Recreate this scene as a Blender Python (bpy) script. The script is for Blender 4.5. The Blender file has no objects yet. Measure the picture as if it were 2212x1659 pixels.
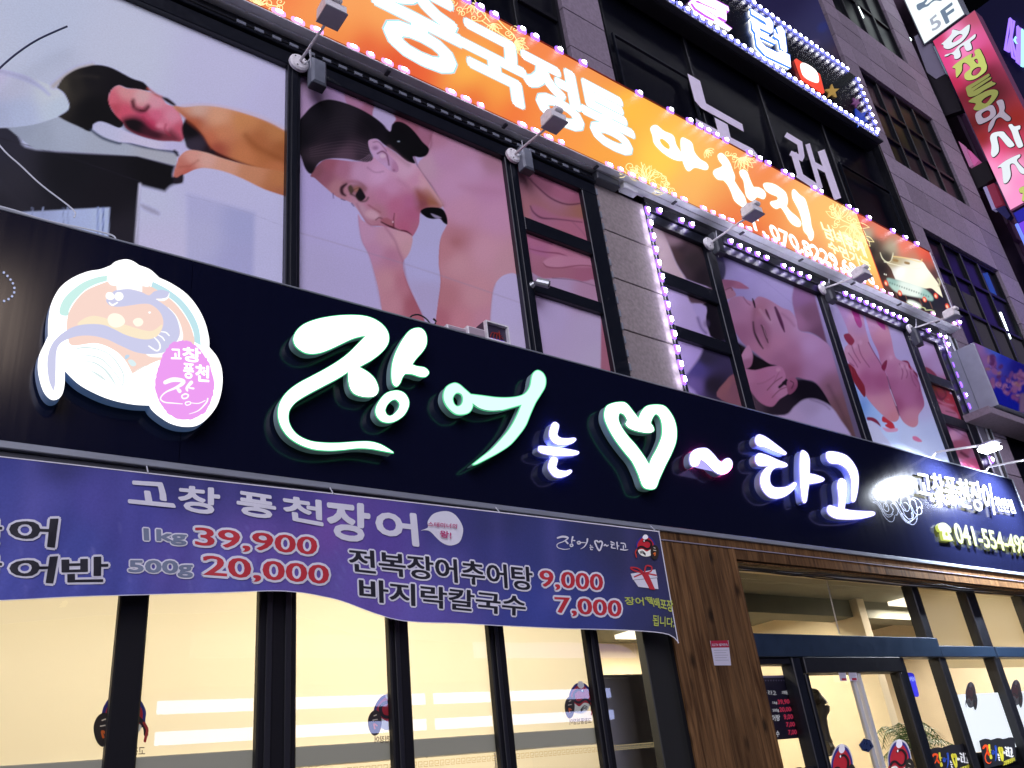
import bpy, math, random
import numpy as np
from mathutils import Vector
from mathutils.geometry import tessellate_polygon
random.seed(7); rng = np.random.RandomState(5)
S = bpy.context.scene
PI = math.pi

# ------------------------------------------------------------------ camera
EYE = 1.6
cam_d = bpy.data.cameras.new('camera'); cam = bpy.data.objects.new('camera', cam_d); S.collection.objects.link(cam)
YAW, PITCH, ROLL, FOC = 0.69327839, 0.45459174, -0.11950181, 1816.14148
_f = np.array([math.sin(YAW)*math.cos(PITCH), math.cos(YAW)*math.cos(PITCH), math.sin(PITCH)])
_r0 = np.array([math.cos(YAW), -math.sin(YAW), 0.]); _u0 = np.cross(_r0, _f)
_r = math.cos(ROLL)*_r0 + math.sin(ROLL)*_u0; _u = -math.sin(ROLL)*_r0 + math.cos(ROLL)*_u0
from mathutils import Matrix
cam.matrix_world = Matrix(((_r[0], _u[0], -_f[0], 0), (_r[1], _u[1], -_f[1], 0), (_r[2], _u[2], -_f[2], EYE), (0, 0, 0, 1)))
cam_d.sensor_width = 36.0; cam_d.lens = 36.0*FOC/2212.0; cam_d.clip_start = .05; cam_d.clip_end = 500
S.camera = cam

# ------------------------------------------------------------------ world, light, exposure
W = bpy.data.worlds.new("World"); S.world = W; W.use_nodes = True
wn = W.node_tree.nodes; wl = W.node_tree.links
sky = wn.new('ShaderNodeTexSky'); sky.sky_type = 'NISHITA'; sky.sun_disc = False
sky.sun_elevation = math.radians(-4.0); sky.sun_rotation = math.radians(200)
wl.new(sky.outputs[0], wn['Background'].inputs[0]); wn['Background'].inputs[1].default_value = 0.06
sd = bpy.data.lights.new('street_light_glow', 'SUN'); so = bpy.data.objects.new('street_light_glow', sd); S.collection.objects.link(so)
sd.energy = 1.75; sd.angle = math.radians(50); sd.color = (0.86, 0.83, 1.0)
so.rotation_euler = Vector((0.52, 0.76, -0.38)).to_track_quat('-Z', 'Y').to_euler()
S.view_settings.view_transform = 'Standard'; S.view_settings.look = 'None'
S.view_settings.exposure = 0.5; S.view_settings.gamma = 1.0; S.view_settings.use_curve_mapping = False
S.cycles.use_denoising = True
S.cycles.max_bounces = 6; S.cycles.transparent_max_bounces = 12; S.cycles.caustics_reflective = False; S.cycles.caustics_refractive = False
S.cycles.sample_clamp_indirect = 3.0

# ------------------------------------------------------------------ helpers
def lin(c):
    if isinstance(c, str): c = tuple(int(c[i:i+2], 16) for i in (0, 2, 4))
    c = [v/255. for v in c[:3]]
    return tuple(v/12.92 if v <= .04045 else ((v+.055)/1.055)**2.4 for v in c)
def ray(x, y):
    return (x-1106.)/FOC*_r - (y-829.5)/FOC*_u + _f
def at(x, y, Y):
    "point of the plane at depth Y seen at x, y of the measured survey picture"
    d = ray(x, y); d = d*(Y/d[1]); return (d[0], d[1], d[2]+EYE)
def atX(x, y, X):
    d = ray(x, y); d = d*(X/d[0]); return (d[0], d[1], d[2]+EYE)
def proj(X, Y, Z):
    P = np.stack([np.asarray(X, float)+0*np.asarray(Y, float), np.asarray(Y, float)+0*np.asarray(X, float), np.asarray(Z, float)-EYE], -1)
    z = P@_f
    return 1106.+FOC*(P@_r)/z, 829.5-FOC*(P@_u)/z
def cv(x0, y0, s):
    def g(pts):
        return [((x0+p[0]*s)/1.822785, (y0+p[1]*s)/1.822785)+tuple(p[2:]) for p in pts]
    g.s = s/1.822785
    return g
def rz(r, Y): return EYE + r*Y       # height of a survey ratio at depth Y

MATS = {}
def mat(name, col=(.5, .5, .5), rough=.6, metal=0., emis=None, estr=0., noise=0., nscale=8., bump=0., bscale=60., stretch=None, spec=.5, alpha=1.):
    if name in MATS: return MATS[name]
    m = bpy.data.materials.new(name); m.use_nodes = True; n = m.node_tree.nodes; l = m.node_tree.links; b = n['Principled BSDF']
    b.inputs['Base Color'].default_value = (*col, 1); b.inputs['Roughness'].default_value = rough; b.inputs['Metallic'].default_value = metal
    b.inputs['Specular IOR Level'].default_value = spec
    if emis is not None:
        estr *= .70
        b.inputs['Emission Color'].default_value = (*emis, 1); b.inputs['Emission Strength'].default_value = estr
    if noise or bump:
        tc = n.new('ShaderNodeTexCoord'); mp = n.new('ShaderNodeMapping'); l.new(tc.outputs['Object'], mp.inputs[0])
        if stretch: mp.inputs['Scale'].default_value = stretch
    if noise:
        nz = n.new('ShaderNodeTexNoise'); nz.inputs['Scale'].default_value = nscale; nz.inputs['Detail'].default_value = 6
        l.new(mp.outputs[0], nz.inputs['Vector'])
        mr = n.new('ShaderNodeMapRange'); mr.inputs[1].default_value = .3; mr.inputs[2].default_value = .7
        mr.inputs[3].default_value = 1-noise; mr.inputs[4].default_value = 1+noise
        l.new(nz.outputs[0], mr.inputs[0])
        vm = n.new('ShaderNodeVectorMath'); vm.operation = 'SCALE'; vm.inputs[0].default_value = col
        l.new(mr.outputs[0], vm.inputs['Scale']); l.new(vm.outputs[0], b.inputs['Base Color'])
        if emis is not None and max(emis) > 0:
            ms = n.new('ShaderNodeMath'); ms.operation = 'MULTIPLY'; ms.inputs[1].default_value = estr
            l.new(mr.outputs[0], ms.inputs[0]); l.new(ms.outputs[0], b.inputs['Emission Strength'])
        r2 = n.new('ShaderNodeMapRange'); r2.inputs[3].default_value = max(0, rough-.12); r2.inputs[4].default_value = min(1, rough+.12)
        l.new(nz.outputs[0], r2.inputs[0]); l.new(r2.outputs[0], b.inputs['Roughness'])
    if bump:
        n2 = n.new('ShaderNodeTexNoise'); n2.inputs['Scale'].default_value = bscale; n2.inputs['Detail'].default_value = 4
        l.new(mp.outputs[0], n2.inputs['Vector'])
        bp = n.new('ShaderNodeBump'); bp.inputs['Strength'].default_value = bump; bp.inputs['Distance'].default_value = .01
        l.new(n2.outputs[0], bp.inputs['Height']); l.new(bp.outputs[0], b.inputs['Normal'])
    MATS[name] = m; return m
def emat(name, col, k=1.): return mat(name, (.02, .02, .02), .5, 0, lin(col) if not isinstance(col, tuple) or max(col) > 1 else col, k)
def vmat(name, rough=.45, emit=0., base=1., grain=.05):
    "material whose colour is the printed colour stored on the mesh"
    if name in MATS: return MATS[name]
    m = bpy.data.materials.new(name); m.use_nodes = True; n = m.node_tree.nodes; l = m.node_tree.links; b = n['Principled BSDF']
    a = n.new('ShaderNodeAttribute'); a.attribute_name = 'print'
    tc = n.new('ShaderNodeTexCoord'); nz = n.new('ShaderNodeTexNoise'); nz.inputs['Scale'].default_value = 90; nz.inputs['Detail'].default_value = 3
    l.new(tc.outputs['Object'], nz.inputs['Vector'])
    mr = n.new('ShaderNodeMapRange'); mr.inputs[1].default_value = .3; mr.inputs[2].default_value = .7; mr.inputs[3].default_value = 1-grain; mr.inputs[4].default_value = 1+grain
    l.new(nz.outputs[0], mr.inputs[0])
    vm = n.new('ShaderNodeVectorMath'); vm.operation = 'SCALE'; l.new(a.outputs['Color'], vm.inputs[0]); l.new(mr.outputs[0], vm.inputs['Scale'])
    b.inputs['Roughness'].default_value = rough; b.inputs['Specular IOR Level'].default_value = .18
    if emit:
        l.new(vm.outputs[0], b.inputs['Emission Color']); b.inputs['Emission Strength'].default_value = emit*.70
        b.inputs['Base Color'].default_value = (.02, .02, .02, 1)
    else: l.new(vm.outputs[0], b.inputs['Base Color'])
    MATS[name] = m; return m
def glass(name, tint=(1, 1, 1), refl=.10, rough=.01):
    if name in MATS: return MATS[name]
    m = bpy.data.materials.new(name); m.use_nodes = True; n = m.node_tree.nodes; l = m.node_tree.links
    n.remove(n['Principled BSDF'])
    t = n.new('ShaderNodeBsdfTransparent'); t.inputs[0].default_value = (*tint, 1)
    g = n.new('ShaderNodeBsdfGlossy'); g.inputs['Roughness'].default_value = rough
    f = n.new('ShaderNodeFresnel'); f.inputs[0].default_value = 1.5
    mx = n.new('ShaderNodeMixShader'); mm = n.new('ShaderNodeMath'); mm.operation = 'ADD'; mm.inputs[1].default_value = refl; mm.use_clamp = True
    l.new(f.outputs[0], mm.inputs[0]); l.new(mm.outputs[0], mx.inputs[0]); l.new(t.outputs[0], mx.inputs[1]); l.new(g.outputs[0], mx.inputs[2])
    l.new(mx.outputs[0], n['Material Output'].inputs[0]); MATS[name] = m; return m

def link(o): S.collection.objects.link(o)
def thing(name, label, cat, loc=(0, 0, 0), group=None):
    o = bpy.data.objects.new(name, None); o.empty_display_size = .1; o.location = loc; link(o)
    o['label'] = label; o['category'] = cat
    if group: o['group'] = group
    return o
def wloc(p):
    v = Vector((0, 0, 0))
    while p is not None: v += p.location; p = p.parent
    return v
def obj(name, vf, m, parent=None, smooth=False, label=None, cat=None, kind=None, group=None, fm=None):
    "link a mesh given in world coordinates, as a part of parent or on its own"
    V, F = vf
    me = bpy.data.meshes.new(name)
    L = wloc(parent)
    if not isinstance(V, np.ndarray): V = np.array(V, float).reshape(-1, 3)
    me.from_pydata((V-np.array(L)).tolist(), [], [tuple(int(i) for i in f) for f in F])
    for mm in (m if isinstance(m, (list, tuple)) else [m]): me.materials.append(mm)
    if fm is not None: me.polygons.foreach_set('material_index', np.array(fm, dtype=np.int32))
    if smooth: me.polygons.foreach_set('use_smooth', [True]*len(me.polygons))
    me.update()
    o = bpy.data.objects.new(name, me); link(o); o.parent = parent
    if label: o['label'] = label
    if cat: o['category'] = cat
    if kind: o['kind'] = kind
    if group: o['group'] = group
    return o
def piece(name, me, loc, parent, rot=None):
    "another object sharing a mesh; loc in world"
    o = bpy.data.objects.new(name, me); link(o); o.parent = parent
    o.location = Vector(loc)-wloc(parent)
    if rot: o.rotation_euler = rot
    return o
def merge(*vfs):
    V = []; F = []; n = 0
    for v, f in vfs:
        v = [tuple(p) for p in v]; V += v; F += [tuple(i+n for i in q) for q in f]; n += len(v)
    return V, F
def box(x0, x1, y0, y1, z0, z1, bev=0.):
    if x0 > x1: x0, x1 = x1, x0
    if y0 > y1: y0, y1 = y1, y0
    if z0 > z1: z0, z1 = z1, z0
    if not bev:
        V = [(x, y, z) for x in (x0, x1) for y in (y0, y1) for z in (z0, z1)]
        return V, [(0, 1, 3, 2), (4, 6, 7, 5), (0, 4, 5, 1), (2, 3, 7, 6), (0, 2, 6, 4), (1, 5, 7, 3)]
    # front (low y) edges chamfered
    b = bev
    V = [(x0+b, y0, z0+b), (x1-b, y0, z0+b), (x1-b, y0, z1-b), (x0+b, y0, z1-b),
         (x0, y0+b, z0), (x1, y0+b, z0), (x1, y0+b, z1), (x0, y0+b, z1),
         (x0, y1, z0), (x1, y1, z0), (x1, y1, z1), (x0, y1, z1)]
    F = [(0, 1, 2, 3), (0, 4, 5, 1), (1, 5, 6, 2), (2, 6, 7, 3), (3, 7, 4, 0), (4, 8, 9, 5), (5, 9, 10, 6), (6, 10, 11, 7), (7, 11, 8, 4), (8, 11, 10, 9)]
    return V, F
def tube(pts, r, n=8, caps=True):
    pts = [Vector(p) for p in pts]; V = []; F = []
    rr = r if isinstance(r, (list, tuple)) else [r]*len(pts)
    for i, p in enumerate(pts):
        d = (pts[min(i+1, len(pts)-1)]-pts[max(i-1, 0)]).normalized()
        a = d.cross(Vector((0, 0, 1)));
        if a.length < 1e-3: a = d.cross(Vector((1, 0, 0)))
        a.normalize(); b = d.cross(a)
        for k in range(n):
            t = 2*PI*k/n; V.append(tuple(p+rr[i]*(math.cos(t)*a+math.sin(t)*b)))
    for i in range(len(pts)-1):
        for k in range(n):
            F.append((i*n+k, i*n+(k+1) % n, (i+1)*n+(k+1) % n, (i+1)*n+k))
    if caps: F.append(tuple(range(n-1, -1, -1))); F.append(tuple((len(pts)-1)*n+k for k in range(n)))
    return V, F
def smooth_closed(P, sub=6):
    "closed Catmull-Rom through P; points carrying a third value are corners"
    n = len(P); out = []
    for i in range(n):
        p0, p1, p2, p3 = P[(i-1) % n], P[i], P[(i+1) % n], P[(i+2) % n]
        if len(p1) > 2: p0 = p1
        if len(p2) > 2: p3 = p2
        for k in range(sub):
            t = k/sub; t2 = t*t; t3 = t2*t
            out.append(tuple(.5*(2*p1[j]+(p2[j]-p0[j])*t+(2*p0[j]-5*p1[j]+4*p2[j]-p3[j])*t2+(3*p1[j]-p0[j]-3*p2[j]+p3[j])*t3) for j in (0, 1)))
    return out
def smooth_open(P, sub=6):
    out = []; n = len(P); D = len(P[0])
    for i in range(n-1):
        p0, p1, p2, p3 = P[max(i-1, 0)], P[i], P[i+1], P[min(i+2, n-1)]
        for k in range(sub):
            t = k/sub; t2 = t*t; t3 = t2*t
            out.append(tuple(.5*(2*p1[j]+(p2[j]-p0[j])*t+(2*p0[j]-5*p1[j]+4*p2[j]-p3[j])*t2+(3*p1[j]-p0[j]-3*p2[j]+p3[j])*t3) for j in range(D)))
    out.append(tuple(P[-1])); return out
def offset_poly(P, d):
    n = len(P); A = 0
    for i in range(n): A += P[i][0]*P[(i+1) % n][1]-P[(i+1) % n][0]*P[i][1]
    s = 1 if A > 0 else -1; out = []
    for i in range(n):
        a = P[i-1]; b = P[(i+1) % n]; tx, ty = b[0]-a[0], b[1]-a[1]; L = math.hypot(tx, ty) or 1
        out.append((P[i][0]+s*d*ty/L, P[i][1]-s*d*tx/L))
    return out
def flat(loops, Y):
    "filled outline (with holes) on the plane Y; Y may be a function of the survey position"
    fy = Y if callable(Y) else (lambda x, y: Y)
    V = []; vl = []
    for lp in loops:
        w = [at(p[0], p[1], fy(p[0], p[1])) for p in lp]; V += w; vl.append([Vector((p[0], p[2], 0)) for p in w])
    return V, [tuple(t) for t in tessellate_polygon(vl)]
def wall(loops, Y0, Y1):
    V = []; F = []
    for lp in loops:
        w = [at(p[0], p[1], Y0) for p in lp]; n = len(w); b = len(V)
        V += w+[(p[0], Y1, p[2]) for p in w]
        F += [(b+i, b+(i+1) % n, b+n+(i+1) % n, b+n+i) for i in range(n)]
    return V, F
def ribbon(P, sub=5):
    "outline of a brush stroke given as x, y, width"
    Q = smooth_open(P, sub); Lf = []; Rt = []
    for i, (x, y, w) in enumerate(Q):
        a = Q[max(i-1, 0)]; b = Q[min(i+1, len(Q)-1)]; tx, ty = b[0]-a[0], b[1]-a[1]; L = math.hypot(tx, ty) or 1; tx /= L; ty /= L
        Lf.append((x-ty*w/2, y+tx*w/2)); Rt.append((x+ty*w/2, y-tx*w/2))
    def cap(q, o, sgn):
        x, y, w = q; tx, ty = x-o[0], y-o[1]; L = math.hypot(tx, ty) or 1; a0 = math.atan2(ty, tx)
        return [(x+w/2*math.cos(a0+sgn*t), y+w/2*math.sin(a0+sgn*t)) for t in (PI/2-PI*k/6 for k in range(1, 6))]
    end = cap(Q[-1], Q[-2], 1); st = cap(Q[0], Q[1], 1)
    return Lf+end+Rt[::-1]+st
def stroke_strip(P, Y, sub=5):
    "brush stroke as a quad strip with round caps (safe for curls)"
    fy = Y if callable(Y) else (lambda x, y: Y)
    Q = smooth_open(P, sub); V = []; F = []
    for i, (x, y, w) in enumerate(Q):
        a = Q[max(i-1, 0)]; b = Q[min(i+1, len(Q)-1)]; tx, ty = b[0]-a[0], b[1]-a[1]; L = math.hypot(tx, ty) or 1; tx /= L; ty /= L
        V += [at(x-ty*w/2, y+tx*w/2, fy(x, y)), at(x+ty*w/2, y-tx*w/2, fy(x, y))]
    F = [(2*i, 2*i+1, 2*i+3, 2*i+2) for i in range(len(Q)-1)]
    for q in (Q[0], Q[-1]):
        x, y, w = q; b = len(V)
        V += [at(x+w/2*math.cos(t), y+w/2*math.sin(t), fy(x, y)) for t in (2*PI*k/10 for k in range(10))]; F.append(tuple(range(b, b+10)))
    return V, F
def quad(pts, Y): return [at(p[0], p[1], Y) for p in pts], [(0, 1, 2, 3)]
def panel(xa, xb, za, zb, y, th=.02, bev=.003): return box(xa, xb, y, y+th, za, zb, bev)

# ---- lettering from the built-in font, fitted to a survey quad
_tc = {}
def glyphs(s, off=0., shear=0., mono=False):
    k = (s, round(off, 4), shear)
    if k in _tc: return _tc[k]
    c = bpy.data.curves.new('lettering', 'FONT'); c.body = s; c.size = 1.; c.offset = off; c.resolution_u = 3; c.shear = shear
    o = bpy.data.objects.new('lettering', c); S.collection.objects.link(o)
    dg = bpy.context.evaluated_depsgraph_get()
    me = bpy.data.meshes.new_from_object(o.evaluated_get(dg))
    V = np.empty(len(me.vertices)*3); me.vertices.foreach_get('co', V); V = V.reshape(-1, 3)[:, :2].copy()
    F = [tuple(p.vertices) for p in me.polygons]
    bpy.data.objects.remove(o); bpy.data.curves.remove(c); bpy.data.meshes.remove(me)
    _tc[k] = (V, F); return V, F
def lettering(s, q, Y, off=0., dx=0, dxn=1, dy=0., depth=0., flip=False, plane=None, sub=False, shear=0.):
    """s fitted to survey quad q = TL, TR, BR, BL; dx = sideways smear for strokes heavier one way; Y a depth or function"""
    V, F = glyphs(s, 0., shear)
    lo = V.min(0); hi = V.max(0); U = (V-lo)/np.maximum(hi-lo, 1e-6); asp = (hi[0]-lo[0]); hgt = (hi[1]-lo[1])
    if flip: U[:, 0] = 1-U[:, 0]
    fy = Y if callable(Y) else (lambda x, y: Y)
    TL, TR, BR, BL = [np.array(p[:2], float) for p in q]
    C = [np.array((plane or at)(p[0], p[1], 4.2 if callable(Y) or plane else Y)) for p in (TL, TR, BR, BL)] if plane is None else [np.array(plane(*p)) for p in (TL, TR, BR, BL)]
    # a bolder cut is made by laying slightly moved copies over each other (equal distance in the fitted plane)
    W_ = (np.linalg.norm(C[1]-C[0])+np.linalg.norm(C[2]-C[3]))/2; H_q = (np.linalg.norm(C[3]-C[0])+np.linalg.norm(C[2]-C[1]))/2
    R_w = off*(H_q/hgt+W_/asp)/2
    ring = [(0., 0.)]
    if off > 0:
        ring += [(R_w*math.cos(2*PI*k/10)/W_, R_w*math.sin(2*PI*k/10)/H_q) for k in range(10)]
        if off > .034: ring += [(.55*R_w*math.cos(2*PI*k/6)/W_, .55*R_w*math.sin(2*PI*k/6)/H_q) for k in range(6)]
    sm = [(-1+2*i/max(dxn-1, 1))*dx/asp for i in range(dxn)] if dxn > 1 else [0.]
    shifts = [(a+c_, b_) for c_ in sm for a, b_ in ring]
    VV = []; FF = []; n = 0
    for si, (su, sv) in enumerate(shifts):
        u = U[:, 0]+su; v = U[:, 1]+sv
        P = ((1-u)*v)[:, None]*C[0]+(u*v)[:, None]*C[1]+(u*(1-v))[:, None]*C[2]+((1-u)*(1-v))[:, None]*C[3]
        if callable(Y):
            px, py = proj(P[:, 0], P[:, 1], P[:, 2])
            P = np.array([at(a, b, fy(a, b)) for a, b in zip(px, py)])
        P = P.copy()
        if plane is None: P[:, 1] -= .00004*si
        else: P[:, 0] -= .0002*si
        VV.append(P); FF += [tuple(i+n for i in f) for f in F]; n += len(P)
    VV = np.concatenate(VV)
    if depth:
        cnt = {}
        for f in FF:
            for i in range(len(f)):
                e = (f[i], f[(i+1) % len(f)]); k = tuple(sorted(e)); cnt[k] = (cnt.get(k, (0, 0))[0]+1, e)
        B = VV.copy(); B[:, 1] += depth; N = len(VV); VV = np.concatenate([VV, B])
        FF = FF+[(e[0], e[1], e[1]+N, e[0]+N) for c, e in cnt.values() if c == 1]
    return VV, FF

# ---- printed pictures: soft shapes laid over a fine grid
class Print:
    def __init__(s, x, y, base):
        s.x = x; s.y = y; s.c = np.empty((len(x), 3)); s.c[:] = lin(base)
    def col(s, idx, c):
        if isinstance(c, (str, tuple)): return np.array(lin(c))[None]
        w = 0; a = 0; bx_ = [q[0] for q in c]; by_q = [q[1] for q in c]
        ee = .10*max((max(bx_)-min(bx_))*(max(by_q)-min(by_q))/len(c), 40.)
        for px, py, k in c:
            d2 = (s.x[idx]-px)**2+(s.y[idx]-py)**2+ee; ww = (1/d2**1.9)[:, None]; a = a+ww*np.array(lin(k)); w = w+ww
        return a/w
    def fill(s, c): s.c[:] = s.col(slice(None), c)
    def _dist(s, P, closed):
        P = np.array([p[:2] for p in P]); return P
    def poly(s, P, c, blur=2., sub=4, op=1., smooth=True):
        Q = np.array(smooth_closed(P, sub) if smooth else [p[:2] for p in P])
        m = blur*2+3
        idx = np.where((s.x > Q[:, 0].min()-m) & (s.x < Q[:, 0].max()+m) & (s.y > Q[:, 1].min()-m) & (s.y < Q[:, 1].max()+m))[0]
        if not len(idx): return
        x = s.x[idx]; y = s.y[idx]; d = np.full(len(idx), 1e9); ins = np.zeros(len(idx), bool)
        for i in range(len(Q)):
            a = Q[i-1]; b = Q[i]; e = b-a; L = e@e
            if L < 1e-9: continue
            t = np.clip(((x-a[0])*e[0]+(y-a[1])*e[1])/L, 0, 1)
            d = np.minimum(d, (x-a[0]-t*e[0])**2+(y-a[1]-t*e[1])**2)
            if a[1] != b[1]:
                cr = ((a[1] > y) != (b[1] > y)) & (x < (b[0]-a[0])*(y-a[1])/(b[1]-a[1])+a[0]); ins ^= cr
        d = np.sqrt(d); d = np.where(ins, -d, d)
        al = np.clip(.5-d/(2*max(blur*1.35, .8)), 0, 1); al = al*al*(3-2*al)*op
        s.c[idx] = s.c[idx]*(1-al[:, None])+s.col(idx, c)*al[:, None]
    def line(s, P, w, c, blur=2., op=1., sub=5):
        Q = np.array(smooth_open([tuple(p[:2])+((p[2]*w if len(p) > 2 else w),) for p in P], sub)); m = Q[:, 2].max()/2+blur*1.7+3
        idx = np.where((s.x > Q[:, 0].min()-m) & (s.x < Q[:, 0].max()+m) & (s.y > Q[:, 1].min()-m) & (s.y < Q[:, 1].max()+m))[0]
        if not len(idx): return
        x = s.x[idx]; y = s.y[idx]; d = np.full(len(idx), 1e9)
        for i in range(1, len(Q)):
            a = Q[i-1]; b = Q[i]; e = b[:2]-a[:2]; L = e@e
            if L < 1e-9: continue
            t = np.clip(((x-a[0])*e[0]+(y-a[1])*e[1])/L, 0, 1)
            dd = np.hypot(x-a[0]-t*e[0], y-a[1]-t*e[1])-(a[2]+(b[2]-a[2])*t)/2
            d = np.minimum(d, dd)
        al = np.clip(.5-d/(2*max(blur*1.5, 1.1)), 0, 1); al = al*al*(3-2*al)*op
        s.c[idx] = s.c[idx]*(1-al[:, None])+s.col(idx, c)*al[:, None]
    def blob(s, x, y, rx, ry, c, blur=4., op=1., ang=0.):
        P = [(x+rx*math.cos(t)*math.cos(ang)-ry*math.sin(t)*math.sin(ang), y+rx*math.cos(t)*math.sin(ang)+ry*math.sin(t)*math.cos(ang)) for t in (2*PI*k/12 for k in range(12))]
        s.poly(P, c, blur, 2, op)
def print_sheet(name, x0, x1, z0, z1, Y, step, painter, m, parent=None, **kw):
    nx = max(2, int((x1-x0)/step)); nz = max(2, int((z1-z0)/step))
    X, Z = np.meshgrid(np.linspace(x0, x1, nx+1), np.linspace(z0, z1, nz+1)); X = X.ravel(); Z = Z.ravel()
    px, py = proj(X, np.full(len(X), Y), Z)
    C = painter(px, py)
    if m.name == 'poster_print': Lm = C.mean(1, keepdims=True); C = np.clip(C*1.26*(Lm/(Lm+.012))*np.array([1.04, 1.04, 1.]), 0, .97)
    L = wloc(parent)
    i = (np.arange(nz)[:, None]*(nx+1)+np.arange(nx)[None]).ravel()
    F = np.stack([i, i+1, i+nx+2, i+nx+1], 1)
    V = np.stack([X-L[0], np.full(len(X), Y-L[1]), Z-L[2]], 1)
    me = bpy.data.meshes.new(name); me.vertices.add(len(V)); me.vertices.foreach_set('co', V.ravel())
    me.loops.add(F.size); me.loops.foreach_set('vertex_index', F.ravel().astype(np.int32))
    me.polygons.add(len(F)); me.polygons.foreach_set('loop_start', (np.arange(len(F))*4).astype(np.int32))
    me.update(calc_edges=True)
    at_ = me.color_attributes.new('print', 'FLOAT_COLOR', 'POINT')
    at_.data.foreach_set('color', np.concatenate([C, np.ones((len(C), 1))], 1).astype(np.float32).ravel())
    me.materials.append(m); o = bpy.data.objects.new(name, me); link(o); o.parent = parent
    for k, v in kw.items(): o[k] = v
    return o
# ------------------------------------------------------------------ materials
YS, YW, YP = 4.20, 4.36, 4.39
M_black = mat('black_frame', (.003, .0035, .007), .45, .0, noise=.15, nscale=20)
M_blackmat = mat('dark_void', (.006, .006, .009), .7)
M_jamb = mat('anthracite_frame', (.006, .008, .015), .35, .1, noise=.1, nscale=30)
M_glassdark = mat('dark_window_glass', (.008, .009, .014), .08, 0, spec=.6)
M_stone = [mat('granite_%d' % i, (a*.90, a*.72, a*.92), .75, noise=.16, nscale=26, bump=.25, bscale=120) for i, a in enumerate((.27, .31, .24, .29))]
M_stonewarm = [mat('granite_warm_%d' % i, (a*.90, a*.76, a*.76), .8, noise=.20, nscale=30, bump=.25, bscale=120) for i, a in enumerate((.30, .34, .32))]
M_joint = mat('joint_sealant', (.05, .045, .05), .9)
M_alu = mat('brushed_grey_metal', (.32, .35, .40), .42, .35, noise=.08, nscale=10, stretch=(.4, 1, 6))
M_whiteplastic = mat('white_plastic', (.82, .80, .82), .45, noise=.12, nscale=30)
M_greyplastic = mat('grey_plastic', (.20, .22, .27), .4, noise=.1, nscale=20)
M_greydark = mat('dark_grey_plastic', (.05, .055, .07), .45)
M_cable = mat('black_cable', (.01, .01, .012), .5)
M_cablew = mat('white_cable', (.6, .62, .68), .5)
M_glass = glass('window_glass', (.93, .95, .95), .05)
M_asph = mat('asphalt', (.045, .045, .05), .85, noise=.3, nscale=6, bump=.5, bscale=80)
M_pave = mat('paving', (.16, .155, .15), .8, noise=.2, nscale=5)

# ------------------------------------------------------------------ ground and street (they bounce the sign light)
obj('road', box(-70, 110, -13.5, 1.6, -.3, 0), M_asph, kind='structure')
obj('pavement', box(-70, 110, 1.6, 4.5, -.3, .13), M_pave, kind='structure')
obj('opposite_pavement', box(-70, 110, -17, -13.5, -.3, .13), M_pave, kind='structure')

# ------------------------------------------------------------------ the building
bld = thing('commercial_building', 'tall commercial building clad in lilac grey granite with dark grid windows and shop signs', 'building', (8, 4.5, 0))
core = merge(box(-9, 15.86, 4.62, 4.9, 3.35, 24), box(-9, 15.86, 4.9, 13, 21, 24), box(-9, -8.6, 4.9, 13, 0, 24), box(15.5, 15.86, 4.9, 13, 0, 24), box(-9, 15.5, 12.7, 13, 0, 21), box(-9, 15.5, 4.9, 12.7, 5.2, 5.4))
obj('wall', core, M_blackmat, bld)
def stone_field(xr, zr, warm=False, y=YW, depth=.10):
    for i in range(len(xr)-1):
        for j in range(len(zr)-1):
            g = .006
            x0, x1 = xr[i]*YW+g, xr[i+1]*YW-g; z0, z1 = rz(zr[j], YW)+g, rz(zr[j+1], YW)-g
            mm = (M_stonewarm if warm else M_stone); jog = random.uniform(-.003, .003)
            obj('granite_panel', box(x0, x1, y+jog, y+depth-.02, z0, z1, .004), random.choice(mm), bld)
    obj('joint_backing', box(xr[0]*YW, xr[-1]*YW, y+depth-.02, y+depth+.12, rz(zr[0], YW), rz(zr[-1], YW)), M_joint, bld)
stone_field([1.134, 1.290], [.575, .70, .825, .951, 1.076, 1.20], True)
stone_field([1.143, 1.29], [1.50, 1.635, 1.770, 1.905, 2.04, 2.175])
# right part: piers and spandrels round the three window bays
XR = [2.755, 2.865, 3.012, 3.160, 3.310, 3.460, 3.640]
for zr in ([1.705, 1.815, 1.925, 2.025], [2.525, 2.645, 2.765, 2.86], [3.60, 3.75, 3.9]):
    stone_field(XR, zr)
for zs in ([.98, 1.07, 1.205, 1.33, 1.455, 1.58, 1.705], [2.025, 2.15, 2.275, 2.40, 2.525], [2.86, 2.98, 3.105, 3.23, 3.355, 3.48, 3.60]):
    stone_field([2.755, 2.865], zs); stone_field([3.460, 3.640], zs)
stone_field(XR, [1.0, 1.09, 1.205])
stone_field([3.46, 3.64], [.45, .6, .75, .88, .98])
stone_field([2.72, 2.865], [.60, .73, .86, .98])

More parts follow.
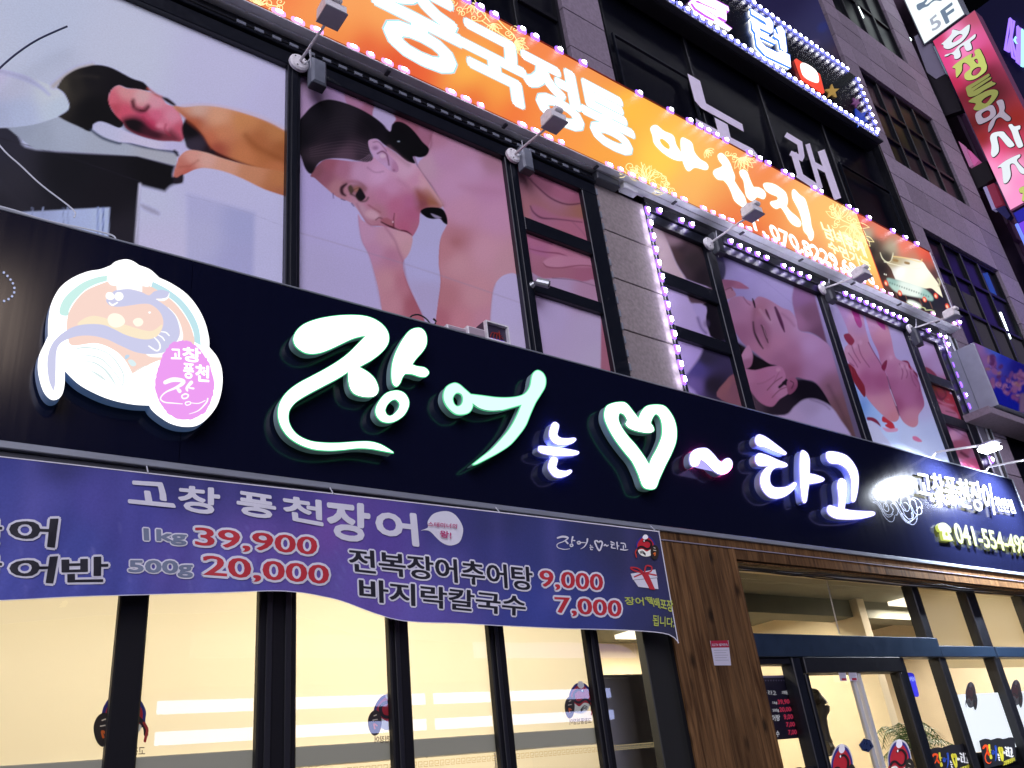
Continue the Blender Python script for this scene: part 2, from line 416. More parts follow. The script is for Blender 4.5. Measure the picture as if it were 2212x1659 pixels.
def window_bay(x0, x1, z0, z1, cols, rows, name='window', parent=bld, y=YW+.05, th=.012, glassm=M_glassdark, fr=.045, split=None):
    "frame with panes; ratios in, one window part with panes and bars under it"
    X0, X1, Z0, Z1 = x0*YW, x1*YW, rz(z0, YW), rz(z1, YW)
    f = obj(name, merge(box(X0, X1, y, y+.1, Z1-fr, Z1, .006), box(X0, X1, y, y+.1, Z0, Z0+fr, .006), box(X0, X0+fr, y+.001, y+.1, Z0+fr, Z1-fr), box(X1-fr, X1, y+.001, y+.1, Z0+fr, Z1-fr)), M_black, parent)
    xs = [X0+fr+(X1-X0-2*fr)*c for c in ([i/cols for i in range(cols+1)])]
    zs = [Z0+fr+(Z1-Z0-2*fr)*c for c in (split or [i/rows for i in range(rows+1)])]
    for xx in xs[1:-1]: obj('mullion', box(xx-.03, xx+.03, y+.004, y+.09, Z0+fr, Z1-fr, .005), M_black, f)
    for zz in zs[1:-1]: obj('transom', box(X0+fr, X1-fr, y+.009, y+.08, zz-.03, zz+.03, .005), M_black, f)
    for i in range(len(xs)-1):
        for j in range(len(zs)-1):
            tilt = random.uniform(-.004, .004)
            a, b, c, d = xs[i], xs[i+1], zs[j], zs[j+1]
            obj('pane', ([(a, y+.05, c), (b, y+.05+tilt, c), (b, y+.05+tilt, d), (a, y+.05, d)], [(0, 1, 2, 3)]), glassm, f)
    return f
M_wglass = mat('tinted_pane', (.0025, .003, .007), .35, 0, spec=.25, noise=.3, nscale=1.5)
window_bay(2.865, 3.46, 1.205, 1.705, 4, 3, split=[0, .36, .72, 1], glassm=M_wglass)
window_bay(2.865, 3.46, 2.025, 2.525, 4, 3, split=[0, .3, .66, 1], glassm=M_wglass)
window_bay(2.865, 3.46, 2.86, 3.60, 4, 3, split=[0, .33, .66, 1], glassm=M_wglass)
window_bay(2.865, 3.46, .45, .98, 3, 2, glassm=M_wglass)
window_bay(1.31, 2.745, 1.50, 2.052, 4, 1, glassm=M_wglass, fr=.03)
window_bay(.30, 1.142, 1.50, 2.4, 6, 4, glassm=M_wglass)
window_bay(1.31, 2.745, 2.46, 3.3, 5, 2, glassm=M_wglass)
# opening lights inside the dark glass behind the song letters
for (a, b, c, d) in ((1.33, 1.64, 1.60, 1.80), (2.40, 2.72, 1.56, 1.82)):
    obj('casement', merge(box(a*YW, b*YW, YW+.03, YW+.06, rz(d, YW)-.03, rz(d, YW)), box(a*YW, b*YW, YW+.03, YW+.06, rz(c, YW), rz(c, YW)+.03), box(a*YW, a*YW+.03, YW+.03, YW+.06, rz(c, YW)+.03, rz(d, YW)-.03), box(b*YW-.03, b*YW, YW+.03, YW+.06, rz(c, YW)+.03, rz(d, YW)-.03)), M_jamb, bld)
obj('soffit_trim', box(1.31*YW, 2.75*YW, YW-.03, YW+.04, rz(2.045, YW), rz(2.07, YW), .004), M_black, bld)
obj('corner_trim', box(2.738*YW, 2.752*YW, YW-.03, YW+.1, rz(1.5, YW), rz(2.045, YW), .004), M_black, bld)
obj('wall_patch', box(-2, .30*YW, YW+.02, YW+.2, rz(1.30, YW), rz(2.4, YW)), M_black, bld)
obj('lintel_band', box(-2, 3.64*YW, YW+.10, YW+.28, rz(1.205, YW), rz(1.50, YW)), M_joint, bld)

# lit tubes and a blue blind seen in the right-hand office windows
M_tube = mat('fluorescent_tube', (.8, .8, .8), .4, 0, (.80, 1., .95), 5.)
def tube_light(px, py, px2, py2, label, th=.03):
    a = at(px, py, YW+.095); b = at(px2, py2, YW+.095)
    t = thing('fluorescent_light', label, 'light', a)
    obj('tube', tube([a, b], th), M_tube, t); obj('housing', tube([(a[0], a[1]+.02, a[2]+.03), (b[0], b[1]+.02, b[2]+.03)], th*.7, 6), M_whiteplastic, t)
c = cv(3000, 774, .4665)
tube_light(*c([(2005, 985)])[0], *c([(2085, 1200)])[0], 'tall bright strip light in the office window right of the temple sign', .035)
c = cv(3000, 0, .4665)
tube_light(*c([(805, 62)])[0], *c([(850, 150)])[0], 'small white strip light in the topmost dark office window', .03)
c = cv(3000, 774, .4665)
bb = obj('blue_blind', flat([c([(1850, 650), (1905, 640), (1990, 850), (1945, 865)])], YW+.094), mat('blue_cloth', (.02, .09, .42), .7), None, label='narrow blue cloth strip hanging in the dark office window', cat='blind')

# ------------------------------------------------------------------ poster windows, left group (A) and right group (B)
def bars(nm, lst, parent, m=M_jamb, y0=YW-.02, y1=YW+.05, bev=.006):
    for (a, b, c_, d) in lst:
        obj(nm, box(a*YW, b*YW, y0, y1, rz(c_, YW), rz(d, YW), bev), m, parent)
wa = thing('poster_window', 'wide anthracite window frame holding the two large massage pictures', 'window', (2, YW, 4.6))
bars('mullion', [(.418, .441, .575, 1.160), (.879, .910, .575, 1.160)], wa)
obj('mullion_groove', merge(box(.4245*YW, .4345*YW, YW-.034, YW-.0205, rz(.575, YW), rz(1.16, YW), .003), box(.889*YW, .900*YW, YW-.034, YW-.0205, rz(.575, YW), rz(1.16, YW), .003)), M_jamb, wa)
bars('side_jamb', [(1.088, 1.1315, .575, 1.160)], wa, y0=YW-.021)
bars('transom', [(.910, 1.088, .990, 1.022), (.910, 1.088, .846, .872)], wa, y0=YW-.017)
bars('head_rail', [(-.5, 1.1315, 1.160, 1.19)], wa, y0=YW-.022)
bars('head_rail', [(-.5, 1.1315, 1.192, 1.207)], wa, y0=YW-.05)
bars('head_rail', [(-.5, 1.1315, 1.209, 1.232)], wa, m=M_black, y0=YW-.03)
wb = thing('poster_window', 'anthracite window frame with the face and feet pictures under the violet LED chain', 'window', (8.5, YW, 4.6))
bars('mullion', [(1.487, 1.520, .575, 1.150), (1.963, 1.994, .575, 1.150), (2.413, 2.452, .575, 1.150)], wb)
bars('side_jamb', [(2.598, 2.650, .575, 1.150), (1.290, 1.3, .575, 1.150)], wb, y0=YW-.021)
bars('transom', [(1.300, 1.487, .982, 1.018), (1.300, 1.487, .846, .877), (2.452, 2.598, .982, 1.014), (2.452, 2.598, .845, .878)], wb, y0=YW-.017)
bars('head_rail', [(1.290, 2.650, 1.150, 1.178)], wb, y0=YW-.022)
bars('head_rail', [(1.290, 2.650, 1.180, 1.203)], wb, m=M_black, y0=YW-.04)
bars('head_rail', [(1.290, 2.650, 1.205, 1.232)], wb, m=M_black, y0=YW-.03)
obj('cover_strip', box(2.655*YW, 2.70*YW, YW-.03, YW+.06, rz(.575, YW), rz(1.232, YW), .01), mat('lilac_metal', (.25, .24, .30), .4, .4), wb)
# unlit LED modules taped round frame A
ua = thing('unlit_led_strip', 'string of grey unlit LED modules along the head of the left window frame', 'LED string', (2, YW-.06, rz(1.2, YW)))
o0 = obj('led_module', box(1.95, 2.02, YW-.062, YW-.0505, rz(1.196, YW), rz(1.203, YW), .003), M_greyplastic, ua)
for k in range(-4, 21):
    if k: piece('led_module', o0.data, o0.matrix_basis.translation+wloc(ua)+Vector((.1345*k, 0, 0)), ua)
obj('wire', tube([(-1.6, YW-.056, rz(1.199, YW)), (4.9, YW-.056, rz(1.199, YW))], .004, 5), M_cable, ua)
ub = thing('unlit_led_strip', 'vertical string of grey unlit LED modules on the edge between window frame and granite pier', 'LED string', (1.1335*YW, YW-.03, 5))
o0 = obj('led_module', box(1.130*YW, 1.1335*YW, YW-.035, YW-.022, rz(.60, YW), rz(.60, YW)+.07, .002), M_greyplastic, ub)
for k in range(1, 19): piece('led_module', o0.data, o0.matrix_basis.translation+wloc(ub)+Vector((0, 0, .136*k)), ub)
# vertical pipes and cables between window frame B and the pier
pg = thing('conduit_bundle', 'bundle of thin cables running down beside the violet LED column', 'pipes', (2.7*YW, YW, 4.5))
for k, (r0, r1, rad, m) in enumerate(((2.700, 2.712, .010, M_cablew), (2.708, 2.716, .008, M_cablew), (2.727, 2.727, .014, M_cable), (2.742, 2.735, .010, M_alu))):
    obj('cable', tube([(r0*YW, YW-.035, rz(1.2, YW)), (r1*YW, YW-.05, rz(1.0, YW)), (r0*YW+.02, YW-.03, rz(.8, YW)), (r0*YW, YW-.02, rz(.62, YW))], rad, 6), m, pg)
# ------------------------------------------------------------------ the printed pictures behind the frames
M_print = vmat('poster_print', .5)
E_ = cv(0, 200, .51989); F_ = cv(1160, 250, .41591); G_ = cv(1160, 750, .59675); H_ = cv(1150, 330, .36166)
I_ = cv(2780, 950, .48229); J_ = cv(3240, 1150, .42208); L_ = cv(2400, 650, .54230); T10 = cv(1344, 0, .60759)
def cc(g, lst): return [g([(a, b)])[0]+(k,) for a, b, k in lst]
def paint1(x, y):
    p = Print(x, y, 'c4c8e4'); g = E_; s = g.s
    p.fill(cc(g, [(0, 0, 'ced8f4'), (900, 50, 'd0d8f2'), (1700, 200, 'cccdea'), (2100, 400, 'c8c6e2'), (1500, 1000, 'c8c8e6'), (1900, 1600, 'c6c6e4'), (1200, 1500, 'd0cde4'), (1150, 1100, 'ccd2ec'), (300, -200, 'cad6f4')]))
    p.poly(g([(-400, 560), (90, 590), (150, 660), (270, 745), (1040, 790, 1), (1330, 868, 1), (1312, 950), (1385, 935, 1), (1382, 998, 1), (1300, 1020), (1250, 1066, 1), (1060, 1018, 1), (1020, 1800, 1), (-400, 1800, 1)]), cc(g, [(0, 700, '2f2f3d'), (60, 1000, '33323c'), (500, 900, '12131f'), (1200, 900, '0b0b16'), (800, 1100, '171420'), (950, 1400, '28252f'), (0, 1150, '26252f')]), 4)
    p.line(g([(0, 660), (500, 800), (1060, 990)]), 4*s, '25232f', 4*s)
    p.poly(g([(60, 1226, 1), (830, 1186, 1), (808, 1700, 1), (200, 1700, 1)]), cc(g, [(200, 1230, 'a9b6d6'), (600, 1250, 'b6c6e6'), (800, 1230, 'bccdf2')]), 2, smooth=False)
    for xx, w, k in ((245, 8, '93a0c0'), (325, 10, 'a2afcf'), (480, 6, '8494b8'), (515, 12, 'a2b2d4'), (742, 14, '8c9fc8'), (782, 10, '5468a0')): p.line(g([(xx, 1188), (xx-5, 1600)]), w*s, k, 5*s)
    p.poly(g([(1420, 1080), (1930, 1230), (1915, 1800), (1410, 1800)]), cc(g, [(1500, 1150, 'b9bbdc'), (1850, 1300, 'a9aed4'), (1850, 1600, 'acaed4'), (1500, 1400, 'bcbedc')]), 22*s, op=.85, smooth=False)
    p.poly(g([(1070, 1160), (1190, 1210), (1200, 1245), (1090, 1200)]), 'a9a9be', 14*s)
    p.line(g([(1060, 1010), (1045, 1200), (1025, 1500)]), 12*s, 'dedff2', 10*s)
    p.line(g([(1400, 1095), (1800, 1200), (2150, 1330)]), 3*s, 'a8a8c8', 3*s, .7)
    # table top
    p.poly(g([(60, 540), (440, 498, 1), (640, 585), (900, 690), (1180, 745), (1345, 785, 1), (1330, 868, 1), (1040, 796, 1), (265, 745, 1), (150, 660)]), cc(g, [(300, 650, 'aab6c2'), (500, 600, 'b4c0cc'), (800, 740, 'b2bcc6'), (1200, 800, 'b4b9be'), (200, 600, 'a4b0be')]), 4*s)
    # pale plate
    p.poly(g([(-300, 60), (0, 138), (200, 188), (380, 262), (472, 318), (518, 395), (518, 445), (442, 500, 1), (250, 560), (0, 584), (-300, 560)]), cc(g, [(100, 250, 'd0d6ee'), (400, 300, 'd8e2fa'), (450, 430, 'ccdcf2'), (150, 480, 'c2d0e6'), (0, 540, 'bcc8de'), (0, 180, 'd0cfe6')]), 4*s)
    p.line(g([(-20, 148, 20), (180, 205, 24), (300, 270, 16), (372, 332, 6)]), s, 'aeb3cf', 16*s, .8)
    # hair
    p.line(g([(405, 268), (500, 190), (590, 140), (700, 112)]), 26*s, 'b9ab8a', 22*s, .9)
    p.poly(g([(430, 280, 1), (480, 205), (560, 150), (640, 122), (740, 106), (850, 130), (1000, 208), (1090, 240), (1130, 302), (1040, 292), (960, 282), (900, 262), (850, 292), (826, 352), (850, 450), (935, 540), (900, 585), (780, 545), (715, 565), (680, 612), (600, 577), (500, 532), (440, 498, 1), (512, 450), (522, 400), (485, 322)]), cc(g, [(560, 250, '2a2722'), (480, 260, '4a4538'), (700, 200, '1a171c'), (900, 250, '15101a'), (700, 450, '08060f')]), 5*s)
    p.line(g([(560, 200), (650, 190), (740, 200)]), 14*s, '3a362e', 18*s, .6)
    # face
    p.poly(g([(850, 290), (900, 262), (960, 285), (1040, 290), (1130, 312), (1220, 352), (1262, 402), (1330, 432), (1372, 500), (1392, 600), (1380, 680), (1250, 690), (1080, 652), (960, 592), (930, 542), (870, 480), (826, 400), (826, 340)]), cc(g, [(860, 370, 'de6e7c'), (950, 310, 'e49c9a'), (1080, 350, 'e8b4b0'), (1180, 400, 'e8a0aa'), (1180, 480, 'dc6a86'), (1140, 555, 'c83a5e'), (950, 460, 'd8586e'), (1300, 500, 'e692a4'), (1350, 600, 'cc5c70'), (1240, 560, 'dd7c90'), (870, 430, 'c8505e'), (1080, 490, 'c84a68')]), 4*s)
    p.poly(g([(925, 525), (1000, 498), (1080, 520), (1160, 585), (1260, 610), (1300, 600), (1372, 680), (1250, 695), (1080, 655), (960, 600)]), cc(g, [(1000, 560, '1c0a16'), (1150, 620, '4a1828'), (1300, 650, '7a3440')]), 26*s)
    p.line(g([(1010, 375, 16), (1018, 430, 24), (1075, 455, 22), (1122, 420, 20)]), 1.3*s, '5c2832', 14*s, .9)
    p.line(g([(1060, 450), (1100, 455), (1125, 425)]), 9*s, '45141f', 6*s)
    p.line(g([(1000, 385), (1012, 420)]), 14*s, '5e2430', 8*s)
    p.blob(*g([(1075, 408)])[0], 14*s, 10*s, 'd4a09a', 10*s, .8)
    p.line(g([(1080, 500), (1150, 580), (1220, 590)]), 10*s, 'a82a4a', 10*s, .7)
    p.blob(*g([(1215, 565)])[0], 26*s, 18*s, 'e88a9c', 16*s)
    p.line(g([(1255, 560), (1250, 600), (1285, 640)]), 10*s, 'a8304a', 10*s, .8)
    p.line(g([(1120, 285), (1180, 330), (1225, 350)]), 14*s, 'b8503e', 10*s)
    # towel
    p.line(g([(690, 600), (780, 662), (900, 700), (940, 690), (1100, 730), (1340, 768)]), 18*s, '33425c', 9*s)
    p.poly(g([(703, 575), (742, 538), (800, 545), (900, 588), (1050, 645), (1200, 682), (1340, 688), (1412, 722), (1420, 790), (1380, 800), (1340, 758), (1180, 742), (1000, 700), (900, 690), (780, 645)]), cc(g, [(750, 570, 'ccd0f0'), (1100, 680, 'd6d2f0'), (1380, 740, 'cac6e4')]), 5*s)
    p.line(g([(1322, 760), (1345, 790)]), 20*s, '201a2c', 8*s)
    # shaded neck and body
    p.poly(g([(1382, 560), (1430, 495), (1500, 555), (1560, 640), (1640, 735), (1780, 825), (1950, 885), (1700, 825), (1560, 785), (1430, 745), (1400, 690), (1380, 620)]), cc(g, [(1450, 600, '100a14'), (1480, 720, '3c3442'), (1600, 770, '2c1a22')]), 8*s)
    p.poly(g([(1310, 420), (1400, 425), (1540, 414), (1700, 432), (1900, 488), (2050, 545), (2160, 605), (2300, 680), (2300, 980), (2160, 945), (2000, 912), (1850, 858), (1700, 798), (1600, 735), (1540, 640), (1470, 560), (1400, 505)]), cc(g, [(1380, 450, 'd89a78'), (1500, 450, 'dcb49c'), (1650, 500, 'e2a880'), (1850, 540, 'd49058'), (2100, 620, 'c4834e'), (1680, 620, 'd48a5e'), (1600, 660, 'cc7450'), (1950, 700, 'b46c3a'), (2120, 760, 'a4602e'), (1850, 780, 'cc8050'), (2100, 900, 'c4784a'), (1480, 540, 'b85f3a'), (1640, 740, 'a8503c')]), 6*s)
    p.poly(g([(1880, 560), (2150, 700), (2170, 850), (2000, 760), (1860, 660)]), 'b8704a', 60*s, op=.35)
    p.poly(g([(1330, 425), (1420, 480), (1480, 560), (1560, 650), (1600, 740), (1520, 620), (1400, 520)]), 'b0502c', 18*s, op=.6)
    p.line(g([(1860, 640), (1950, 730), (2170, 840)]), 20*s, '945028', 26*s, .7)
    p.line(g([(1640, 780), (1850, 862), (2000, 912), (2180, 945)]), 16*s, '54180f', 12*s)
    p.line(g([(1380, 415), (1540, 406), (1700, 424), (1950, 490), (2170, 600)]), 14*s, 'd8bfc0', 16*s, .6)
    p.poly(g([(1228, 352), (1270, 358), (1330, 405), (1310, 415), (1250, 380)]), '281a1e', 8*s)
    # forearm and hand
    p.poly(g([(1360, 800), (1430, 752), (1560, 770), (1700, 818), (1900, 872), (2300, 960), (2300, 1150), (2160, 1102), (2000, 1048), (1850, 975), (1700, 915), (1560, 888), (1480, 898), (1400, 935), (1332, 965), (1313, 942), (1340, 850)]), cc(g, [(1460, 800, 'e0a28e'), (1380, 880, 'cc7c68'), (1420, 920, 'c05f50'), (1560, 820, 'e2b09c'), (1700, 870, 'dca284'), (1900, 930, 'cf8e66'), (2120, 1000, 'c4804e'), (2120, 1060, 'b46e4c')]), 4*s)
    p.line(g([(1360, 880), (1440, 870), (1500, 830)]), 8*s, 'a85040', 12*s, .6)
    p.poly(g([(1313, 955), (1340, 960), (1385, 936), (1382, 995), (1320, 1005)]), '2a222c', 5*s)
    return p.c
def FG(*a): return a
def paint2(x, y):
    p = Print(x, y, 'b8b0d0'); s = F_.s
    p.fill(cc(F_, [(100, 350, 'b495b6'), (400, 300, 'b8a0c4'), (150, 1300, 'b4a8d4'), (400, 1500, 'bcb4dc')])+cc(G_, [(100, 500, 'b6aed0'), (1400, 800, 'bdb2d6'), (1400, 1000, 'beb4d0')]))
    p.poly(F_([(180, 100), (480, 270, 1), (490, 360), (300, 320)]), 'b394bc', 20*s)
    p.poly(F_([(478, 200, 1), (800, 340, 1), (760, 500), (640, 450), (490, 370)]), cc(F_, [(520, 320, 'ae7c98'), (620, 350, 'b07c9c'), (700, 400, 'a06880')]), 5*s)
    p.poly(F_([(900, 380, 1), (2100, 900, 1), (1300, 900), (1000, 700)]), cc(F_, [(1000, 520, '93586a'), (1200, 610, 'a26a82'), (1150, 600, '9a6072')]), 3*s)
    # torso
    tor = F_([(1180, 930), (1240, 860), (1300, 690), (1340, 640), (1500, 640), (2000, 860, 1), (2110, 1700)])+G_([(1505, 560), (1440, 545), (1370, 565), (1322, 620), (1302, 700), (1288, 880), (1290, 1100, 1), (930, 1100, 1), (928, 860), (945, 740), (962, 600), (950, 480), (957, 330), (1002, 232)])+F_([(1442, 1490), (1400, 1340), (1310, 1180), (1180, 1000)])
    p.poly(tor, cc(F_, [(1350, 700, 'b27c92'), (1600, 800, 'ba8aa4'), (1850, 920, 'a47686'), (1400, 900, 'bc8cac'), (1700, 1000, 'c294b4'), (1250, 960, 'c09aac'), (1500, 1150, 'c494b2'), (1850, 1200, 'bf8aaa'), (1600, 1400, 'c692aa'), (1900, 1450, 'c692ae')])+cc(G_, [(1000, 400, 'be8288'), (1070, 330, 'b47880'), (1080, 480, 'c8949c'), (1250, 400, 'cb97a6'), (1000, 700, 'b87a80'), (1200, 700, 'c8929a'), (1250, 850, 'c48a9a'), (960, 850, 'b06a76'), (1100, 850, 'c4848e'), (1400, 480, 'c4949e')]), 4*s)
    p.poly(F_([(1560, 1150), (1900, 1180), (1950, 1240), (1700, 1230)]), 'b47e98', 40*s, op=.5)
    p.blob(*G_([(1065, 340)])[0], 50*s, 40*s, 'a86868', 40*s, .5)
    p.line(F_([(1130, 880), (1180, 1000), (1310, 1180), (1400, 1340)]), 9*s, '7c4656', 9*s)
    p.line(F_([(1290, 680), (1290, 780), (1240, 860)]), 14*s, '80485a', 16*s, .7)
    p.line(G_([(955, 330), (950, 480), (962, 600), (945, 740)]), 9*s, 'a05c64', 14*s, .6)
    p.line(G_([(1322, 620), (1302, 700), (1288, 880)]), 6*s, 'b07078', 10*s, .6)
    # white cloth pieces
    p.poly(F_([(775, 392), (870, 430), (930, 480), (958, 530), (922, 575), (905, 640), (860, 600), (800, 550), (742, 505), (745, 440)]), 'b7aacc', 7*s)
    wc = F_([(1185, 1415), (1240, 1450), (1370, 1475), (1432, 1530)])+G_([(985, 250), (958, 340), (950, 480), (962, 600), (945, 740), (926, 900, 1), (850, 840), (800, 700), (740, 580), (715, 480), (760, 400), (772, 300), (822, 262), (828, 180)])
    p.poly(wc, cc(G_, [(850, 250, 'b4b0d4'), (870, 500, 'b6b2d8'), (850, 700, 'b2a8ca')]), 3*s)
    # face
    p.poly(F_([(150, 1060), (230, 950), (330, 905), (600, 930), (740, 890), (850, 790), (930, 830), (1040, 900), (1140, 950), (1280, 1150), (1400, 1345), (1290, 1375), (1195, 1400), (1178, 1520), (1130, 1620), (1095, 1642), (1020, 1605), (950, 1582), (830, 1542), (700, 1530), (650, 1465), (590, 1375), (530, 1315), (400, 1262), (280, 1165), (190, 1085)]),
           cc(F_, [(220, 1020, '85505a'), (330, 960, '9a5868'), (300, 1080, '94586a'), (450, 1000, 'ac7088'), (400, 1170, 'b27c84'), (620, 1030, 'c496b4'), (800, 1060, 'd0a2c2'), (900, 1180, 'c890b0'), (850, 1250, 'bc7a98'), (950, 1340, 'b86a88'), (1120, 1430, 'b0607f'), (1100, 1300, 'b4688c'), (1060, 1000, 'd0a6bc'), (1150, 1120, 'c88eaa'), (700, 1330, 'b87a90'), (640, 1380, 'bc94a4'), (780, 1400, 'b07884'), (1150, 1560, 'b06a80'), (1250, 1230, 'b88478'), (1200, 1150, 'd0a0aa'), (1050, 1560, 'b4607c')]), 4*s)
    p.poly(F_([(1150, 1190), (1250, 1235), (1350, 1290), (1398, 1345), (1290, 1368), (1190, 1395), (1150, 1310)]), cc(F_, [(1200, 1240, '94524e'), (1320, 1300, '9a6048'), (1200, 1350, '8a4a50')]), 40*s)
    p.line(F_([(1190, 1080), (1290, 1190), (1390, 1330)]), 22*s, 'd0a4ac', 18*s, .7)
    p.line(F_([(980, 1100), (1100, 1200), (1160, 1330)]), 12*s, 'b07090', 26*s, .5)
    # black thing at the neck
    p.poly(F_([(1190, 1400), (1260, 1362), (1390, 1372), (1438, 1440), (1447, 1520), (1410, 1508), (1375, 1470), (1300, 1472), (1240, 1452)]), '0b0812', 4*s)
    p.poly(F_([(1290, 1420), (1350, 1440), (1390, 1462), (1330, 1460)]), '8e86a0', 5*s)
    # supporting hand and forearm
    p.poly(G_([(418, 160), (440, 190), (475, 215), (520, 238), (600, 240), (700, 266), (775, 302), (768, 380), (745, 432), (716, 472), (722, 540), (762, 650), (842, 820), (900, 980, 1), (600, 980, 1), (562, 700), (530, 560), (492, 430), (440, 320)]), cc(G_, [(480, 280, 'c294b0'), (520, 400, 'be8ca8'), (600, 300, 'c494a6'), (700, 320, 'cc9ca6'), (650, 430, 'b67c94'), (620, 600, 'c69098'), (700, 600, 'b87684'), (780, 760, 'a8606c'), (650, 760, 'c48a94'), (740, 380, 'c89aa0')]), 4*s)
    p.line(G_([(600, 245), (660, 330), (690, 410), (715, 465)]), 12*s, '9c6278', 14*s, .7)
    p.line(G_([(716, 472), (740, 600), (800, 740), (850, 850)]), 10*s, '9c5464', 14*s, .7)
    p.line(G_([(420, 170), (440, 320), (492, 430), (545, 640), (570, 760)]), 6*s, 'a87e9a', 10*s, .6)
    # hair
    p.poly(F_([(20, 590), (100, 470), (180, 392), (280, 346), (370, 345), (500, 380), (640, 440), (760, 512), (830, 570), (875, 622), (908, 640), (925, 575), (980, 548), (1060, 578), (1140, 650), (1210, 740), (1272, 805), (1250, 868), (1190, 890), (1122, 882), (1142, 945), (1060, 922), (960, 842), (850, 770), (790, 720), (740, 715), (700, 740), (712, 820), (742, 900), (690, 932), (600, 922), (480, 902), (330, 902), (230, 942), (160, 1045), (100, 995), (60, 880), (20, 800)]), cc(F_, [(100, 700, '120f1c'), (250, 500, '1d1a24'), (450, 560, '2a252e'), (400, 700, '261f2a'), (700, 620, '120e1a'), (1000, 700, '0c0914'), (200, 880, '3c2f38'), (500, 880, '5a4452'), (650, 860, '3a2e3a'), (130, 1000, '16101a'), (1200, 840, '0a0812')]), 5*s)
    for k in range(26):
        a = k/25.; x0 = 120+30*a; y0 = 640+240*a
        p.line(F_([(x0, y0), (300+60*a, 560+300*a-40*(1-a)), (520+30*a, 520+360*a-30), (700+10*a, 600+270*a), (740+0*a, 700+180*a)]), 3.0*s, ('40343e' if k % 2 else '0d0a12') if k < 17 else ('7a6070' if k % 2 else '2a2028'), 4*s, .28)
    for k in range(9): p.line(F_([(560+20*k, 925), (640+10*k, 900+3*k), (700+6*k, 860)]), 3*s, 'a88ca4' if k % 2 else '46343e', 3*s, .55)
    p.line(F_([(890, 800), (1000, 900), (1080, 960)]), 26*s, '96707e', 26*s, .6)
    p.line(F_([(800, 545), (850, 590), (870, 625)]), 5*s, '4c3c60', 4*s)
    p.blob(*F_([(985, 738)])[0], 12*s, 5*s, '98a4b0', 5*s)
    # ear
    p.poly(F_([(697, 742), (738, 716), (790, 728), (850, 788), (900, 870), (962, 935), (985, 1000), (962, 1032), (900, 1012), (840, 962), (765, 900), (718, 822)]), cc(F_, [(730, 760, 'c29ab8'), (840, 860, 'c090b0'), (880, 980, 'c6a0c4'), (950, 980, 'b680a0'), (790, 850, 'c8a4c8')]), 4*s)
    p.line(F_([(745, 745), (800, 745), (870, 830)]), 8*s, '7c4868', 6*s, .8)
    p.blob(*F_([(765, 800)])[0], 26*s, 18*s, '8e5f84', 14*s, .8)
    p.line(F_([(785, 852), (830, 832), (870, 860), (885, 910), (893, 960)]), 12*s, '6a3454', 7*s)
    p.blob(*F_([(835, 875)])[0], 26*s, 20*s, 'd4b4c8', 10*s)
    p.blob(*F_([(940, 1010)])[0], 14*s, 12*s, '905878', 8*s, .7)
    p.line(F_([(690, 985), (760, 1030), (840, 1022)]), 8*s, '9c6888', 10*s, .7)
    # brow, eye, nose, mouth
    p.line(F_([(490, 1140, 12), (448, 1178, 20), (450, 1225, 18), (480, 1250, 10)]), 1.8*s, '43232f', 8*s)
    p.line(F_([(455, 1130), (530, 1110), (610, 1120), (680, 1180)]), 10*s, '9a5f6c', 14*s, .7)
    p.blob(*F_([(600, 1190)])[0], 74*s, 50*s, '845454', 30*s, .9)
    p.blob(*F_([(590, 1190)])[0], 30*s, 24*s, 'a87460', 14*s, .8)
    p.poly(F_([(505, 1170), (535, 1150), (560, 1200), (540, 1235), (515, 1215)]), '584438', 8*s)
    p.poly(H_([(740, 1130), (790, 1200), (800, 1240), (755, 1278), (715, 1262), (690, 1215), (712, 1170)]), '201820', 6*s)
    p.line(H_([(640, 1200), (690, 1225), (740, 1275), (800, 1275), (828, 1240)]), 14*s, '3a2e28', 9*s, .9)
    p.line(H_([(650, 1180), (680, 1150), (730, 1130)]), 7*s, '5a3a36', 6*s, .8)
    p.line(H_([(600, 1080), (680, 1070), (760, 1100), (800, 1160)]), 8*s, '8a5a62', 12*s, .6)
    p.poly(F_([(700, 1390), (760, 1395), (800, 1440), (780, 1475), (720, 1470), (670, 1430)]), 'cba0ac', 18*s)
    p.line(F_([(590, 1330), (650, 1450), (720, 1530), (790, 1530)]), 10*s, '9a5f74', 12*s, .7)
    p.line(F_([(700, 1340), (760, 1380), (810, 1410)]), 10*s, '90505c', 10*s, .8)
    p.line(F_([(770, 1480), (800, 1460), (830, 1470)]), 10*s, '6c3442', 7*s)
    p.poly(F_([(815, 1490), (870, 1460), (935, 1500), (945, 1560), (890, 1540)]), 'a4606c', 9*s)
    p.line(F_([(820, 1500, 6), (880, 1532, 8), (940, 1556, 10), (1000, 1578, 7), (1060, 1590, 7), (1105, 1620, 4)]), 1.8*s, '451422', 5*s)
    p.line(F_([(945, 1420, 4), (938, 1480, 6), (938, 1545, 8)]), 1.8*s, '6e2a3c', 5*s)
    p.line(F_([(960, 1430), (955, 1540), (1000, 1570)]), 14*s, 'bb7486', 10*s, .6)
    p.blob(*F_([(930, 1500)])[0], 5*s, 9*s, 'e4c8d4', 4*s)
    p.line(F_([(362, 1230), (368, 1275)]), 7*s, '5c3c78', 5*s); p.line(F_([(440, 1283), (475, 1296)]), 8*s, '4a2f5e', 5*s); p.line(F_([(540, 1325), (560, 1350)]), 9*s, '5a4474', 6*s)
    p.line(G_([(35, 280), (400, 385), (900, 540), (1500, 745)]), 2.2, '9a88a4', 1.6, .45)
    return p.c
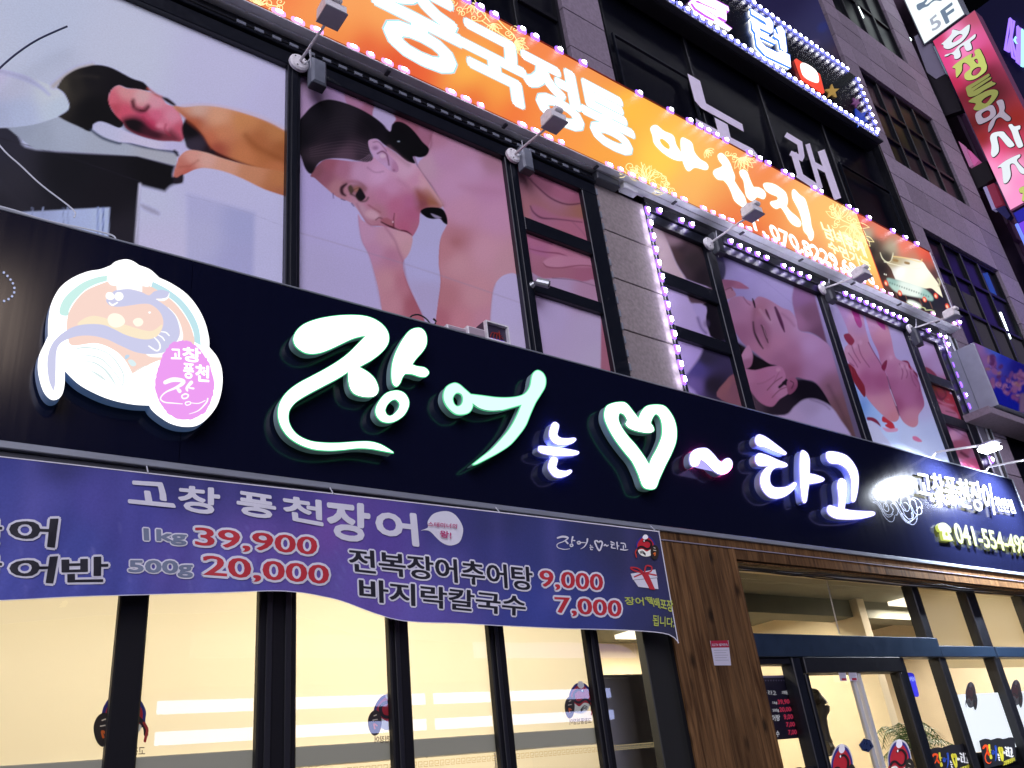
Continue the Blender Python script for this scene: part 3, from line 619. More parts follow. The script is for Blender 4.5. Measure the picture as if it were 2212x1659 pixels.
def paint3(x, y):
    "right-hand panes of the same picture: hands working a back"
    p = Print(x, y, 'a8707e'); s = G_.s
    p.fill(cc(G_, [(1500, -150, '9a6674'), (1750, 0, 'a8748a'), (1900, 150, '9c6858'), (1600, 150, 'a87076'), (1850, 250, 'a46874'), (1600, 350, 'ac7088'), (1700, 520, 'a46a7c'), (1950, 560, 'a2627a')]))
    s1 = T10.s
    p.poly(T10([(1200, 1130), (1280, 1120), (1420, 1180), (1560, 1230), (1620, 1290), (1500, 1320), (1400, 1290), (1320, 1250)]), cc(T10, [(1300, 1160, '8c566a'), (1450, 1240, 'a4647c'), (1560, 1290, '985a70')]), 14*s1)
    p.line(T10([(1190, 1125, 6), (1260, 1200, 9), (1360, 1285, 9), (1470, 1325, 9), (1590, 1310, 7)]), s, '5c2c44', 5*s1)
    p.line(T10([(1260, 1120), (1300, 1160), (1370, 1180)]), 6*s1, '6a3850', 5*s1)
    p.poly(T10([(1230, 1335), (1300, 1345), (1400, 1400), (1560, 1420), (1660, 1440), (1620, 1600), (1450, 1500), (1250, 1440)]), cc(T10, [(1300, 1380, 'aa6c84'), (1500, 1480, 'ac6a80'), (1250, 1420, 'a66e86')]), 14*s1)
    p.line(T10([(1225, 1335, 5), (1245, 1375, 8), (1300, 1412, 10), (1400, 1420, 6), (1560, 1440, 4)]), s, '5c2c48', 5*s1)
    p.line(T10([(1490, 1430), (1560, 1500), (1600, 1560)]), 5*s1, '82506a', 5*s1, .6)
    # second pane fingers
    p.poly(G_([(1530, 305), (1600, 315), (1700, 345), (1800, 360), (1960, 420), (1980, 500), (1800, 500), (1650, 440), (1550, 400)]), cc(G_, [(1600, 350, 'ae6c88'), (1750, 380, 'b4748c'), (1900, 450, 'b4788e'), (1600, 390, 'a8688a')]), 10*s)
    p.line(G_([(1535, 300, 4), (1600, 322, 7), (1700, 355, 6)]), s, '7a3454', 4*s)
    p.line(G_([(1550, 385, 4), (1640, 405, 6), (1740, 415, 7), (1800, 435, 4)]), s, '7a3656', 4*s)
    p.poly(G_([(1640, 470), (1690, 440), (1760, 430), (1860, 440), (1970, 460), (1975, 495), (1850, 490), (1740, 510), (1660, 500)]), cc(G_, [(1690, 460, 'bc8298'), (1850, 465, 'ba7e96')]), 7*s)
    p.line(G_([(1640, 480, 4), (1670, 505, 7), (1760, 510, 5), (1880, 494, 5), (1975, 500, 4)]), s, '7c3c54', 4*s)
    p.poly(G_([(1500, 572), (1640, 580), (1780, 578), (1900, 600), (2010, 640), (2020, 1200, 1), (1500, 1200, 1)]), cc(G_, [(1600, 600, 'a88ca8'), (1700, 620, 'b098b8'), (1950, 660, 'ae86a0'), (1700, 800, 'b8a8cc'), (1950, 900, 'b6a6c4'), (2050, 1100, 'b8aac4'), (1620, 700, 'a894b8')]), 5*s)
    p.line(G_([(1700, 578), (1850, 592), (1990, 632)]), 4*s, '5c3c50', 4*s, .8)
    p.blob(*G_([(1610, 745)])[0], 22*s, 24*s, '86708e', 26*s, .6)
    return p.c
def paintB1(x, y):
    p = Print(x, y, 'b8a4cc'); g = L_; s = g.s
    p.fill(cc(g, [(330, 450, 'c0a8b4'), (420, 650, 'bea8b8'), (450, 950, 'b8a6d4'), (500, 1100, 'ae9cc8'), (560, 1400, 'a894cc'), (600, 1600, '9c8ac0')]))
    p.poly(g([(300, 380), (360, 400, 1), (440, 620), (480, 720), (555, 825, 1), (400, 780), (300, 600)]), 'bfa8b0', 6*s)
    p.poly(g([(345, 380, 1), (440, 600), (490, 720), (560, 830, 1), (700, 880), (1000, 960), (900, 300)]), cc(g, [(420, 500, '84686e'), (480, 520, '927682'), (520, 600, '3a2c34'), (600, 700, '382e32'), (520, 780, '463640'), (700, 800, '2c242c'), (470, 640, '4c3838')]), 7*s)
    p.blob(*g([(455, 520)])[0], 70*s, 36*s, '8e7482', 40*s, .8, .5)
    p.poly(g([(560, 920, 1), (590, 1000), (680, 1010), (740, 1050), (900, 1000), (900, 880)]), '5c4654', 8*s)
    p.poly(g([(680, 1010), (705, 1050), (700, 1120), (730, 1240), (900, 1300), (900, 960)]), '1e1824', 5*s)
    p.poly(g([(600, 1010), (690, 1020), (705, 1060), (695, 1130), (728, 1235), (690, 1210), (640, 1110)]), cc(g, [(650, 1050, 'a898c8'), (700, 1200, 'a694be')]), 6*s)
    p.line(g([(640, 1110), (665, 1180), (700, 1220)]), 10*s, '5c4a80', 12*s)
    p.blob(*g([(705, 1150)])[0], 20*s, 24*s, '54426a', 14*s, .6)
    p.poly(g([(690, 1300, 1), (650, 1400), (560, 1520), (520, 1560), (620, 1640), (700, 1750), (1000, 1750), (1000, 1300)]), cc(g, [(640, 1480, '4c4280'), (700, 1400, '352f48'), (750, 1600, '2c2434'), (620, 1600, '66548e')]), 12*s)
    p.poly(g([(885, 1525, 1), (850, 1560), (780, 1680), (1000, 1750), (1000, 1500)]), cc(g, [(850, 1600, '8a5860'), (900, 1620, '7c5060')]), 5*s)
    return p.c
def paintB2(x, y):
    p = Print(x, y, '9c90bc'); g = I_; s = g.s
    p.fill(cc(g, [(300, 200, '9c90c4'), (600, 350, 'a296c6'), (200, 300, '9488bc'), (400, 1380, '40303e'), (100, 150, '241e46')]))
    p.poly(g([(60, 60), (130, 120), (160, 220), (150, 300), (120, 320), (40, 200)]), '2a2450', 8*s)
    p.line(g([(180, 130), (420, 280), (720, 520)]), 3*s, '847ab0', 6*s, .5)
    p.poly(g([(720, 350, 1), (875, 400, 1), (1000, 870, 1), (930, 790), (850, 745), (755, 725), (725, 600), (703, 480), (712, 400)]), cc(g, [(760, 450, '8a6490'), (830, 600, '7a5470'), (760, 650, '9a6c90'), (930, 780, '6c4864')]), 8*s)
    p.poly(g([(150, 700), (230, 800), (330, 870), (420, 940), (560, 1010), (700, 1120), (800, 1130), (900, 1160), (980, 1250), (1060, 1400), (1000, 1340), (900, 1290), (800, 1300), (720, 1390), (600, 1430), (400, 1420), (200, 1200)]), cc(g, [(400, 1000, '181018'), (820, 1200, '140e1e'), (600, 1380, '281e2c'), (350, 1350, '4c3a48')]), 10*s)
    fc = cc(g, [(230, 540, '9c7090'), (300, 600, 'a47294'), (350, 520, 'b080a4'), (280, 740, '905c7c'), (440, 700, '946080'), (420, 560, '9a6478'), (560, 620, 'b084a4'), (650, 700, 'aa7c9c'), (600, 820, 'ae7898'), (480, 860, 'a6708c'), (700, 900, 'a06c8e'), (850, 850, 'b28cb8'), (950, 960, 'aa80aa'), (700, 1060, '8c5674'), (620, 960, '946080'), (880, 1080, 'a0749c'), (1000, 1180, '80586e'), (1080, 1350, '704e58'), (1160, 1520, '66484c'), (760, 680, 'b48eb4')])
    p.poly(g([(185, 560), (180, 500), (215, 460), (290, 450), (335, 478), (385, 488), (425, 452), (480, 462), (540, 492), (620, 542), (690, 570), (738, 640), (758, 728), (870, 760), (960, 812), (1012, 862), (1042, 960), (1075, 1080), (1150, 1350), (1230, 1640), (1150, 1570), (1050, 1400), (970, 1250), (890, 1150), (800, 1125), (740, 1110), (700, 1140), (640, 1110), (590, 1020), (520, 1000), (460, 960), (390, 900), (300, 830), (230, 720)]), fc, 5*s)
    p.line(g([(1000, 1180), (1100, 1380), (1190, 1600)]), 16*s, '48303c', 20*s, .6)
    p.line(g([(380, 470, 4), (390, 500, 8), (400, 540, 5)]), 2.2*s, '301028', 4*s)
    p.line(g([(305, 455), (335, 500), (360, 520)]), 6*s, '70405c', 6*s, .8)
    p.line(g([(488, 560, 6), (500, 590, 9), (525, 645, 4)]), 2.2*s, '5a2a46', 5*s)
    p.line(g([(565, 540, 8), (590, 600, 13), (620, 680, 12), (640, 738, 4)]), 2.2*s, '54224a', 5*s)
    p.line(g([(620, 590), (680, 640), (720, 690)]), 10*s, '8a5878', 14*s, .7)
    p.line(g([(450, 685, 5), (470, 720, 9), (490, 780, 9), (506, 828, 4)]), 2.2*s, '2c1620', 4*s)
    p.line(g([(470, 690), (480, 740), (500, 790)]), 4*s, 'c09cb0', 4*s, .7)
    p.line(g([(385, 660, 6), (395, 740, 8), (430, 820, 8), (465, 875, 4)]), 2.2*s, '3c2434', 6*s)
    p.line(g([(400, 560), (390, 640), (410, 730)]), 20*s, '7c4e64', 22*s, .6)
    p.line(g([(440, 560), (500, 640), (530, 660)]), 12*s, 'b892a8', 14*s, .6)
    p.poly(g([(430, 640), (480, 660), (530, 740), (510, 860), (470, 840), (430, 740)]), '84546e', 22*s, op=.45)
    # masseur's hands
    hc = cc(g, [(350, 1090, 'a87090'), (450, 1090, 'a4688a'), (560, 1050, 'a66c90'), (420, 1200, '9c6484'), (500, 1300, 'a06484'), (620, 1200, 'a87294')])
    p.poly(g([(290, 1045), (400, 1052), (500, 1027), (600, 1018), (640, 1060), (650, 1120), (620, 1158), (668, 1190), (672, 1240), (600, 1290), (540, 1350), (450, 1322), (380, 1245), (320, 1150)]), hc, 5*s)
    p.line(g([(500, 1215), (560, 1150), (620, 1110)]), 7*s, '6a3850', 5*s); p.line(g([(540, 1275), (600, 1215), (660, 1190)]), 6*s, '6a3850', 5*s)
    p.line(g([(600, 1190), (635, 1160)]), 22*s, '1e0e1c', 6*s); p.line(g([(560, 1140), (600, 1060)]), 5*s, '7c4864', 6*s, .7)
    p.line(g([(420, 1165), (480, 1150), (560, 1100)]), 5*s, '7c4864', 7*s, .6); p.blob(*g([(590, 1050)])[0], 18*s, 16*s, 'ba88a4', 9*s, .7)
    p.poly(g([(272, 975), (300, 910), (340, 850), (362, 870), (382, 930), (375, 1000), (345, 1035), (285, 1040)]), cc(g, [(320, 920, 'b07e9e'), (340, 1000, '94607e')]), 5*s)
    p.poly(g([(660, 1150), (700, 1110), (740, 1130), (745, 1185), (710, 1235), (670, 1245)]), cc(g, [(700, 1150, '905474'), (720, 1200, '804664')]), 5*s); p.line(g([(690, 1140), (715, 1160), (700, 1200)]), 7*s, '4a2038', 5*s)
    p.poly(g([(112, 318), (250, 324), (320, 360), (348, 388), (240, 386), (212, 376), (242, 425), (235, 450), (160, 472), (125, 400)]), cc(g, [(180, 340, '8a5270'), (300, 370, '9a5e7c'), (200, 420, 'a07088')]), 5*s)
    p.line(g([(150, 400), (200, 380), (215, 400)]), 6*s, '5c2c44', 5*s)
    # pillow
    p.poly(g([(380, 1440), (640, 1420), (720, 1350), (800, 1292), (900, 1290), (1020, 1350), (1100, 1460), (1190, 1610), (1100, 1700), (400, 1700)]), cc(g, [(700, 1450, 'a894b8'), (850, 1330, '9c8cb0'), (1000, 1450, 'aa9cc4'), (900, 1550, 'a898c0')]), 9*s)
    p.line(g([(850, 1290), (960, 1330), (1010, 1370)]), 8*s, '584868', 10*s, .7)
    return p.c
def paintB3(x, y):
    p = Print(x, y, 'b0a4d0'); g = J_; s = g.s
    p.fill(cc(g, [(80, 250, 'a89ccc'), (680, 400, 'a69ac4'), (800, 800, 'a89cc8'), (200, 700, 'b4b0dc'), (300, 950, '8ca4dc'), (360, 1080, '5a86cc'), (480, 1100, '94b4e4'), (420, 1300, 'a8aed0'), (600, 1350, 'b4c8ee'), (800, 1350, 'b0bede'), (1000, 1300, 'a8b4d8'), (950, 1100, 'aaa8d0'), (850, 1450, 'c0cce8')]))
    p.poly(g([(340, 1240), (420, 1200), (500, 1230), (560, 1320), (640, 1420), (700, 1500), (350, 1500)]), 'b8bcd8', 8*s)
    lc = cc(g, [(180, 200, 'b08ac0'), (300, 230, 'bc8cb4'), (350, 330, 'a87ca4'), (250, 480, 'c08cac'), (380, 480, 'b4809e'), (220, 580, 'b88aa8'), (330, 600, 'b47a98'), (300, 700, 'b0749a'), (470, 700, 'aa6c94'), (400, 820, 'a05a82'), (540, 840, '985078'), (480, 930, 'a4648a'), (480, 1000, 'ba8298'), (600, 1060, 'b87a94'), (660, 1160, 'b87886'), (560, 1080, 'bc8898')])
    p.poly(g([(100, 60, 1), (260, 120), (370, 190), (400, 340), (450, 510), (530, 650), (600, 780), (622, 900), (682, 1060), (712, 1155), (692, 1202), (640, 1207), (560, 1150), (470, 1060), (400, 965), (388, 900), (325, 790), (240, 660), (200, 590), (205, 520), (240, 470), (232, 360), (180, 230)]), lc, 4*s)
    rc = cc(g, [(450, 300, 'b07ea6'), (560, 400, 'b88098'), (540, 560, 'a8688a'), (640, 600, 'b882a4'), (640, 720, 'a86c92'), (640, 860, '985880'), (760, 720, 'b07c9c'), (860, 800, '985a80'), (730, 900, 'a0628a'), (800, 1000, 'a2628c'), (920, 980, '925078'), (820, 1150, 'b47c94'), (840, 1230, 'b87c8c'), (700, 1050, '904a70')])
    p.poly(g([(385, 190, 1), (600, 290, 1), (640, 440), (675, 600), (740, 645), (800, 672), (870, 760), (922, 930), (947, 1040), (930, 1092), (892, 1150), (886, 1232), (840, 1262), (765, 1225), (712, 1145), (655, 980), (622, 880), (600, 780), (570, 720), (520, 610), (455, 440)]), rc, 4*s)
    p.poly(g([(380, 220), (400, 340), (455, 500), (525, 640), (515, 560), (450, 420), (400, 250)]), 'a098cc', 4*s)
    p.line(g([(425, 470), (480, 570), (530, 650), (575, 735)]), 8*s, '74285c', 5*s)
    p.line(g([(600, 790, 6), (640, 930, 10), (690, 1080, 12), (712, 1150, 6)]), s, '5a3050', 6*s)
    p.line(g([(630, 910), (655, 980), (685, 1060)]), 5*s, 'c4b4d0', 4*s)
    for q in ([(265, 480), (290, 560), (350, 660)], [(330, 490), (360, 590), (435, 700)], [(240, 570), (290, 640), (325, 700)], [(250, 660), (290, 690)]): p.line(g(q), 8*s, '84466c', 5*s)
    for q in ([(715, 670), (745, 740), (735, 810)], [(765, 690), (790, 760), (780, 800)], [(815, 740), (840, 830), (870, 880)], [(850, 780), (900, 860), (900, 930)]): p.line(g(q), 8*s, '80406c', 6*s)
    for a, b in ((300, 500), (230, 540), (350, 470), (635, 610), (735, 690), (785, 700)): p.blob(*g([(a, b)])[0], 16*s, 20*s, 'c294b4', 12*s, .7)
    p.poly(g([(380, 740), (520, 760), (600, 860), (600, 910), (450, 920), (390, 880)]), '96507a', 40*s, op=.5)
    for q, k in (([(258, 140), (320, 168), (350, 240), (367, 300), (350, 335), (320, 310), (290, 240)], 'a02c7c'), ([(488, 245), (560, 268), (580, 320), (580, 355), (530, 322)], 'a43484'), ([(195, 400), (240, 386), (275, 420), (295, 460), (262, 497), (215, 455)], '8c2446'), ([(230, 668), (290, 705), (330, 780), (390, 880), (392, 982), (330, 905), (262, 790)], '7e2232'),
                 ([(572, 650), (600, 636), (592, 700), (570, 735), (545, 700)], '7c1e44'), ([(735, 642), (795, 645), (828, 725), (800, 700), (790, 665)], '84204a'), ([(560, 1158), (610, 1190), (658, 1228), (672, 1290), (600, 1262), (580, 1240), (600, 1225), (553, 1205)], 'b42c3c'), ([(556, 1262), (620, 1275), (692, 1270), (690, 1300), (600, 1305)], 'c890b0'), ([(414, 1168), (470, 1172), (515, 1205), (541, 1255), (500, 1225), (450, 1200), (416, 1195)], '802040'), ([(840, 1346), (880, 1350), (926, 1392), (890, 1398), (842, 1375)], 'c06c90'), ([(840, 735), (880, 760), (885, 800)], '74284c')):
        p.poly(g(q), k, 4*s)
    return p.c
def paintB4(x, y):
    p = Print(x, y, 'a890bc'); g = J_; s = g.s
    p.fill(cc(g, [(900, 480, 'b096c4'), (1100, 700, 'a88cb8'), (1000, 900, '7c2c38'), (1100, 950, '8c2634'), (1150, 1050, '983c5c'), (1200, 960, 'a02c34'), (1150, 1300, 'a8789c'), (1250, 1400, 'ac7898')]))
    p.poly(g([(935, 720), (970, 700), (1030, 740), (1060, 790), (950, 800)]), '84344c', 5*s)
    p.poly(g([(980, 840), (1190, 930), (1300, 1200), (1100, 1150)]), cc(g, [(1020, 900, '64301e'), (1100, 920, '802c34'), (1080, 1000, '74203c'), (1180, 1000, '9a2c3a'), (1150, 1100, 'a8506c'), (1220, 1100, '902c40')]), 5*s, smooth=False)
    p.line(g([(1050, 920), (1100, 1000), (1150, 960), (1120, 900)]), 10*s, '4e1424', 9*s)
    p.line(g([(1060, 1000), (1130, 1040), (1220, 1060)]), 9*s, 'b0607c', 8*s)
    p.poly(g([(1060, 1050), (1130, 1060), (1250, 1130), (1250, 1200), (1080, 1140)]), 'a4607c', 8*s)
    p.line(g([(1150, 1110), (1232, 1130)]), 7*s, '5c1c38', 7*s)
    p.poly(g([(1180, 940), (1240, 930), (1250, 970)]), 'b8a4cc', 4*s)
    q = cv(3500, 1150, .3616); t = q.s
    p.poly(q([(600, 1440), (900, 1520), (1100, 1900), (700, 1900)]), cc(q, [(650, 1460, '7a4470'), (760, 1500, 'a87ca4'), (700, 1560, 'b480a0'), (850, 1600, '8c5470')]), 6*t, smooth=False)
    q = cv(3000, 1548, .4665); t = q.s
    p.poly(q([(1600, 410), (1700, 400), (1760, 480), (1700, 560), (1620, 500)]), '8c4c64', 12*t); p.line(q([(1680, 500), (1740, 540)]), 20*t, '4e1830', 9*t)
    p.poly(q([(1700, 560), (1850, 560), (1880, 680), (1720, 640)]), 'a4486c', 14*t); p.line(q([(1560, 270), (1740, 380)]), 6*t, '6c3c60', 6*t)
    return p.c
ZB, ZT = .60, 1.160
def sheet(label, a, b, c_, d, painter, step=.0075, parent=None, nm='poster', **kw):
    if parent is None: return print_sheet(nm, a*YP, b*YP, rz(c_, YP), rz(d, YP), YP, step, painter, M_print, None, label=label, category='poster', **kw)
    return print_sheet(nm, a*YP, b*YP, rz(c_, YP), rz(d, YP), YP, step, painter, M_print, parent)
sheet('window picture of a dark-haired woman lying face down on a towel', -.22, .424, ZB, 1.165, paint1, .0078)
sheet('window picture of a smiling woman resting her cheek on her hand', .436, .886, ZB, 1.165, paint2, .0072)
t = thing('poster', 'three-pane window picture of hands kneading a back, left of the granite pier', 'poster', (1.0*YP, YP, 4.5))
for k, (c_, d) in enumerate(((ZB, .85), (.868, .996), (1.015, 1.165))): sheet('', .902, 1.095, c_, d, paint3, .008, t, 'print_pane')
t = thing('poster', 'dim three-pane window picture of a sleeve and white cloth, right of the granite pier', 'poster', (1.4*YP, YP, 4.5))
for k, (c_, d) in enumerate(((ZB, .85), (.872, .988), (1.012, 1.155))): sheet('', 1.295, 1.492, c_, d, paintB1, .009, t, 'print_pane')
sheet('window picture of a woman getting a face massage with eyes closed', 1.512, 1.972, ZB, 1.155, paintB2, .0085)
sheet('window picture of two bare feet with red petals on blue cloth', 1.988, 2.420, ZB, 1.155, paintB3, .0095)
t = thing('poster', 'narrow three-pane window picture of red petals beside the violet LED column', 'poster', (2.5*YP, YP, 4.5))
for k, (c_, d) in enumerate(((ZB, .85), (.874, .986), (1.010, 1.155))): sheet('', 2.445, 2.604, c_, d, paintB4, .011, t, 'print_pane')
obj('poster_backing', box(-.3*YP, 2.65*YP, YP+.01, YP+.06, rz(ZB, YP), rz(1.17, YP)), M_black, bld)
obj('poster_edge', box(-.2*YP, 1.09*YP, YP-.012, YP-.006, rz(1.1585, YP)-.004, rz(1.1585, YP)+.004), M_whiteplastic, bld)
# ------------------------------------------------------------------ the black restaurant signboard
m = bpy.data.materials.new('gloss_navy_panel'); m.use_nodes = True; n = m.node_tree.nodes; l = m.node_tree.links; b = n['Principled BSDF']
b.inputs['Base Color'].default_value = (.0045, .0055, .020, 1); b.inputs['Specular IOR Level'].default_value = .55
tc = n.new('ShaderNodeTexCoord'); mp = n.new('ShaderNodeMapping'); mp.inputs['Scale'].default_value = (26, 1, .5); l.new(tc.outputs['Object'], mp.inputs[0])
nz = n.new('ShaderNodeTexNoise'); nz.inputs['Scale'].default_value = 1.; nz.inputs['Detail'].default_value = 5; l.new(mp.outputs[0], nz.inputs['Vector'])
mr = n.new('ShaderNodeMapRange'); mr.inputs[1].default_value = .35; mr.inputs[2].default_value = .75; mr.inputs[3].default_value = .14; mr.inputs[4].default_value = .19
l.new(nz.outputs[0], mr.inputs[0]); l.new(mr.outputs[0], b.inputs['Roughness'])
bp = n.new('ShaderNodeBump'); bp.inputs['Strength'].default_value = .012; bp.inputs['Distance'].default_value = .01; l.new(nz.outputs[0], bp.inputs['Height']); l.new(bp.outputs[0], b.inputs['Normal'])
M_navy = m
sg = thing('restaurant_signboard', 'long glossy black signboard with glowing eel emblem, brush letters and a heart', 'signboard', (3, YS, rz(.408, YS)))
XE = 2.782*YS
for k, (a, b_) in enumerate(((-2.4, 1.2), (1.2, 4.9), (4.9, 8.5), (8.5, XE-.01))):
    obj('board_panel', box(a+.0015, b_-.0015, YS, YS+.03, rz(.411, YS), rz(.712, YS)), M_navy, sg)
obj('board_box', box(-2.4, XE, YS+.031, YS+.13, rz(.409, YS), rz(.711, YS)), M_greydark, sg)
obj('top_trim', box(-2.4, XE, YS-.006, YS+.14, rz(.712, YS), rz(.715, YS), .003), M_alu, sg)
obj('bottom_trim', box(-2.4, XE, YS-.012, YS+.14, rz(.402, YS), rz(.411, YS), .004), M_alu, sg)
obj('bottom_trim', box(-2.4, XE, YS+.02, YS+.14, rz(.388, YS), rz(.4015, YS), .004), M_greydark, sg)
obj('bottom_trim', box(-2.4, XE, YS+.01, YS+.05, rz(.3855, YS), rz(.3875, YS), .001), mat('lilac_edge', (.3, .27, .33), .5), sg)
obj('end_trim', box(XE-.010, XE+.01, YS-.008, YS+.13, rz(.411, YS), rz(.712, YS), .003), M_alu, sg)

M_facew = emat('white_letter_face', (.90, 1., .97), 2.6)
M_faceg = emat('mint_letter_face', (.62, 1., .84), 1.25)
M_facev = emat('cool_letter_face', (.93, .95, 1.), 3.2)
M_rimg = emat('green_letter_edge', (.12, .85, .38), 1.)  # rim emission paints the overexposed colour fringe of the lit faces
M_rimv = emat('violet_letter_edge', (.42, .38, 1.), 1.2)
M_sideg = mat('mint_letter_return', (.26, .35, .40), .4, 0, (.25, .55, .5), .06)
M_sidev = mat('blue_letter_return', (.27, .30, .42), .4, 0, (.3, .35, .8), .06)
M_halo = emat('halo_light', (.16, .20, 1.), 24.); M_halor = emat('red_halo_light', (1., .06, .25), 30.)
YF = YS-.098
def channel(name, g, loops, face, side, rim, parent=sg, yf=YF, depth=.07, rimw=1.7, halo=None, sub=7, hw=.6):
    lp = [smooth_closed(g(L), sub) for L in loops]
    V, F = wall(lp, yf, yf+depth); nside = len(F)
    V2, F2 = flat(lp, yf); V3 = [(p[0], yf+depth, p[2]) for p in V2]
    n0 = len(V); n1 = n0+len(V2)
    VV = V+V2+V3; FF = F+[tuple(i+n0 for i in f) for f in F2]+[tuple(i+n1 for i in f) for f in F2]
    o = obj(name, (VV, FF), [side, face], parent, fm=[0]*nside+[1]*len(F2)+[0]*len(F2))
    if rim:
        rl = [offset_poly(lp[0], rimw)]+[offset_poly(q, -rimw) for q in lp[1:]]
        A = flat(rl, yf+.004); B = wall(rl, yf+.004, yf+.010)
        obj('letter_edge', merge(A, B), rim, o)  # glowing outline added for the light fringe round the letter
    if halo:
        A = flat([offset_poly(lp[0], hw)]+[offset_poly(q, -hw) for q in lp[1:]], yf+depth+.001)
        obj('halo_strip', A, halo, o)  # back light on the panel, also standing in for camera glow round the letter
    return o
A_ = cv(1040, 1200, .38567); B_ = cv(1680, 1400, .38567); C_ = cv(2300, 1500, .38567); D_ = cv(2900, 1650, .31646); K_ = cv(100, 1000, .43407)
channel('letter', A_, [[(305, 330), (340, 260), (420, 195), (560, 145), (740, 115), (920, 108), (1060, 125), (1170, 175), (1245, 250), (1272, 330), (1255, 410), (1190, 490), (1100, 560), (1030, 600), (965, 635, 1), (1060, 690), (1130, 760), (1165, 850), (1150, 912), (1095, 940), (1000, 935), (920, 905), (880, 850), (862, 770), (860, 680, 1), (760, 745), (600, 830), (450, 910), (330, 985), (265, 1060), (245, 1130), (255, 1210), (300, 1290), (370, 1350), (480, 1395), (620, 1412), (780, 1412), (950, 1400), (1080, 1400), (1180, 1425), (1260, 1468), (1322, 1510, 1), (1200, 1487), (1080, 1466), (950, 1462), (800, 1478), (660, 1485), (500, 1470), (360, 1420), (250, 1345), (180, 1250), (148, 1150), (150, 1050), (185, 960), (250, 880), (350, 805), (480, 735), (620, 660), (760, 575), (870, 490), (960, 400), (1038, 320, 1), (1000, 318), (900, 345), (780, 400), (650, 460), (540, 493), (430, 490), (345, 440), (308, 385)]], M_facew, M_sideg, M_rimg)
channel('letter', A_, [[(1570, 238), (1625, 260), (1655, 320), (1655, 400), (1620, 470), (1550, 550), (1508, 610, 1), (1560, 630), (1640, 645), (1680, 690), (1650, 730), (1590, 730), (1510, 705), (1440, 700, 1), (1410, 740), (1385, 800), (1350, 832), (1315, 800), (1303, 720), (1312, 600), (1350, 480), (1420, 350), (1490, 265)]], M_facew, M_sideg, M_rimg)
channel('letter', A_, [[(1350, 878), (1430, 905), (1475, 980), (1465, 1060), (1410, 1140), (1310, 1195), (1210, 1190), (1150, 1130), (1143, 1060), (1180, 980), (1250, 905)], [(1345, 965), (1385, 1010), (1370, 1070), (1310, 1130), (1260, 1130), (1233, 1080), (1255, 1020), (1300, 975)]], M_facew, M_sideg, M_rimg)
channel('letter', B_, [[(275, 283), (330, 295), (390, 345), (450, 397, 1), (560, 410), (720, 430), (860, 430), (960, 412), (1020, 375), (1058, 310), (1075, 220), (1095, 175), (1135, 153), (1185, 180), (1213, 240), (1205, 320), (1160, 400), (1110, 480), (1060, 590), (1010, 710), (940, 810), (850, 910), (740, 985), (620, 1050), (510, 1105), (470, 1112, 1), (560, 1040), (660, 960), (760, 855), (850, 745), (920, 620), (970, 500, 1), (880, 525), (760, 555), (640, 560), (540, 535), (468, 485, 1), (465, 530), (430, 580), (360, 600), (290, 590), (220, 530), (180, 460), (175, 390), (205, 320)], [(320, 378), (360, 400), (372, 450), (355, 500), (315, 520), (280, 495), (265, 440), (285, 395)]], M_faceg, M_sideg, M_rimg)
for L in ([(1315, 682), (1348, 710), (1340, 760), (1332, 810), (1370, 842), (1440, 848), (1505, 842), (1522, 860), (1480, 895), (1400, 910), (1320, 900), (1270, 855), (1253, 800), (1265, 740), (1285, 695)],
          [(1165, 925), (1300, 935), (1430, 955), (1530, 975), (1553, 990), (1530, 1010), (1440, 1022), (1320, 1020), (1200, 1000), (1148, 975), (1145, 940)],
          [(1305, 1037), (1335, 1060), (1325, 1110), (1320, 1140), (1350, 1170), (1420, 1180), (1465, 1168), (1480, 1185), (1440, 1220), (1370, 1242), (1310, 1235), (1265, 1190), (1243, 1140), (1255, 1080), (1275, 1045)]):
    channel('letter', B_, [L], M_facev, M_sidev, M_rimv, halo=M_halo, rimw=1.5)
channel('heart_symbol', C_, [[(390, 217), (440, 240), (490, 300), (555, 385, 1), (590, 310), (640, 260), (720, 245), (810, 255), (870, 310), (920, 400), (942, 500), (935, 620), (890, 740), (830, 860), (770, 990), (725, 1093), (640, 1098), (595, 1060), (550, 940), (490, 820), (410, 720), (320, 600), (250, 480), (210, 370), (225, 270), (290, 230)],
     [(370, 325), (410, 345), (440, 400), (425, 440), (470, 485), (570, 518), (670, 528), (712, 505), (700, 460), (680, 430), (700, 370), (735, 335), (775, 370), (797, 450), (795, 560), (750, 680), (690, 790), (665, 860, 1), (610, 770), (530, 660), (450, 570), (385, 480), (350, 400), (352, 345)]], M_facew, M_sideg, M_rimg)
channel('tilde_symbol', C_, [[(1200, 687), (1260, 695), (1320, 750), (1370, 810), (1405, 832, 1), (1440, 800), (1480, 793), (1510, 830), (1500, 890), (1450, 940), (1390, 952), (1330, 920), (1260, 850), (1190, 795, 1), (1165, 855), (1110, 872), (1082, 830), (1085, 755), (1130, 705)]], M_facev, M_sidev, M_rimv, halo=M_halor, rimw=1.5)
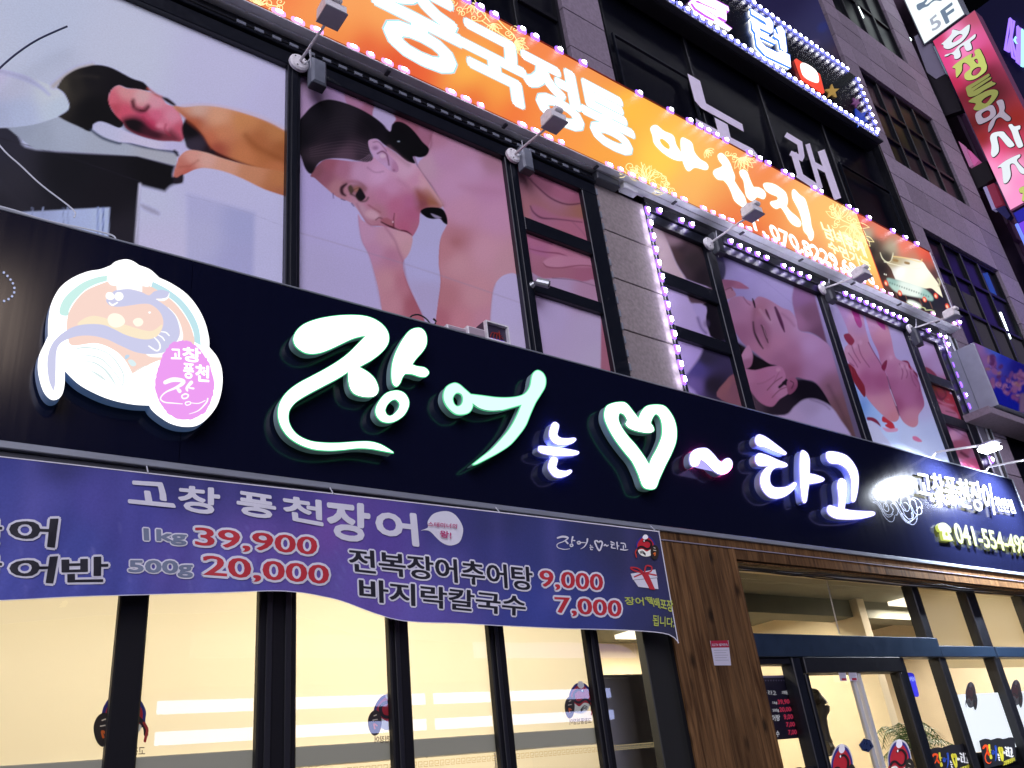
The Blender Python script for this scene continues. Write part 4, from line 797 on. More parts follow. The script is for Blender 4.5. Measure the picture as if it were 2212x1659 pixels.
for L in ([(290, 197), (370, 230), (480, 310), (590, 395), (618, 425), (590, 440), (480, 400), (360, 350), (270, 330), (235, 270), (250, 215)],
          [(300, 430), (400, 460), (520, 515), (610, 550), (630, 580), (590, 597), (500, 600), (440, 640), (412, 710), (420, 800), (470, 850), (560, 855), (650, 835), (715, 790), (745, 805), (720, 860), (640, 935), (540, 980), (430, 975), (350, 910), (305, 820), (305, 710), (350, 630), (410, 580, 1), (290, 580), (245, 540), (235, 480), (260, 440)],
          [(830, 393), (880, 430), (905, 500), (907, 600), (905, 680, 1), (980, 695), (1060, 725), (1090, 750), (1050, 780), (900, 805, 1), (885, 900), (870, 1010), (845, 1040), (820, 1000), (800, 850), (790, 650), (792, 480), (805, 410)],
          [(1150, 408), (1250, 415), (1370, 460), (1460, 560), (1510, 680), (1510, 850), (1480, 1000), (1445, 1030), (1430, 990), (1435, 850), (1420, 720), (1370, 620), (1280, 560), (1170, 545), (1125, 490), (1118, 430)],
          [(1310, 742), (1355, 770), (1372, 850), (1365, 950), (1340, 1120, 1), (1440, 1140), (1600, 1150), (1700, 1155), (1720, 1180), (1680, 1205), (1550, 1235), (1400, 1245), (1250, 1235), (1160, 1190), (1128, 1130), (1150, 1080), (1200, 1085), (1270, 1110, 1), (1275, 980), (1258, 830), (1275, 760)]):
    channel('letter', D_, [L], M_facev, M_sidev, M_rimv, halo=M_halo, rimw=1.6)
M_stand = M_alu
# small raised letters and the telephone line at the right end
M_yel = emat('warm_letter_face', (1., 1., .74), 2.2); M_yel2 = emat('lime_letter_face', (.88, 1., .42), 1.3); M_yelr = emat('lime_letter_edge', (.62, .72, .12), .9)
R_ = cv(3500, 1750, .2405)
obj('name_lettering', lettering('고창풍천장어', R_([(452, 420), (1660, 640), (1745, 1150), (520, 860)]), YS-.045, off=.006, depth=.010), M_yel, sg)
obj('branch_lettering', lettering('천안점', R_([(1712, 845), (2010, 905), (2085, 1130), (1790, 1080)]), YS-.04, off=.006, depth=.008), M_facev, sg)
ph = R_([(1050, 1285), (2235, 1520), (2300, 1800), (1130, 1612)])
obj('telephone_number', lettering('041-554-498', ph, YS-.045, off=.0, depth=.008), M_yel2, sg)
obj('telephone_number_edge', lettering('041-554-498', ph, YS-.041, off=.024, depth=.006), M_yelr, sg)
for s_, nm, mm, yy in ((0, 'telephone_symbol', M_yel2, .045), (1.2, 'telephone_symbol_edge', M_yelr, .041)):
    a = smooth_closed(R_([(812, 1330), (850, 1292), (930, 1300), (1000, 1370), (1015, 1430), (990, 1440), (965, 1425, 1), (1010, 1490), (1050, 1570, 1), (900, 1550, 1), (880, 1470), (880, 1410, 1), (850, 1415), (822, 1385)]), 5)
    h = smooth_closed(R_([(930, 1420), (965, 1455), (972, 1500), (945, 1505), (915, 1470)]), 5)
    A = offset_poly(a, s_) if s_ else a; Hh = offset_poly(h, -s_) if s_ else h
    obj(nm, merge(flat([A, Hh], YS-yy), wall([A, Hh], YS-yy, YS-yy+.03)), mm, sg)
# dotted wave ornament (flat print) and its twin at the far left end
def dots(paths, step, r, nm='dotted_ornament'):
    V = []; F = []
    for P in paths:
        Q = smooth_open([p+(0,) for p in P], 14); acc = 0
        for i in range(1, len(Q)):
            d = math.hypot(Q[i][0]-Q[i-1][0], Q[i][1]-Q[i-1][1]); acc += d
            if acc >= step:
                acc = 0; b0 = len(V)
                V += [at(Q[i][0]+r*math.cos(2*PI*k/6), Q[i][1]+r*math.sin(2*PI*k/6), YS-.004) for k in range(6)]; F.append(tuple(range(b0, b0+6)))
    return obj(nm, (V, F), mat('ornament_print', (.55, .62, .80), .4, 0, (.5, .6, .9), .25), sg)
Dn = D_
big = [[(1910, 930), (1990, 1010), (2060, 1110), (2100, 1200), (2160, 1260), (2212, 1240), (2250, 1170), (2240, 1070), (2215, 1010), (2170, 1000), (2130, 960), (2060, 955), (2035, 1010), (2050, 1090), (2100, 1140), (2140, 1140), (2150, 1090), (2110, 1040), (2080, 1040)]]
big += [[(x-14*k, y+13*k) for x, y in ((1910, 930), (1985, 1020), (2045, 1115), (2095, 1210), (2160, 1265), (2210, 1230), (2205, 1130))] for k in (1, 2)]
dots([Dn(P) for P in big], 2.1, .75)
R3 = cv(3000, 1548, .4665)
sp = [(1300, 1000), (1330, 960), (1350, 990), (1340, 1020), (1300, 1020), (1265, 960), (1250, 920), (1270, 885), (1310, 890), (1345, 930), (1355, 980)]
dots([R3(sp), R3([(1220, 990), (1190, 950), (1170, 900), (1190, 870), (1230, 880), (1245, 930), (1260, 970), (1280, 1040), (1240, 1060), (1180, 1010)]), R3([(1170, 1010), (1210, 1070), (1270, 1110), (1305, 1080), (1310, 1030)])], 2.1, .75)
dots([Dn(P) for P in ([(1690, 1000), (1740, 1000), (1790, 1060), (1830, 1140), (1880, 1190), (1930, 1180), (1950, 1130), (1920, 1080), (1935, 1050), (1975, 1070), (2010, 1130), (2000, 1190), (1975, 1190)], [(1690, 1030), (1750, 1060), (1800, 1130), (1840, 1210), (1900, 1270), (1950, 1270), (1970, 1200)], [(1700, 1015), (1750, 1040), (1810, 1120), (1850, 1190), (1900, 1220), (1950, 1180)], [(1870, 1100), (1850, 1050), (1830, 1060), (1830, 1110), (1870, 1150), (1895, 1130), (1880, 1070), (1850, 1030)])], 2.1, .7)
dots([[(0, 583), (10, 590), (22, 603), (30, 617), (31, 630), (26, 640), (15, 648), (2, 652)]], 9.5, 3.)

# ------------------------------------------------------------------ the emblem (raised light box of its own on the board)
em = channel('emblem', K_, [[(905, 48), (970, 62), (1035, 103, 1), (1130, 140), (1215, 215, 1), (1330, 270), (1460, 360), (1560, 480), (1630, 620), (1665, 760), (1668, 845, 1), (1740, 935), (1782, 1050), (1785, 1200), (1745, 1360), (1660, 1480), (1560, 1555), (1440, 1568), (1320, 1540), (1220, 1480), (1150, 1420), (1122, 1375, 1), (980, 1366), (800, 1330), (640, 1270), (480, 1180), (358, 1062, 1), (355, 1180), (335, 1270), (290, 1318), (230, 1320), (170, 1260), (130, 1150), (112, 1030), (125, 920), (165, 830), (205, 745, 1), (208, 600), (235, 450), (310, 310), (420, 220), (560, 160), (680, 138), (775, 103, 1), (820, 68)]], emat('emblem_face', (1., 1., 1.), 1.6), mat('emblem_return', (.38, .46, .62), .3, 0, (.15, .35, .8), .12), None, depth=.07, halo=None)
ye = [YF-.002]
def deco(nm, loops, col, k=1., smooth=True, g=K_, sub=6):
    ye[0] -= .0006
    lp = [smooth_closed(g(L), sub) if smooth else g(L) for L in loops]
    return obj(nm, flat(lp, ye[0]), emat('emblem_'+col, tuple(.75*v+.25 for v in lin(col)) if k == 1. and col != 'ee9cf2' else lin(col), k), em)
def decostroke(nm, strokes, col, k=1., g=K_):
    ye[0] -= .0006
    return obj(nm, merge(*[stroke_strip([(p[0], p[1], p[2]*g.s) for p in [q[:2]+(q[2],) for q in [(*g([(a, b)])[0], w) for a, b, w in P]]], ye[0]) for P in strokes]), emat('emblem_'+col, tuple(.75*v+.25 for v in lin(col)) if k == 1. and col != 'ee9cf2' else lin(col), k), em)
deco('rim_arc', [[(310, 540), (330, 440), (400, 350), (520, 260), (650, 210), (745, 195, 1), (740, 245, 1), (640, 275), (540, 330), (450, 420), (400, 500), (382, 560)]], 'b4ece2')
deco('rim_arc', [[(1155, 250, 1), (1290, 320), (1420, 420), (1520, 550), (1575, 680), (1592, 830, 1), (1535, 800, 1), (1520, 700), (1460, 570), (1370, 450), (1250, 360), (1140, 300, 1)]], 'a4dde8')
dome = deco('dome', [[(740, 250, 1), (900, 240), (1140, 295, 1), (1260, 365), (1370, 460), (1460, 580), (1515, 700), (1530, 830), (1440, 980), (1230, 960), (970, 1085, 1), (900, 960), (800, 870), (640, 810), (430, 830), (385, 760), (375, 640), (395, 530), (460, 420), (560, 325)]], 'f6c8b4')
deco('dome_glow', [[(470, 640), (620, 560), (900, 640), (1130, 700), (1240, 640), (1200, 740), (1080, 775), (860, 720), (660, 650)]], 'fae2b4')
deco('highlight', [[(745, 590), (770, 548), (820, 538), (875, 560), (905, 610), (880, 650), (820, 668), (765, 645)]], 'fff4e2', 1.1)
deco('highlight', [[(975, 615), (1000, 585), (1045, 583), (1070, 615), (1050, 650), (1005, 655)]], 'fff4e2', 1.1)
deco('highlight', [[(1113, 530), (1127, 520), (1140, 530), (1127, 542)]], 'ffffff', 1.1)
deco('eel_edge', [[(1290, 480), (1370, 560), (1420, 680), (1420, 790), (1300, 920), (1150, 935), (1100, 900), (1250, 880), (1390, 760), (1390, 640), (1330, 540)]], 'ffffff', 1.2)
deco('eel', [[(740, 440), (735, 410), (760, 380), (800, 340), (850, 322), (940, 318), (1050, 345), (1120, 375), (1170, 340), (1240, 325), (1305, 345, 1), (1290, 390), (1240, 405), (1190, 410), (1290, 485), (1365, 570), (1398, 680), (1390, 760), (1340, 830), (1260, 890), (1130, 908), (1000, 890), (860, 830), (730, 770), (600, 742), (480, 745), (380, 775), (310, 820), (280, 900), (275, 1050), (270, 1180), (255, 1245, 1), (215, 1150), (198, 1000), (215, 880), (260, 790), (340, 715), (440, 660), (560, 637), (700, 642), (800, 680), (900, 730), (1010, 765), (1110, 775), (1190, 750), (1240, 680), (1250, 600), (1215, 520), (1140, 460), (1060, 452), (960, 465), (860, 478), (780, 472)]], 'b6b8e4')
deco('ear_edge', [[(1185, 408), (1240, 404), (1285, 390), (1306, 350), (1300, 395), (1260, 425), (1215, 425)]], 'ffffff', 1.2)
for q in ([(728, 375), (745, 348), (785, 350), (808, 380), (795, 412), (755, 415), (732, 398)], [(808, 375), (830, 348), (870, 350), (890, 380), (878, 412), (840, 425), (812, 405)]): deco('eye', [q], 'ffffff', 1.4)
decostroke('smile', [[(760, 440, 12), (790, 463, 18), (835, 440, 12)]], 'ffffff', 1.4)
decostroke('fin_lines', [[(1120, 835, 12), (1190, 878, 14), (1222, 850, 14), (1210, 800, 14), (1170, 758, 10)], [(1205, 735, 8), (1240, 755, 12), (1262, 785, 10)], [(1232, 705, 8), (1275, 712, 12), (1305, 740, 10)]], 'ffffff', 1.4)
deco('chef_hat', [[(742, 230), (750, 190), (800, 170), (820, 120), (900, 100), (1000, 130), (1080, 150), (1150, 220), (1150, 270), (1110, 298), (1060, 290, 1), (1060, 345, 1), (940, 318), (830, 330, 1), (825, 290, 1), (770, 280)]], 'ffffff', 1.5)
decostroke('wave_lines', [[(430, 870, 6), (520, 850, 16), (640, 860, 12), (760, 910, 10), (840, 1000, 14), (890, 1100, 12), (885, 1200, 8)], [(480, 915, 5), (600, 925, 12), (700, 960, 14), (780, 1040, 10), (850, 1130, 10), (885, 1200, 6)], [(520, 975, 5), (620, 985, 14), (710, 1040, 18), (770, 1110, 22), (820, 1190, 8)], [(580, 1050, 5), (650, 1090, 20), (700, 1125, 22), (738, 1150, 5)]], 'cfe6e6')
decostroke('wave_lines', [[(1000, 1060, 4), (1080, 1020, 6), (1180, 1000, 5)], [(1040, 1220, 4), (1080, 1130, 7), (1180, 1070, 5)]], 'dcecea')
deco('droplet', [[(900, 940), (915, 915), (945, 920), (930, 945), (910, 955)]], 'a8cce8'); deco('droplet', [[(930, 965), (970, 960), (1005, 995), (990, 1018), (955, 1010)]], 'd0ecf0')
rp = [(1400, 788), (1475, 790), (1540, 830), (1610, 900), (1665, 990), (1698, 1100), (1710, 1200), (1690, 1320), (1630, 1430), (1540, 1490), (1430, 1502), (1340, 1480), (1260, 1410), (1200, 1300), (1175, 1190), (1195, 1070), (1235, 940), (1290, 850), (1340, 800)]
rp2 = smooth_closed(rp, 5); random.seed(3); rp2 = [(a+random.uniform(-6, 6), b+random.uniform(-6, 6)) for a, b in rp2]
deco('badge', [rp2], 'ee9cf2', 1., smooth=False)
for s_, q, o_ in (('고', [(1322, 862), (1405, 865), (1412, 952), (1325, 950)], .05), ('창', [(1428, 845), (1585, 860), (1590, 985), (1432, 968)], .05), ('풍', [(1432, 990), (1530, 1000), (1520, 1130), (1440, 1125)], .045), ('천', [(1545, 1000), (1665, 1020), (1662, 1158), (1550, 1150)], .05)):
    ye[0] -= .0006; obj('badge_lettering', lettering(s_, K_(q), ye[0], off=o_*.7), emat('badge_white', (1., 1., 1.), 1.5), em)
decostroke('badge_brush_letter', [[(1268, 1165, 36), (1340, 1140, 42), (1430, 1150, 34), (1420, 1180, 34), (1360, 1215, 22), (1280, 1250, 14), (1235, 1290, 12), (1228, 1320, 12), (1265, 1345, 12), (1330, 1352, 11), (1425, 1360, 7)], [(1375, 1215, 22), (1400, 1245, 34)], [(1505, 1165, 34), (1465, 1215, 26), (1470, 1240, 16)], [(1490, 1215, 14), (1525, 1220, 18)], [(1450, 1268, 14), (1478, 1280, 14), (1465, 1305, 14), (1430, 1310, 14), (1420, 1285, 14), (1450, 1268, 14)], [(1455, 1345, 10), (1490, 1340, 10), (1498, 1360, 10), (1465, 1372, 10), (1450, 1355, 10), (1460, 1343, 10)], [(1498, 1350, 7), (1570, 1355, 9), (1630, 1330, 8)], [(1655, 1310, 12), (1640, 1350, 14), (1570, 1420, 10), (1485, 1452, 4)]], 'ffffff', 1.5)
# ------------------------------------------------------------------ the orange light box sign
og = thing('massage_lightbox', 'long orange illuminated sign box with white Korean letters and a temple picture', 'signboard', (5, YS, rz(1.27, YS)))
OZ0, OZ1 = rz(1.2705, YS), rz(1.585, YS); OX0, OX1 = -.6, 2.835*YS; OXS = 2.372*YS
O_ = cv(1300, 0, .5425); N_ = cv(2500, 600, .36166)
def paintO(x, y):
    p = Print(x, y, 'f08c50'); g = O_; s = g.s
    p.fill(cc(g, [(-600, -300, 'e8703c'), (-300, -200, 'f07a44'), (20, -60, 'f0904c'), (100, 40, 'f6a660'), (100, 180, 'f29a4e'), (60, 260, 'e8803c'), (250, 330, 'dc4a26'), (480, 440, 'de4822'), (650, 520, 'e2562c'), (450, 150, 'f4a458'), (350, 60, 'f6a45a'), (900, 80, 'ee7a42'), (1000, 500, 'f8b84c'), (880, 300, 'f4964e'), (1200, 640, 'f6a846'), (1350, 830, 'ea6a30'), (1060, 720, 'e05428'), (1450, 330, 'ee8044'), (1700, 1000, 'f49644'), (1500, 860, 'f08a40'), (1800, 560, 'f09a52'), (1750, 400, 'ee8048'), (2150, 740, 'fac040'), (2000, 1150, 'f4a040'), (2100, 560, 'ee8a48')])
           + cc(N_, [(300, 100, 'fcd050'), (700, 250, 'f8bc60'), (900, 500, 'f4a458'), (620, 430, 'f6b462'), (980, 620, 'e66a3c'), (1450, 700, 'f08a44'), (1400, 250, 'f0884c'), (1250, 880, 'e0502c'), (1900, 1000, 'e8582c'), (1900, 600, 'f8bc70'), (2000, 700, 'fac468'), (2150, 1250, 'ea6a3c')]) + cc(cv(3150, 850, .18083), [(300, 400, 'f8c47c'), (900, 600, 'fff090'), (1300, 500, 'fff0a8'), (700, 900, 'f4a468'), (1450, 950, 'fff070'), (1500, 1450, 'f49458'), (800, 1300, 'ec7850'), (200, 900, 'f0905c')]))
    return p.c
def paintT(x, y):
    p = Print(x, y, '08090a'); g = cv(3400, 850, .22604); s = g.s
    p.fill(cc(g, [(0, 100, 'e8654a'), (300, 280, 'ee7c60'), (700, 520, 'f07c62'), (1000, 650, 'ea5c40'), (1150, 720, 'd84830'), (50, 320, 'b0a890'), (500, 560, 'b0aa90'), (900, 720, 'c0886c'), (1100, 850, '9c6450'), (1250, 1000, '4c3430'), (200, 480, '3c4034'), (400, 700, '1c241c'), (150, 600, '0c0c0c'), (300, 900, '08090a'), (700, 1500, '0a0c0c'), (1200, 1500, '141c16'), (1350, 1400, '0c0e0c')]))
    p.poly(g([(400, 820, 1), (480, 775), (520, 700), (700, 720), (1000, 780), (1120, 930), (1230, 1080), (1310, 1200), (1380, 1420, 1), (1280, 1340), (1180, 1260), (1050, 1260), (800, 1180), (560, 1110, 1), (520, 1020), (480, 920)]), cc(g, [(600, 800, 'c8b890'), (800, 1000, 'ffffe8'), (650, 950, 'ffffff'), (1000, 1000, 'fffff0'), (1200, 1200, 'fff8d8'), (560, 770, '9c8860')]), 5*s)
    p.line(g([(290, 640, 10), (330, 740, 16), (400, 800, 14), (470, 790, 8), (510, 690, 16), (515, 640, 6)]), s, 'f4f0cc', 4*s)
    p.line(g([(360, 800), (600, 860), (900, 920), (1000, 900)]), 10*s, 'fffce0', 5*s); p.line(g([(520, 705), (760, 740), (980, 800), (1020, 760)]), 14*s, 'ffd890', 8*s)
    for a, b, w in ((560, 775, 60), (760, 820, 60)): p.poly(g([(a-w*.7, b-26), (a+w*.7, b-8), (a+w*.6, b+28), (a-w*.7, b+12)]), '9c7c4c', 8*s)
    p.poly(g([(410, 1090), (520, 1100), (800, 1170), (1050, 1260), (1200, 1400), (1190, 1480), (1000, 1430), (700, 1370), (560, 1320), (440, 1200)]), cc(g, [(480, 1130, '94b8b0'), (700, 1250, 'e8f4ea'), (900, 1300, 'eef8ee'), (1100, 1370, '9cc4ba'), (560, 1280, 'b4d4c8')]), 16*s)
    for k in range(17): p.blob(*g([(460+42*k, 1165+15*k)])[0], 12*s, 16*s, '3c5450', 8*s, .7)
    for a, b in ((395, 1170), (635, 1345), (1065, 1455), (1262, 1392), (1460, 1575)): p.blob(*g([(a, b)])[0], 34*s, 52*s, 'ee4c2c', 8*s, 1, -.4); p.blob(*g([(a-4, b+6)])[0], 16*s, 30*s, 'ffd8b0', 8*s, 1, -.4)
    p.poly(g([(760, 1480), (860, 1480), (1000, 1560), (960, 1640), (800, 1590)]), 'f4fff0', 20*s)
    p.line(g([(600, 1480), (760, 1530), (1050, 1600), (1080, 1640), (1180, 1640), (1240, 1665)]), 10*s, 'eef8b0', 5*s)
    for a, b, a2, b2 in ((560, 1330, 600, 1440), (730, 1380, 760, 1480), (970, 1440, 1020, 1560), (1150, 1490, 1200, 1610)): p.line(g([(a, b), (a2, b2)]), 10*s, '8c5c44', 6*s)
    for a, b in ((365, 1015), (395, 1025)): p.blob(*g([(a, b)])[0], 9*s, 12*s, 'fffff0', 5*s)
    p.line(g([(1300, 1100), (1330, 1160), (1310, 1220)]), 26*s, 'c8c4a0', 14*s)
    return p.c
M_lb = vmat('lightbox_film', .4, emit=1.08, grain=.02)
print_sheet('light_face', OX0, OXS-.008, OZ0, OZ1, YS, .0125, paintO, M_lb, og)
print_sheet('temple_picture', OXS+.008, OX1, OZ0, OZ1, YS, .011, paintT, M_lb, og)
obj('face_divider', box(OXS-.008, OXS+.008, YS-.004, YS+.02, OZ0, OZ1), emat('red_orange_edge', (.75, .06, .02), 1.), og)
obj('box_back', box(OX0, OX1, YS+.006, YS+.15, OZ0+.012, OZ1-.012), M_greydark, og)
M_ledhot = emat('led_core_hot', (.90, .88, 1.), 60.)
M_soff = mat('lilac_sheet_metal', (.80, .82, .88), .4, 0., noise=.1, nscale=6)
obj('underside', box(OX0, OX1+.02, YS-.012, YS+.062, OZ0-.014, OZ0-.001, .003), M_soff, og)
obj('underside', box(OX0, OX1+.02, YS+.066, YS+.15, OZ0-.020, OZ0-.004, .003), M_soff, og)
obj('top_edge', box(OX0, OX1+.02, YS-.012, YS+.15, OZ1+.001, OZ1+.014, .003), mat('red_frame', (.30, .03, .02), .5), og)
obj('end_cap', box(OX1+.002, OX1+.02, YS-.012, YS+.15, OZ0, OZ1, .003), M_soff, og)
for k, xr in enumerate((.62, .90, 1.16, 1.42, 1.68, 1.94, 2.2, 2.46, 2.7)):
    obj('bracket', box(xr*YS, xr*YS+.03, YS+.01, YS+.07, OZ0-.032, OZ0-.0205, .002), M_greydark, og)
M_wl = emat('sign_letter_white', (1., 1., 1.), 2.0); M_cy = emat('sign_letter_outline', (.40, .86, .88), 1.0); M_pk = emat('sign_letter_fringe', (.98, .60, .62), 1.0)
def rq(x0, x1, z0, z1):
    "survey quad of an upright rectangle given by ratios at the sign plane"
    o = []
    for a, b in ((x0, z1), (x1, z1), (x1, z0), (x0, z0)):
        px, py = proj(a*YS, YS, rz(b, YS)); o.append((float(px), float(py)))
    return o
for s_, q in (('중', (.600, .800, 1.327, 1.555)), ('국', (.806, .972, 1.337, 1.523)), ('정', (.977, 1.132, 1.343, 1.530)), ('통', (1.148, 1.308, 1.343, 1.528))):
    obj('letter', lettering(s_, rq(*q), YS-.006, off=.036), M_wl, og)
    obj('letter_outline', lettering(s_, rq(*q), YS-.004, off=.050), M_cy, og)
    obj('letter_fringe', lettering(s_, rq(*q), YS-.0025, off=.056), M_pk, og)
def brush(loops, g, k=M_wl, yy=.006, nm='brush_letter'):
    lp = [smooth_closed(g(L), 6) for L in loops]
    obj(nm, flat(lp, YS-yy), k, og)
    obj('letter_fringe', flat([offset_poly(lp[0], 1.6)]+[offset_poly(h, -1.2) for h in lp[1:]], YS-yy+.002), emat('warm_fringe', (1., .78, .45), 1.), og)
Q_ = cv(1344, 0, .60759)
brush([[(2005, 830), (2040, 812), (2090, 850), (2150, 880), (2170, 940), (2212, 1010), (2205, 1040), (2150, 1030), (2080, 985), (2030, 930), (2018, 880)], [(2062, 905), (2085, 900), (2125, 935), (2128, 965), (2105, 962), (2075, 935)]], Q_)
R2 = cv(2688, 0, .60759)
brush([[(-10, 900), (30, 905), (60, 930), (75, 985), (110, 1030), (150, 1055), (165, 1080), (150, 1100), (80, 1085), (40, 1108), (15, 1080), (-5, 1010)]], R2)
brush([[(905, 30), (940, 10), (985, 45), (1030, 110), (1060, 190), (1085, 260), (1080, 310, 1), (1130, 390), (1190, 480), (1212, 560), (1190, 598), (1140, 570), (1085, 520), (1050, 430), (1010, 350), (965, 300, 1), (900, 290), (855, 230), (870, 190), (930, 165), (955, 140), (915, 80)]], N_)
brush([[(1143, 205), (1180, 190), (1220, 215), (1245, 280), (1270, 340), (1290, 380, 1), (1350, 385), (1400, 415), (1422, 460), (1400, 505), (1330, 485), (1290, 520), (1250, 515), (1215, 470), (1200, 400), (1185, 310), (1150, 250)]], N_)
brush([[(1400, 350), (1440, 333), (1520, 350), (1590, 395), (1640, 440), (1662, 520), (1650, 590, 1), (1700, 650), (1770, 710), (1808, 770), (1790, 808), (1730, 790), (1680, 740), (1640, 670), (1590, 600), (1540, 612), (1490, 580), (1480, 540), (1550, 520), (1550, 480), (1480, 450), (1425, 410)]], N_)
brush([[(1712, 430), (1735, 405), (1790, 460), (1850, 510), (1880, 600), (1905, 700), (1920, 800), (1945, 880), (1935, 945), (1905, 955), (1880, 900), (1840, 850), (1820, 740), (1790, 640), (1750, 560), (1720, 500)]], N_)
obj('telephone_number', lettering('T. 070.8229.6800', rq(1.715, 2.325, 1.288, 1.337), YS-.006, off=.03), M_wl, og)
M_wy = emat('pale_yellow_letter', (1., .98, .55), 1.5)
obj('side_lettering', lettering('남녀휴게', rq(2.110, 2.335, 1.395, 1.455), YS-.0075, off=.03), M_wy, og)
obj('side_lettering', lettering('수면가능', rq(2.110, 2.335, 1.345, 1.388), YS-.0075, off=.03), M_wy, og)
# curling flower ornament, printed in yellow
M_orn = emat('ornament_yellow', (1., .84, .38), 1.35)
def spiral(cx, cy, r, a0, turns, sgn=1, n=16, w=1.5):
    return [(cx+r*(1-.85*k/n)*math.cos(a0+sgn*turns*2*PI*k/n), cy+.9*r*(1-.85*k/n)*math.sin(a0+sgn*turns*2*PI*k/n), w) for k in range(n+1)]
def petals(cx, cy, L, a, n=5, sp=.9, w=1.4):
    o = []
    for k in range(n):
        t = a+sp*(k/(n-1)-.5)*2; ex, ey = cx+L*math.cos(t), cy+L*math.sin(t); nx, ny = -math.sin(t)*L*.16, math.cos(t)*L*.16
        o.append([(cx, cy, w), ((cx+ex)/2+nx, (cy+ey)/2+ny, w), (ex, ey, w*.6)]); o.append([(cx, cy, w), ((cx+ex)/2-nx, (cy+ey)/2-ny, w), (ex, ey, w*.6)])
    return o
def ornament(g, curls, flowers, stems):
    st = []
    for a in curls: x, y = g([a[:2]])[0]; st.append(spiral(x, y, a[2]*g.s, a[3], 1.25, a[4]))
    for a in flowers: x, y = g([a[:2]])[0]; st += petals(x, y, a[2]*g.s, a[3])
    for P in stems: st.append([(*g([p])[0], 1.8) for p in P])
    obj('flower_ornament', merge(*[stroke_strip(P, YS-.0035, 3) for P in st]), M_orn, og)
ornament(O_, [(890, 20, 34, 0, 1), (935, 70, 28, 1, -1), (960, 100, 26, 3, 1), (1045, 130, 28, 0, 1), (1090, 110, 50, 2, -1), (1290, 240, 26, 0, 1), (1310, 265, 26, 2, -1), (1400, 290, 20, 1, 1), (1340, 210, 30, 3, 1)], [(1040, 20, 90, 1.7), (1180, 170, 80, 1.4), (1340, 300, 80, .6), (1360, 320, 90, 1.3)], [[(1160, 160), (1120, 110), (1080, 60), (1050, 0)], [(1200, 120), (1260, 190), (1330, 250), (1360, 310)], [(1100, 150), (1200, 220), (1300, 290)]])
ornament(cv(2400, 650, .5423), [(340, 60, 40, 0, 1), (390, 95, 30, 2, -1), (425, 140, 26, 1, 1), (315, 125, 26, 3, 1), (450, 185, 24, 0, -1), (150, 10, 40, 1, 1), (90, 60, 36, 2, -1)], [(250, 110, 120, -2.0), (260, 110, 110, -1.3), (400, 200, 90, -2.3), (200, 60, 60, -2.6)], [[(262, 140), (250, 60), (230, -20)], [(290, 140), (300, 80), (350, 50), (400, 90), (430, 140)], [(430, 130), (400, 160), (440, 210)]])
ornament(cv(2400, 650, .5423), [], [(700, -110, 60, .8)], [])
ornament(cv(3000, 774, .4665), [(590, 90, 30, 0, 1), (600, 150, 30, 2, -1), (640, 210, 34, 1, 1), (620, 240, 30, 3, -1), (740, 180, 34, 0, 1), (780, 210, 34, 2, 1), (800, 330, 50, 1, -1)], [(650, 190, 130, -1.7), (760, 230, 150, 1.1), (700, 300, 110, 1.8), (850, 330, 110, 1.4)], [[(600, 60), (620, 150), (680, 200), (760, 240), (850, 330)], [(660, 260), (720, 250), (790, 320), (850, 420), (870, 500)]])
ornament(cv(900, 0, .36166), [(560, 20, 50, 0, 1), (550, 80, 50, 2, -1), (470, 100, 40, 1, 1), (430, 40, 60, 3, 1)], [(300, 40, 130, -1.9), (330, 60, 110, -1.4)], [[(300, 60), (400, 40), (480, 60), (560, 70)]])
ornament(cv(2500, 600, .36166), [(1010, 10, 40, 0, 1), (1080, 70, 40, 2, -1), (1090, 30, 34, 1, 1)], [(1140, 60, 130, 1.1), (1180, 60, 150, .8)], [[(1000, 30), (1080, 40), (1140, 70)]])

# ------------------------------------------------------------------ LED modules
M_led = emat('led_core', (.95, .93, 1.), 22.); M_ledv = mat('led_violet_lens', (.1, .05, .3), .3, 0, (.30, .12, 1.), 2.2)  # the violet hull puts the camera bloom round each LED into emission
M_ledp = mat('led_pink_lens', (.1, .05, .3), .3, 0, (.95, .40, .80), 1.4)  # pink hull, likewise bloom put into emission
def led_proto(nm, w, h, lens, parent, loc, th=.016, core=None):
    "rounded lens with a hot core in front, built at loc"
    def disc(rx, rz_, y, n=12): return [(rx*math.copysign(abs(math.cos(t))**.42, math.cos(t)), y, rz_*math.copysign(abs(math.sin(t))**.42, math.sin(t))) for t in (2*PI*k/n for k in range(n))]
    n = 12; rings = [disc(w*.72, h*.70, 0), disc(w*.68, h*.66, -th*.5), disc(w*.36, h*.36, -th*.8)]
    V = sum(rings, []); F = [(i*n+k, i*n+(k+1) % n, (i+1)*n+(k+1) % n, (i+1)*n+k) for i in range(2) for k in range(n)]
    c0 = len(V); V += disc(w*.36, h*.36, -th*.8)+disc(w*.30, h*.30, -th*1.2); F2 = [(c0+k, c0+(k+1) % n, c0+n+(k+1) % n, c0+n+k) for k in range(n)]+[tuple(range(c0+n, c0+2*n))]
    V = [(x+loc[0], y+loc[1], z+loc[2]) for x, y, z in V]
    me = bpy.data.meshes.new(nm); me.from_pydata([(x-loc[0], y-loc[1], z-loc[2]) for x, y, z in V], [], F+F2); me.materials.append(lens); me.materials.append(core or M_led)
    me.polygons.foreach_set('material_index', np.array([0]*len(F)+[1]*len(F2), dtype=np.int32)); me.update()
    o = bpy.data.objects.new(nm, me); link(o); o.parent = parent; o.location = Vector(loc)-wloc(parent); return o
cb = thing('led_chain', 'chain of pink-white LED lights along the bottom edge of the orange sign', 'LED chain', (5, YS-.02, OZ0+.02))
random.seed(11)
x = .40*YS; k = 0; proto = None
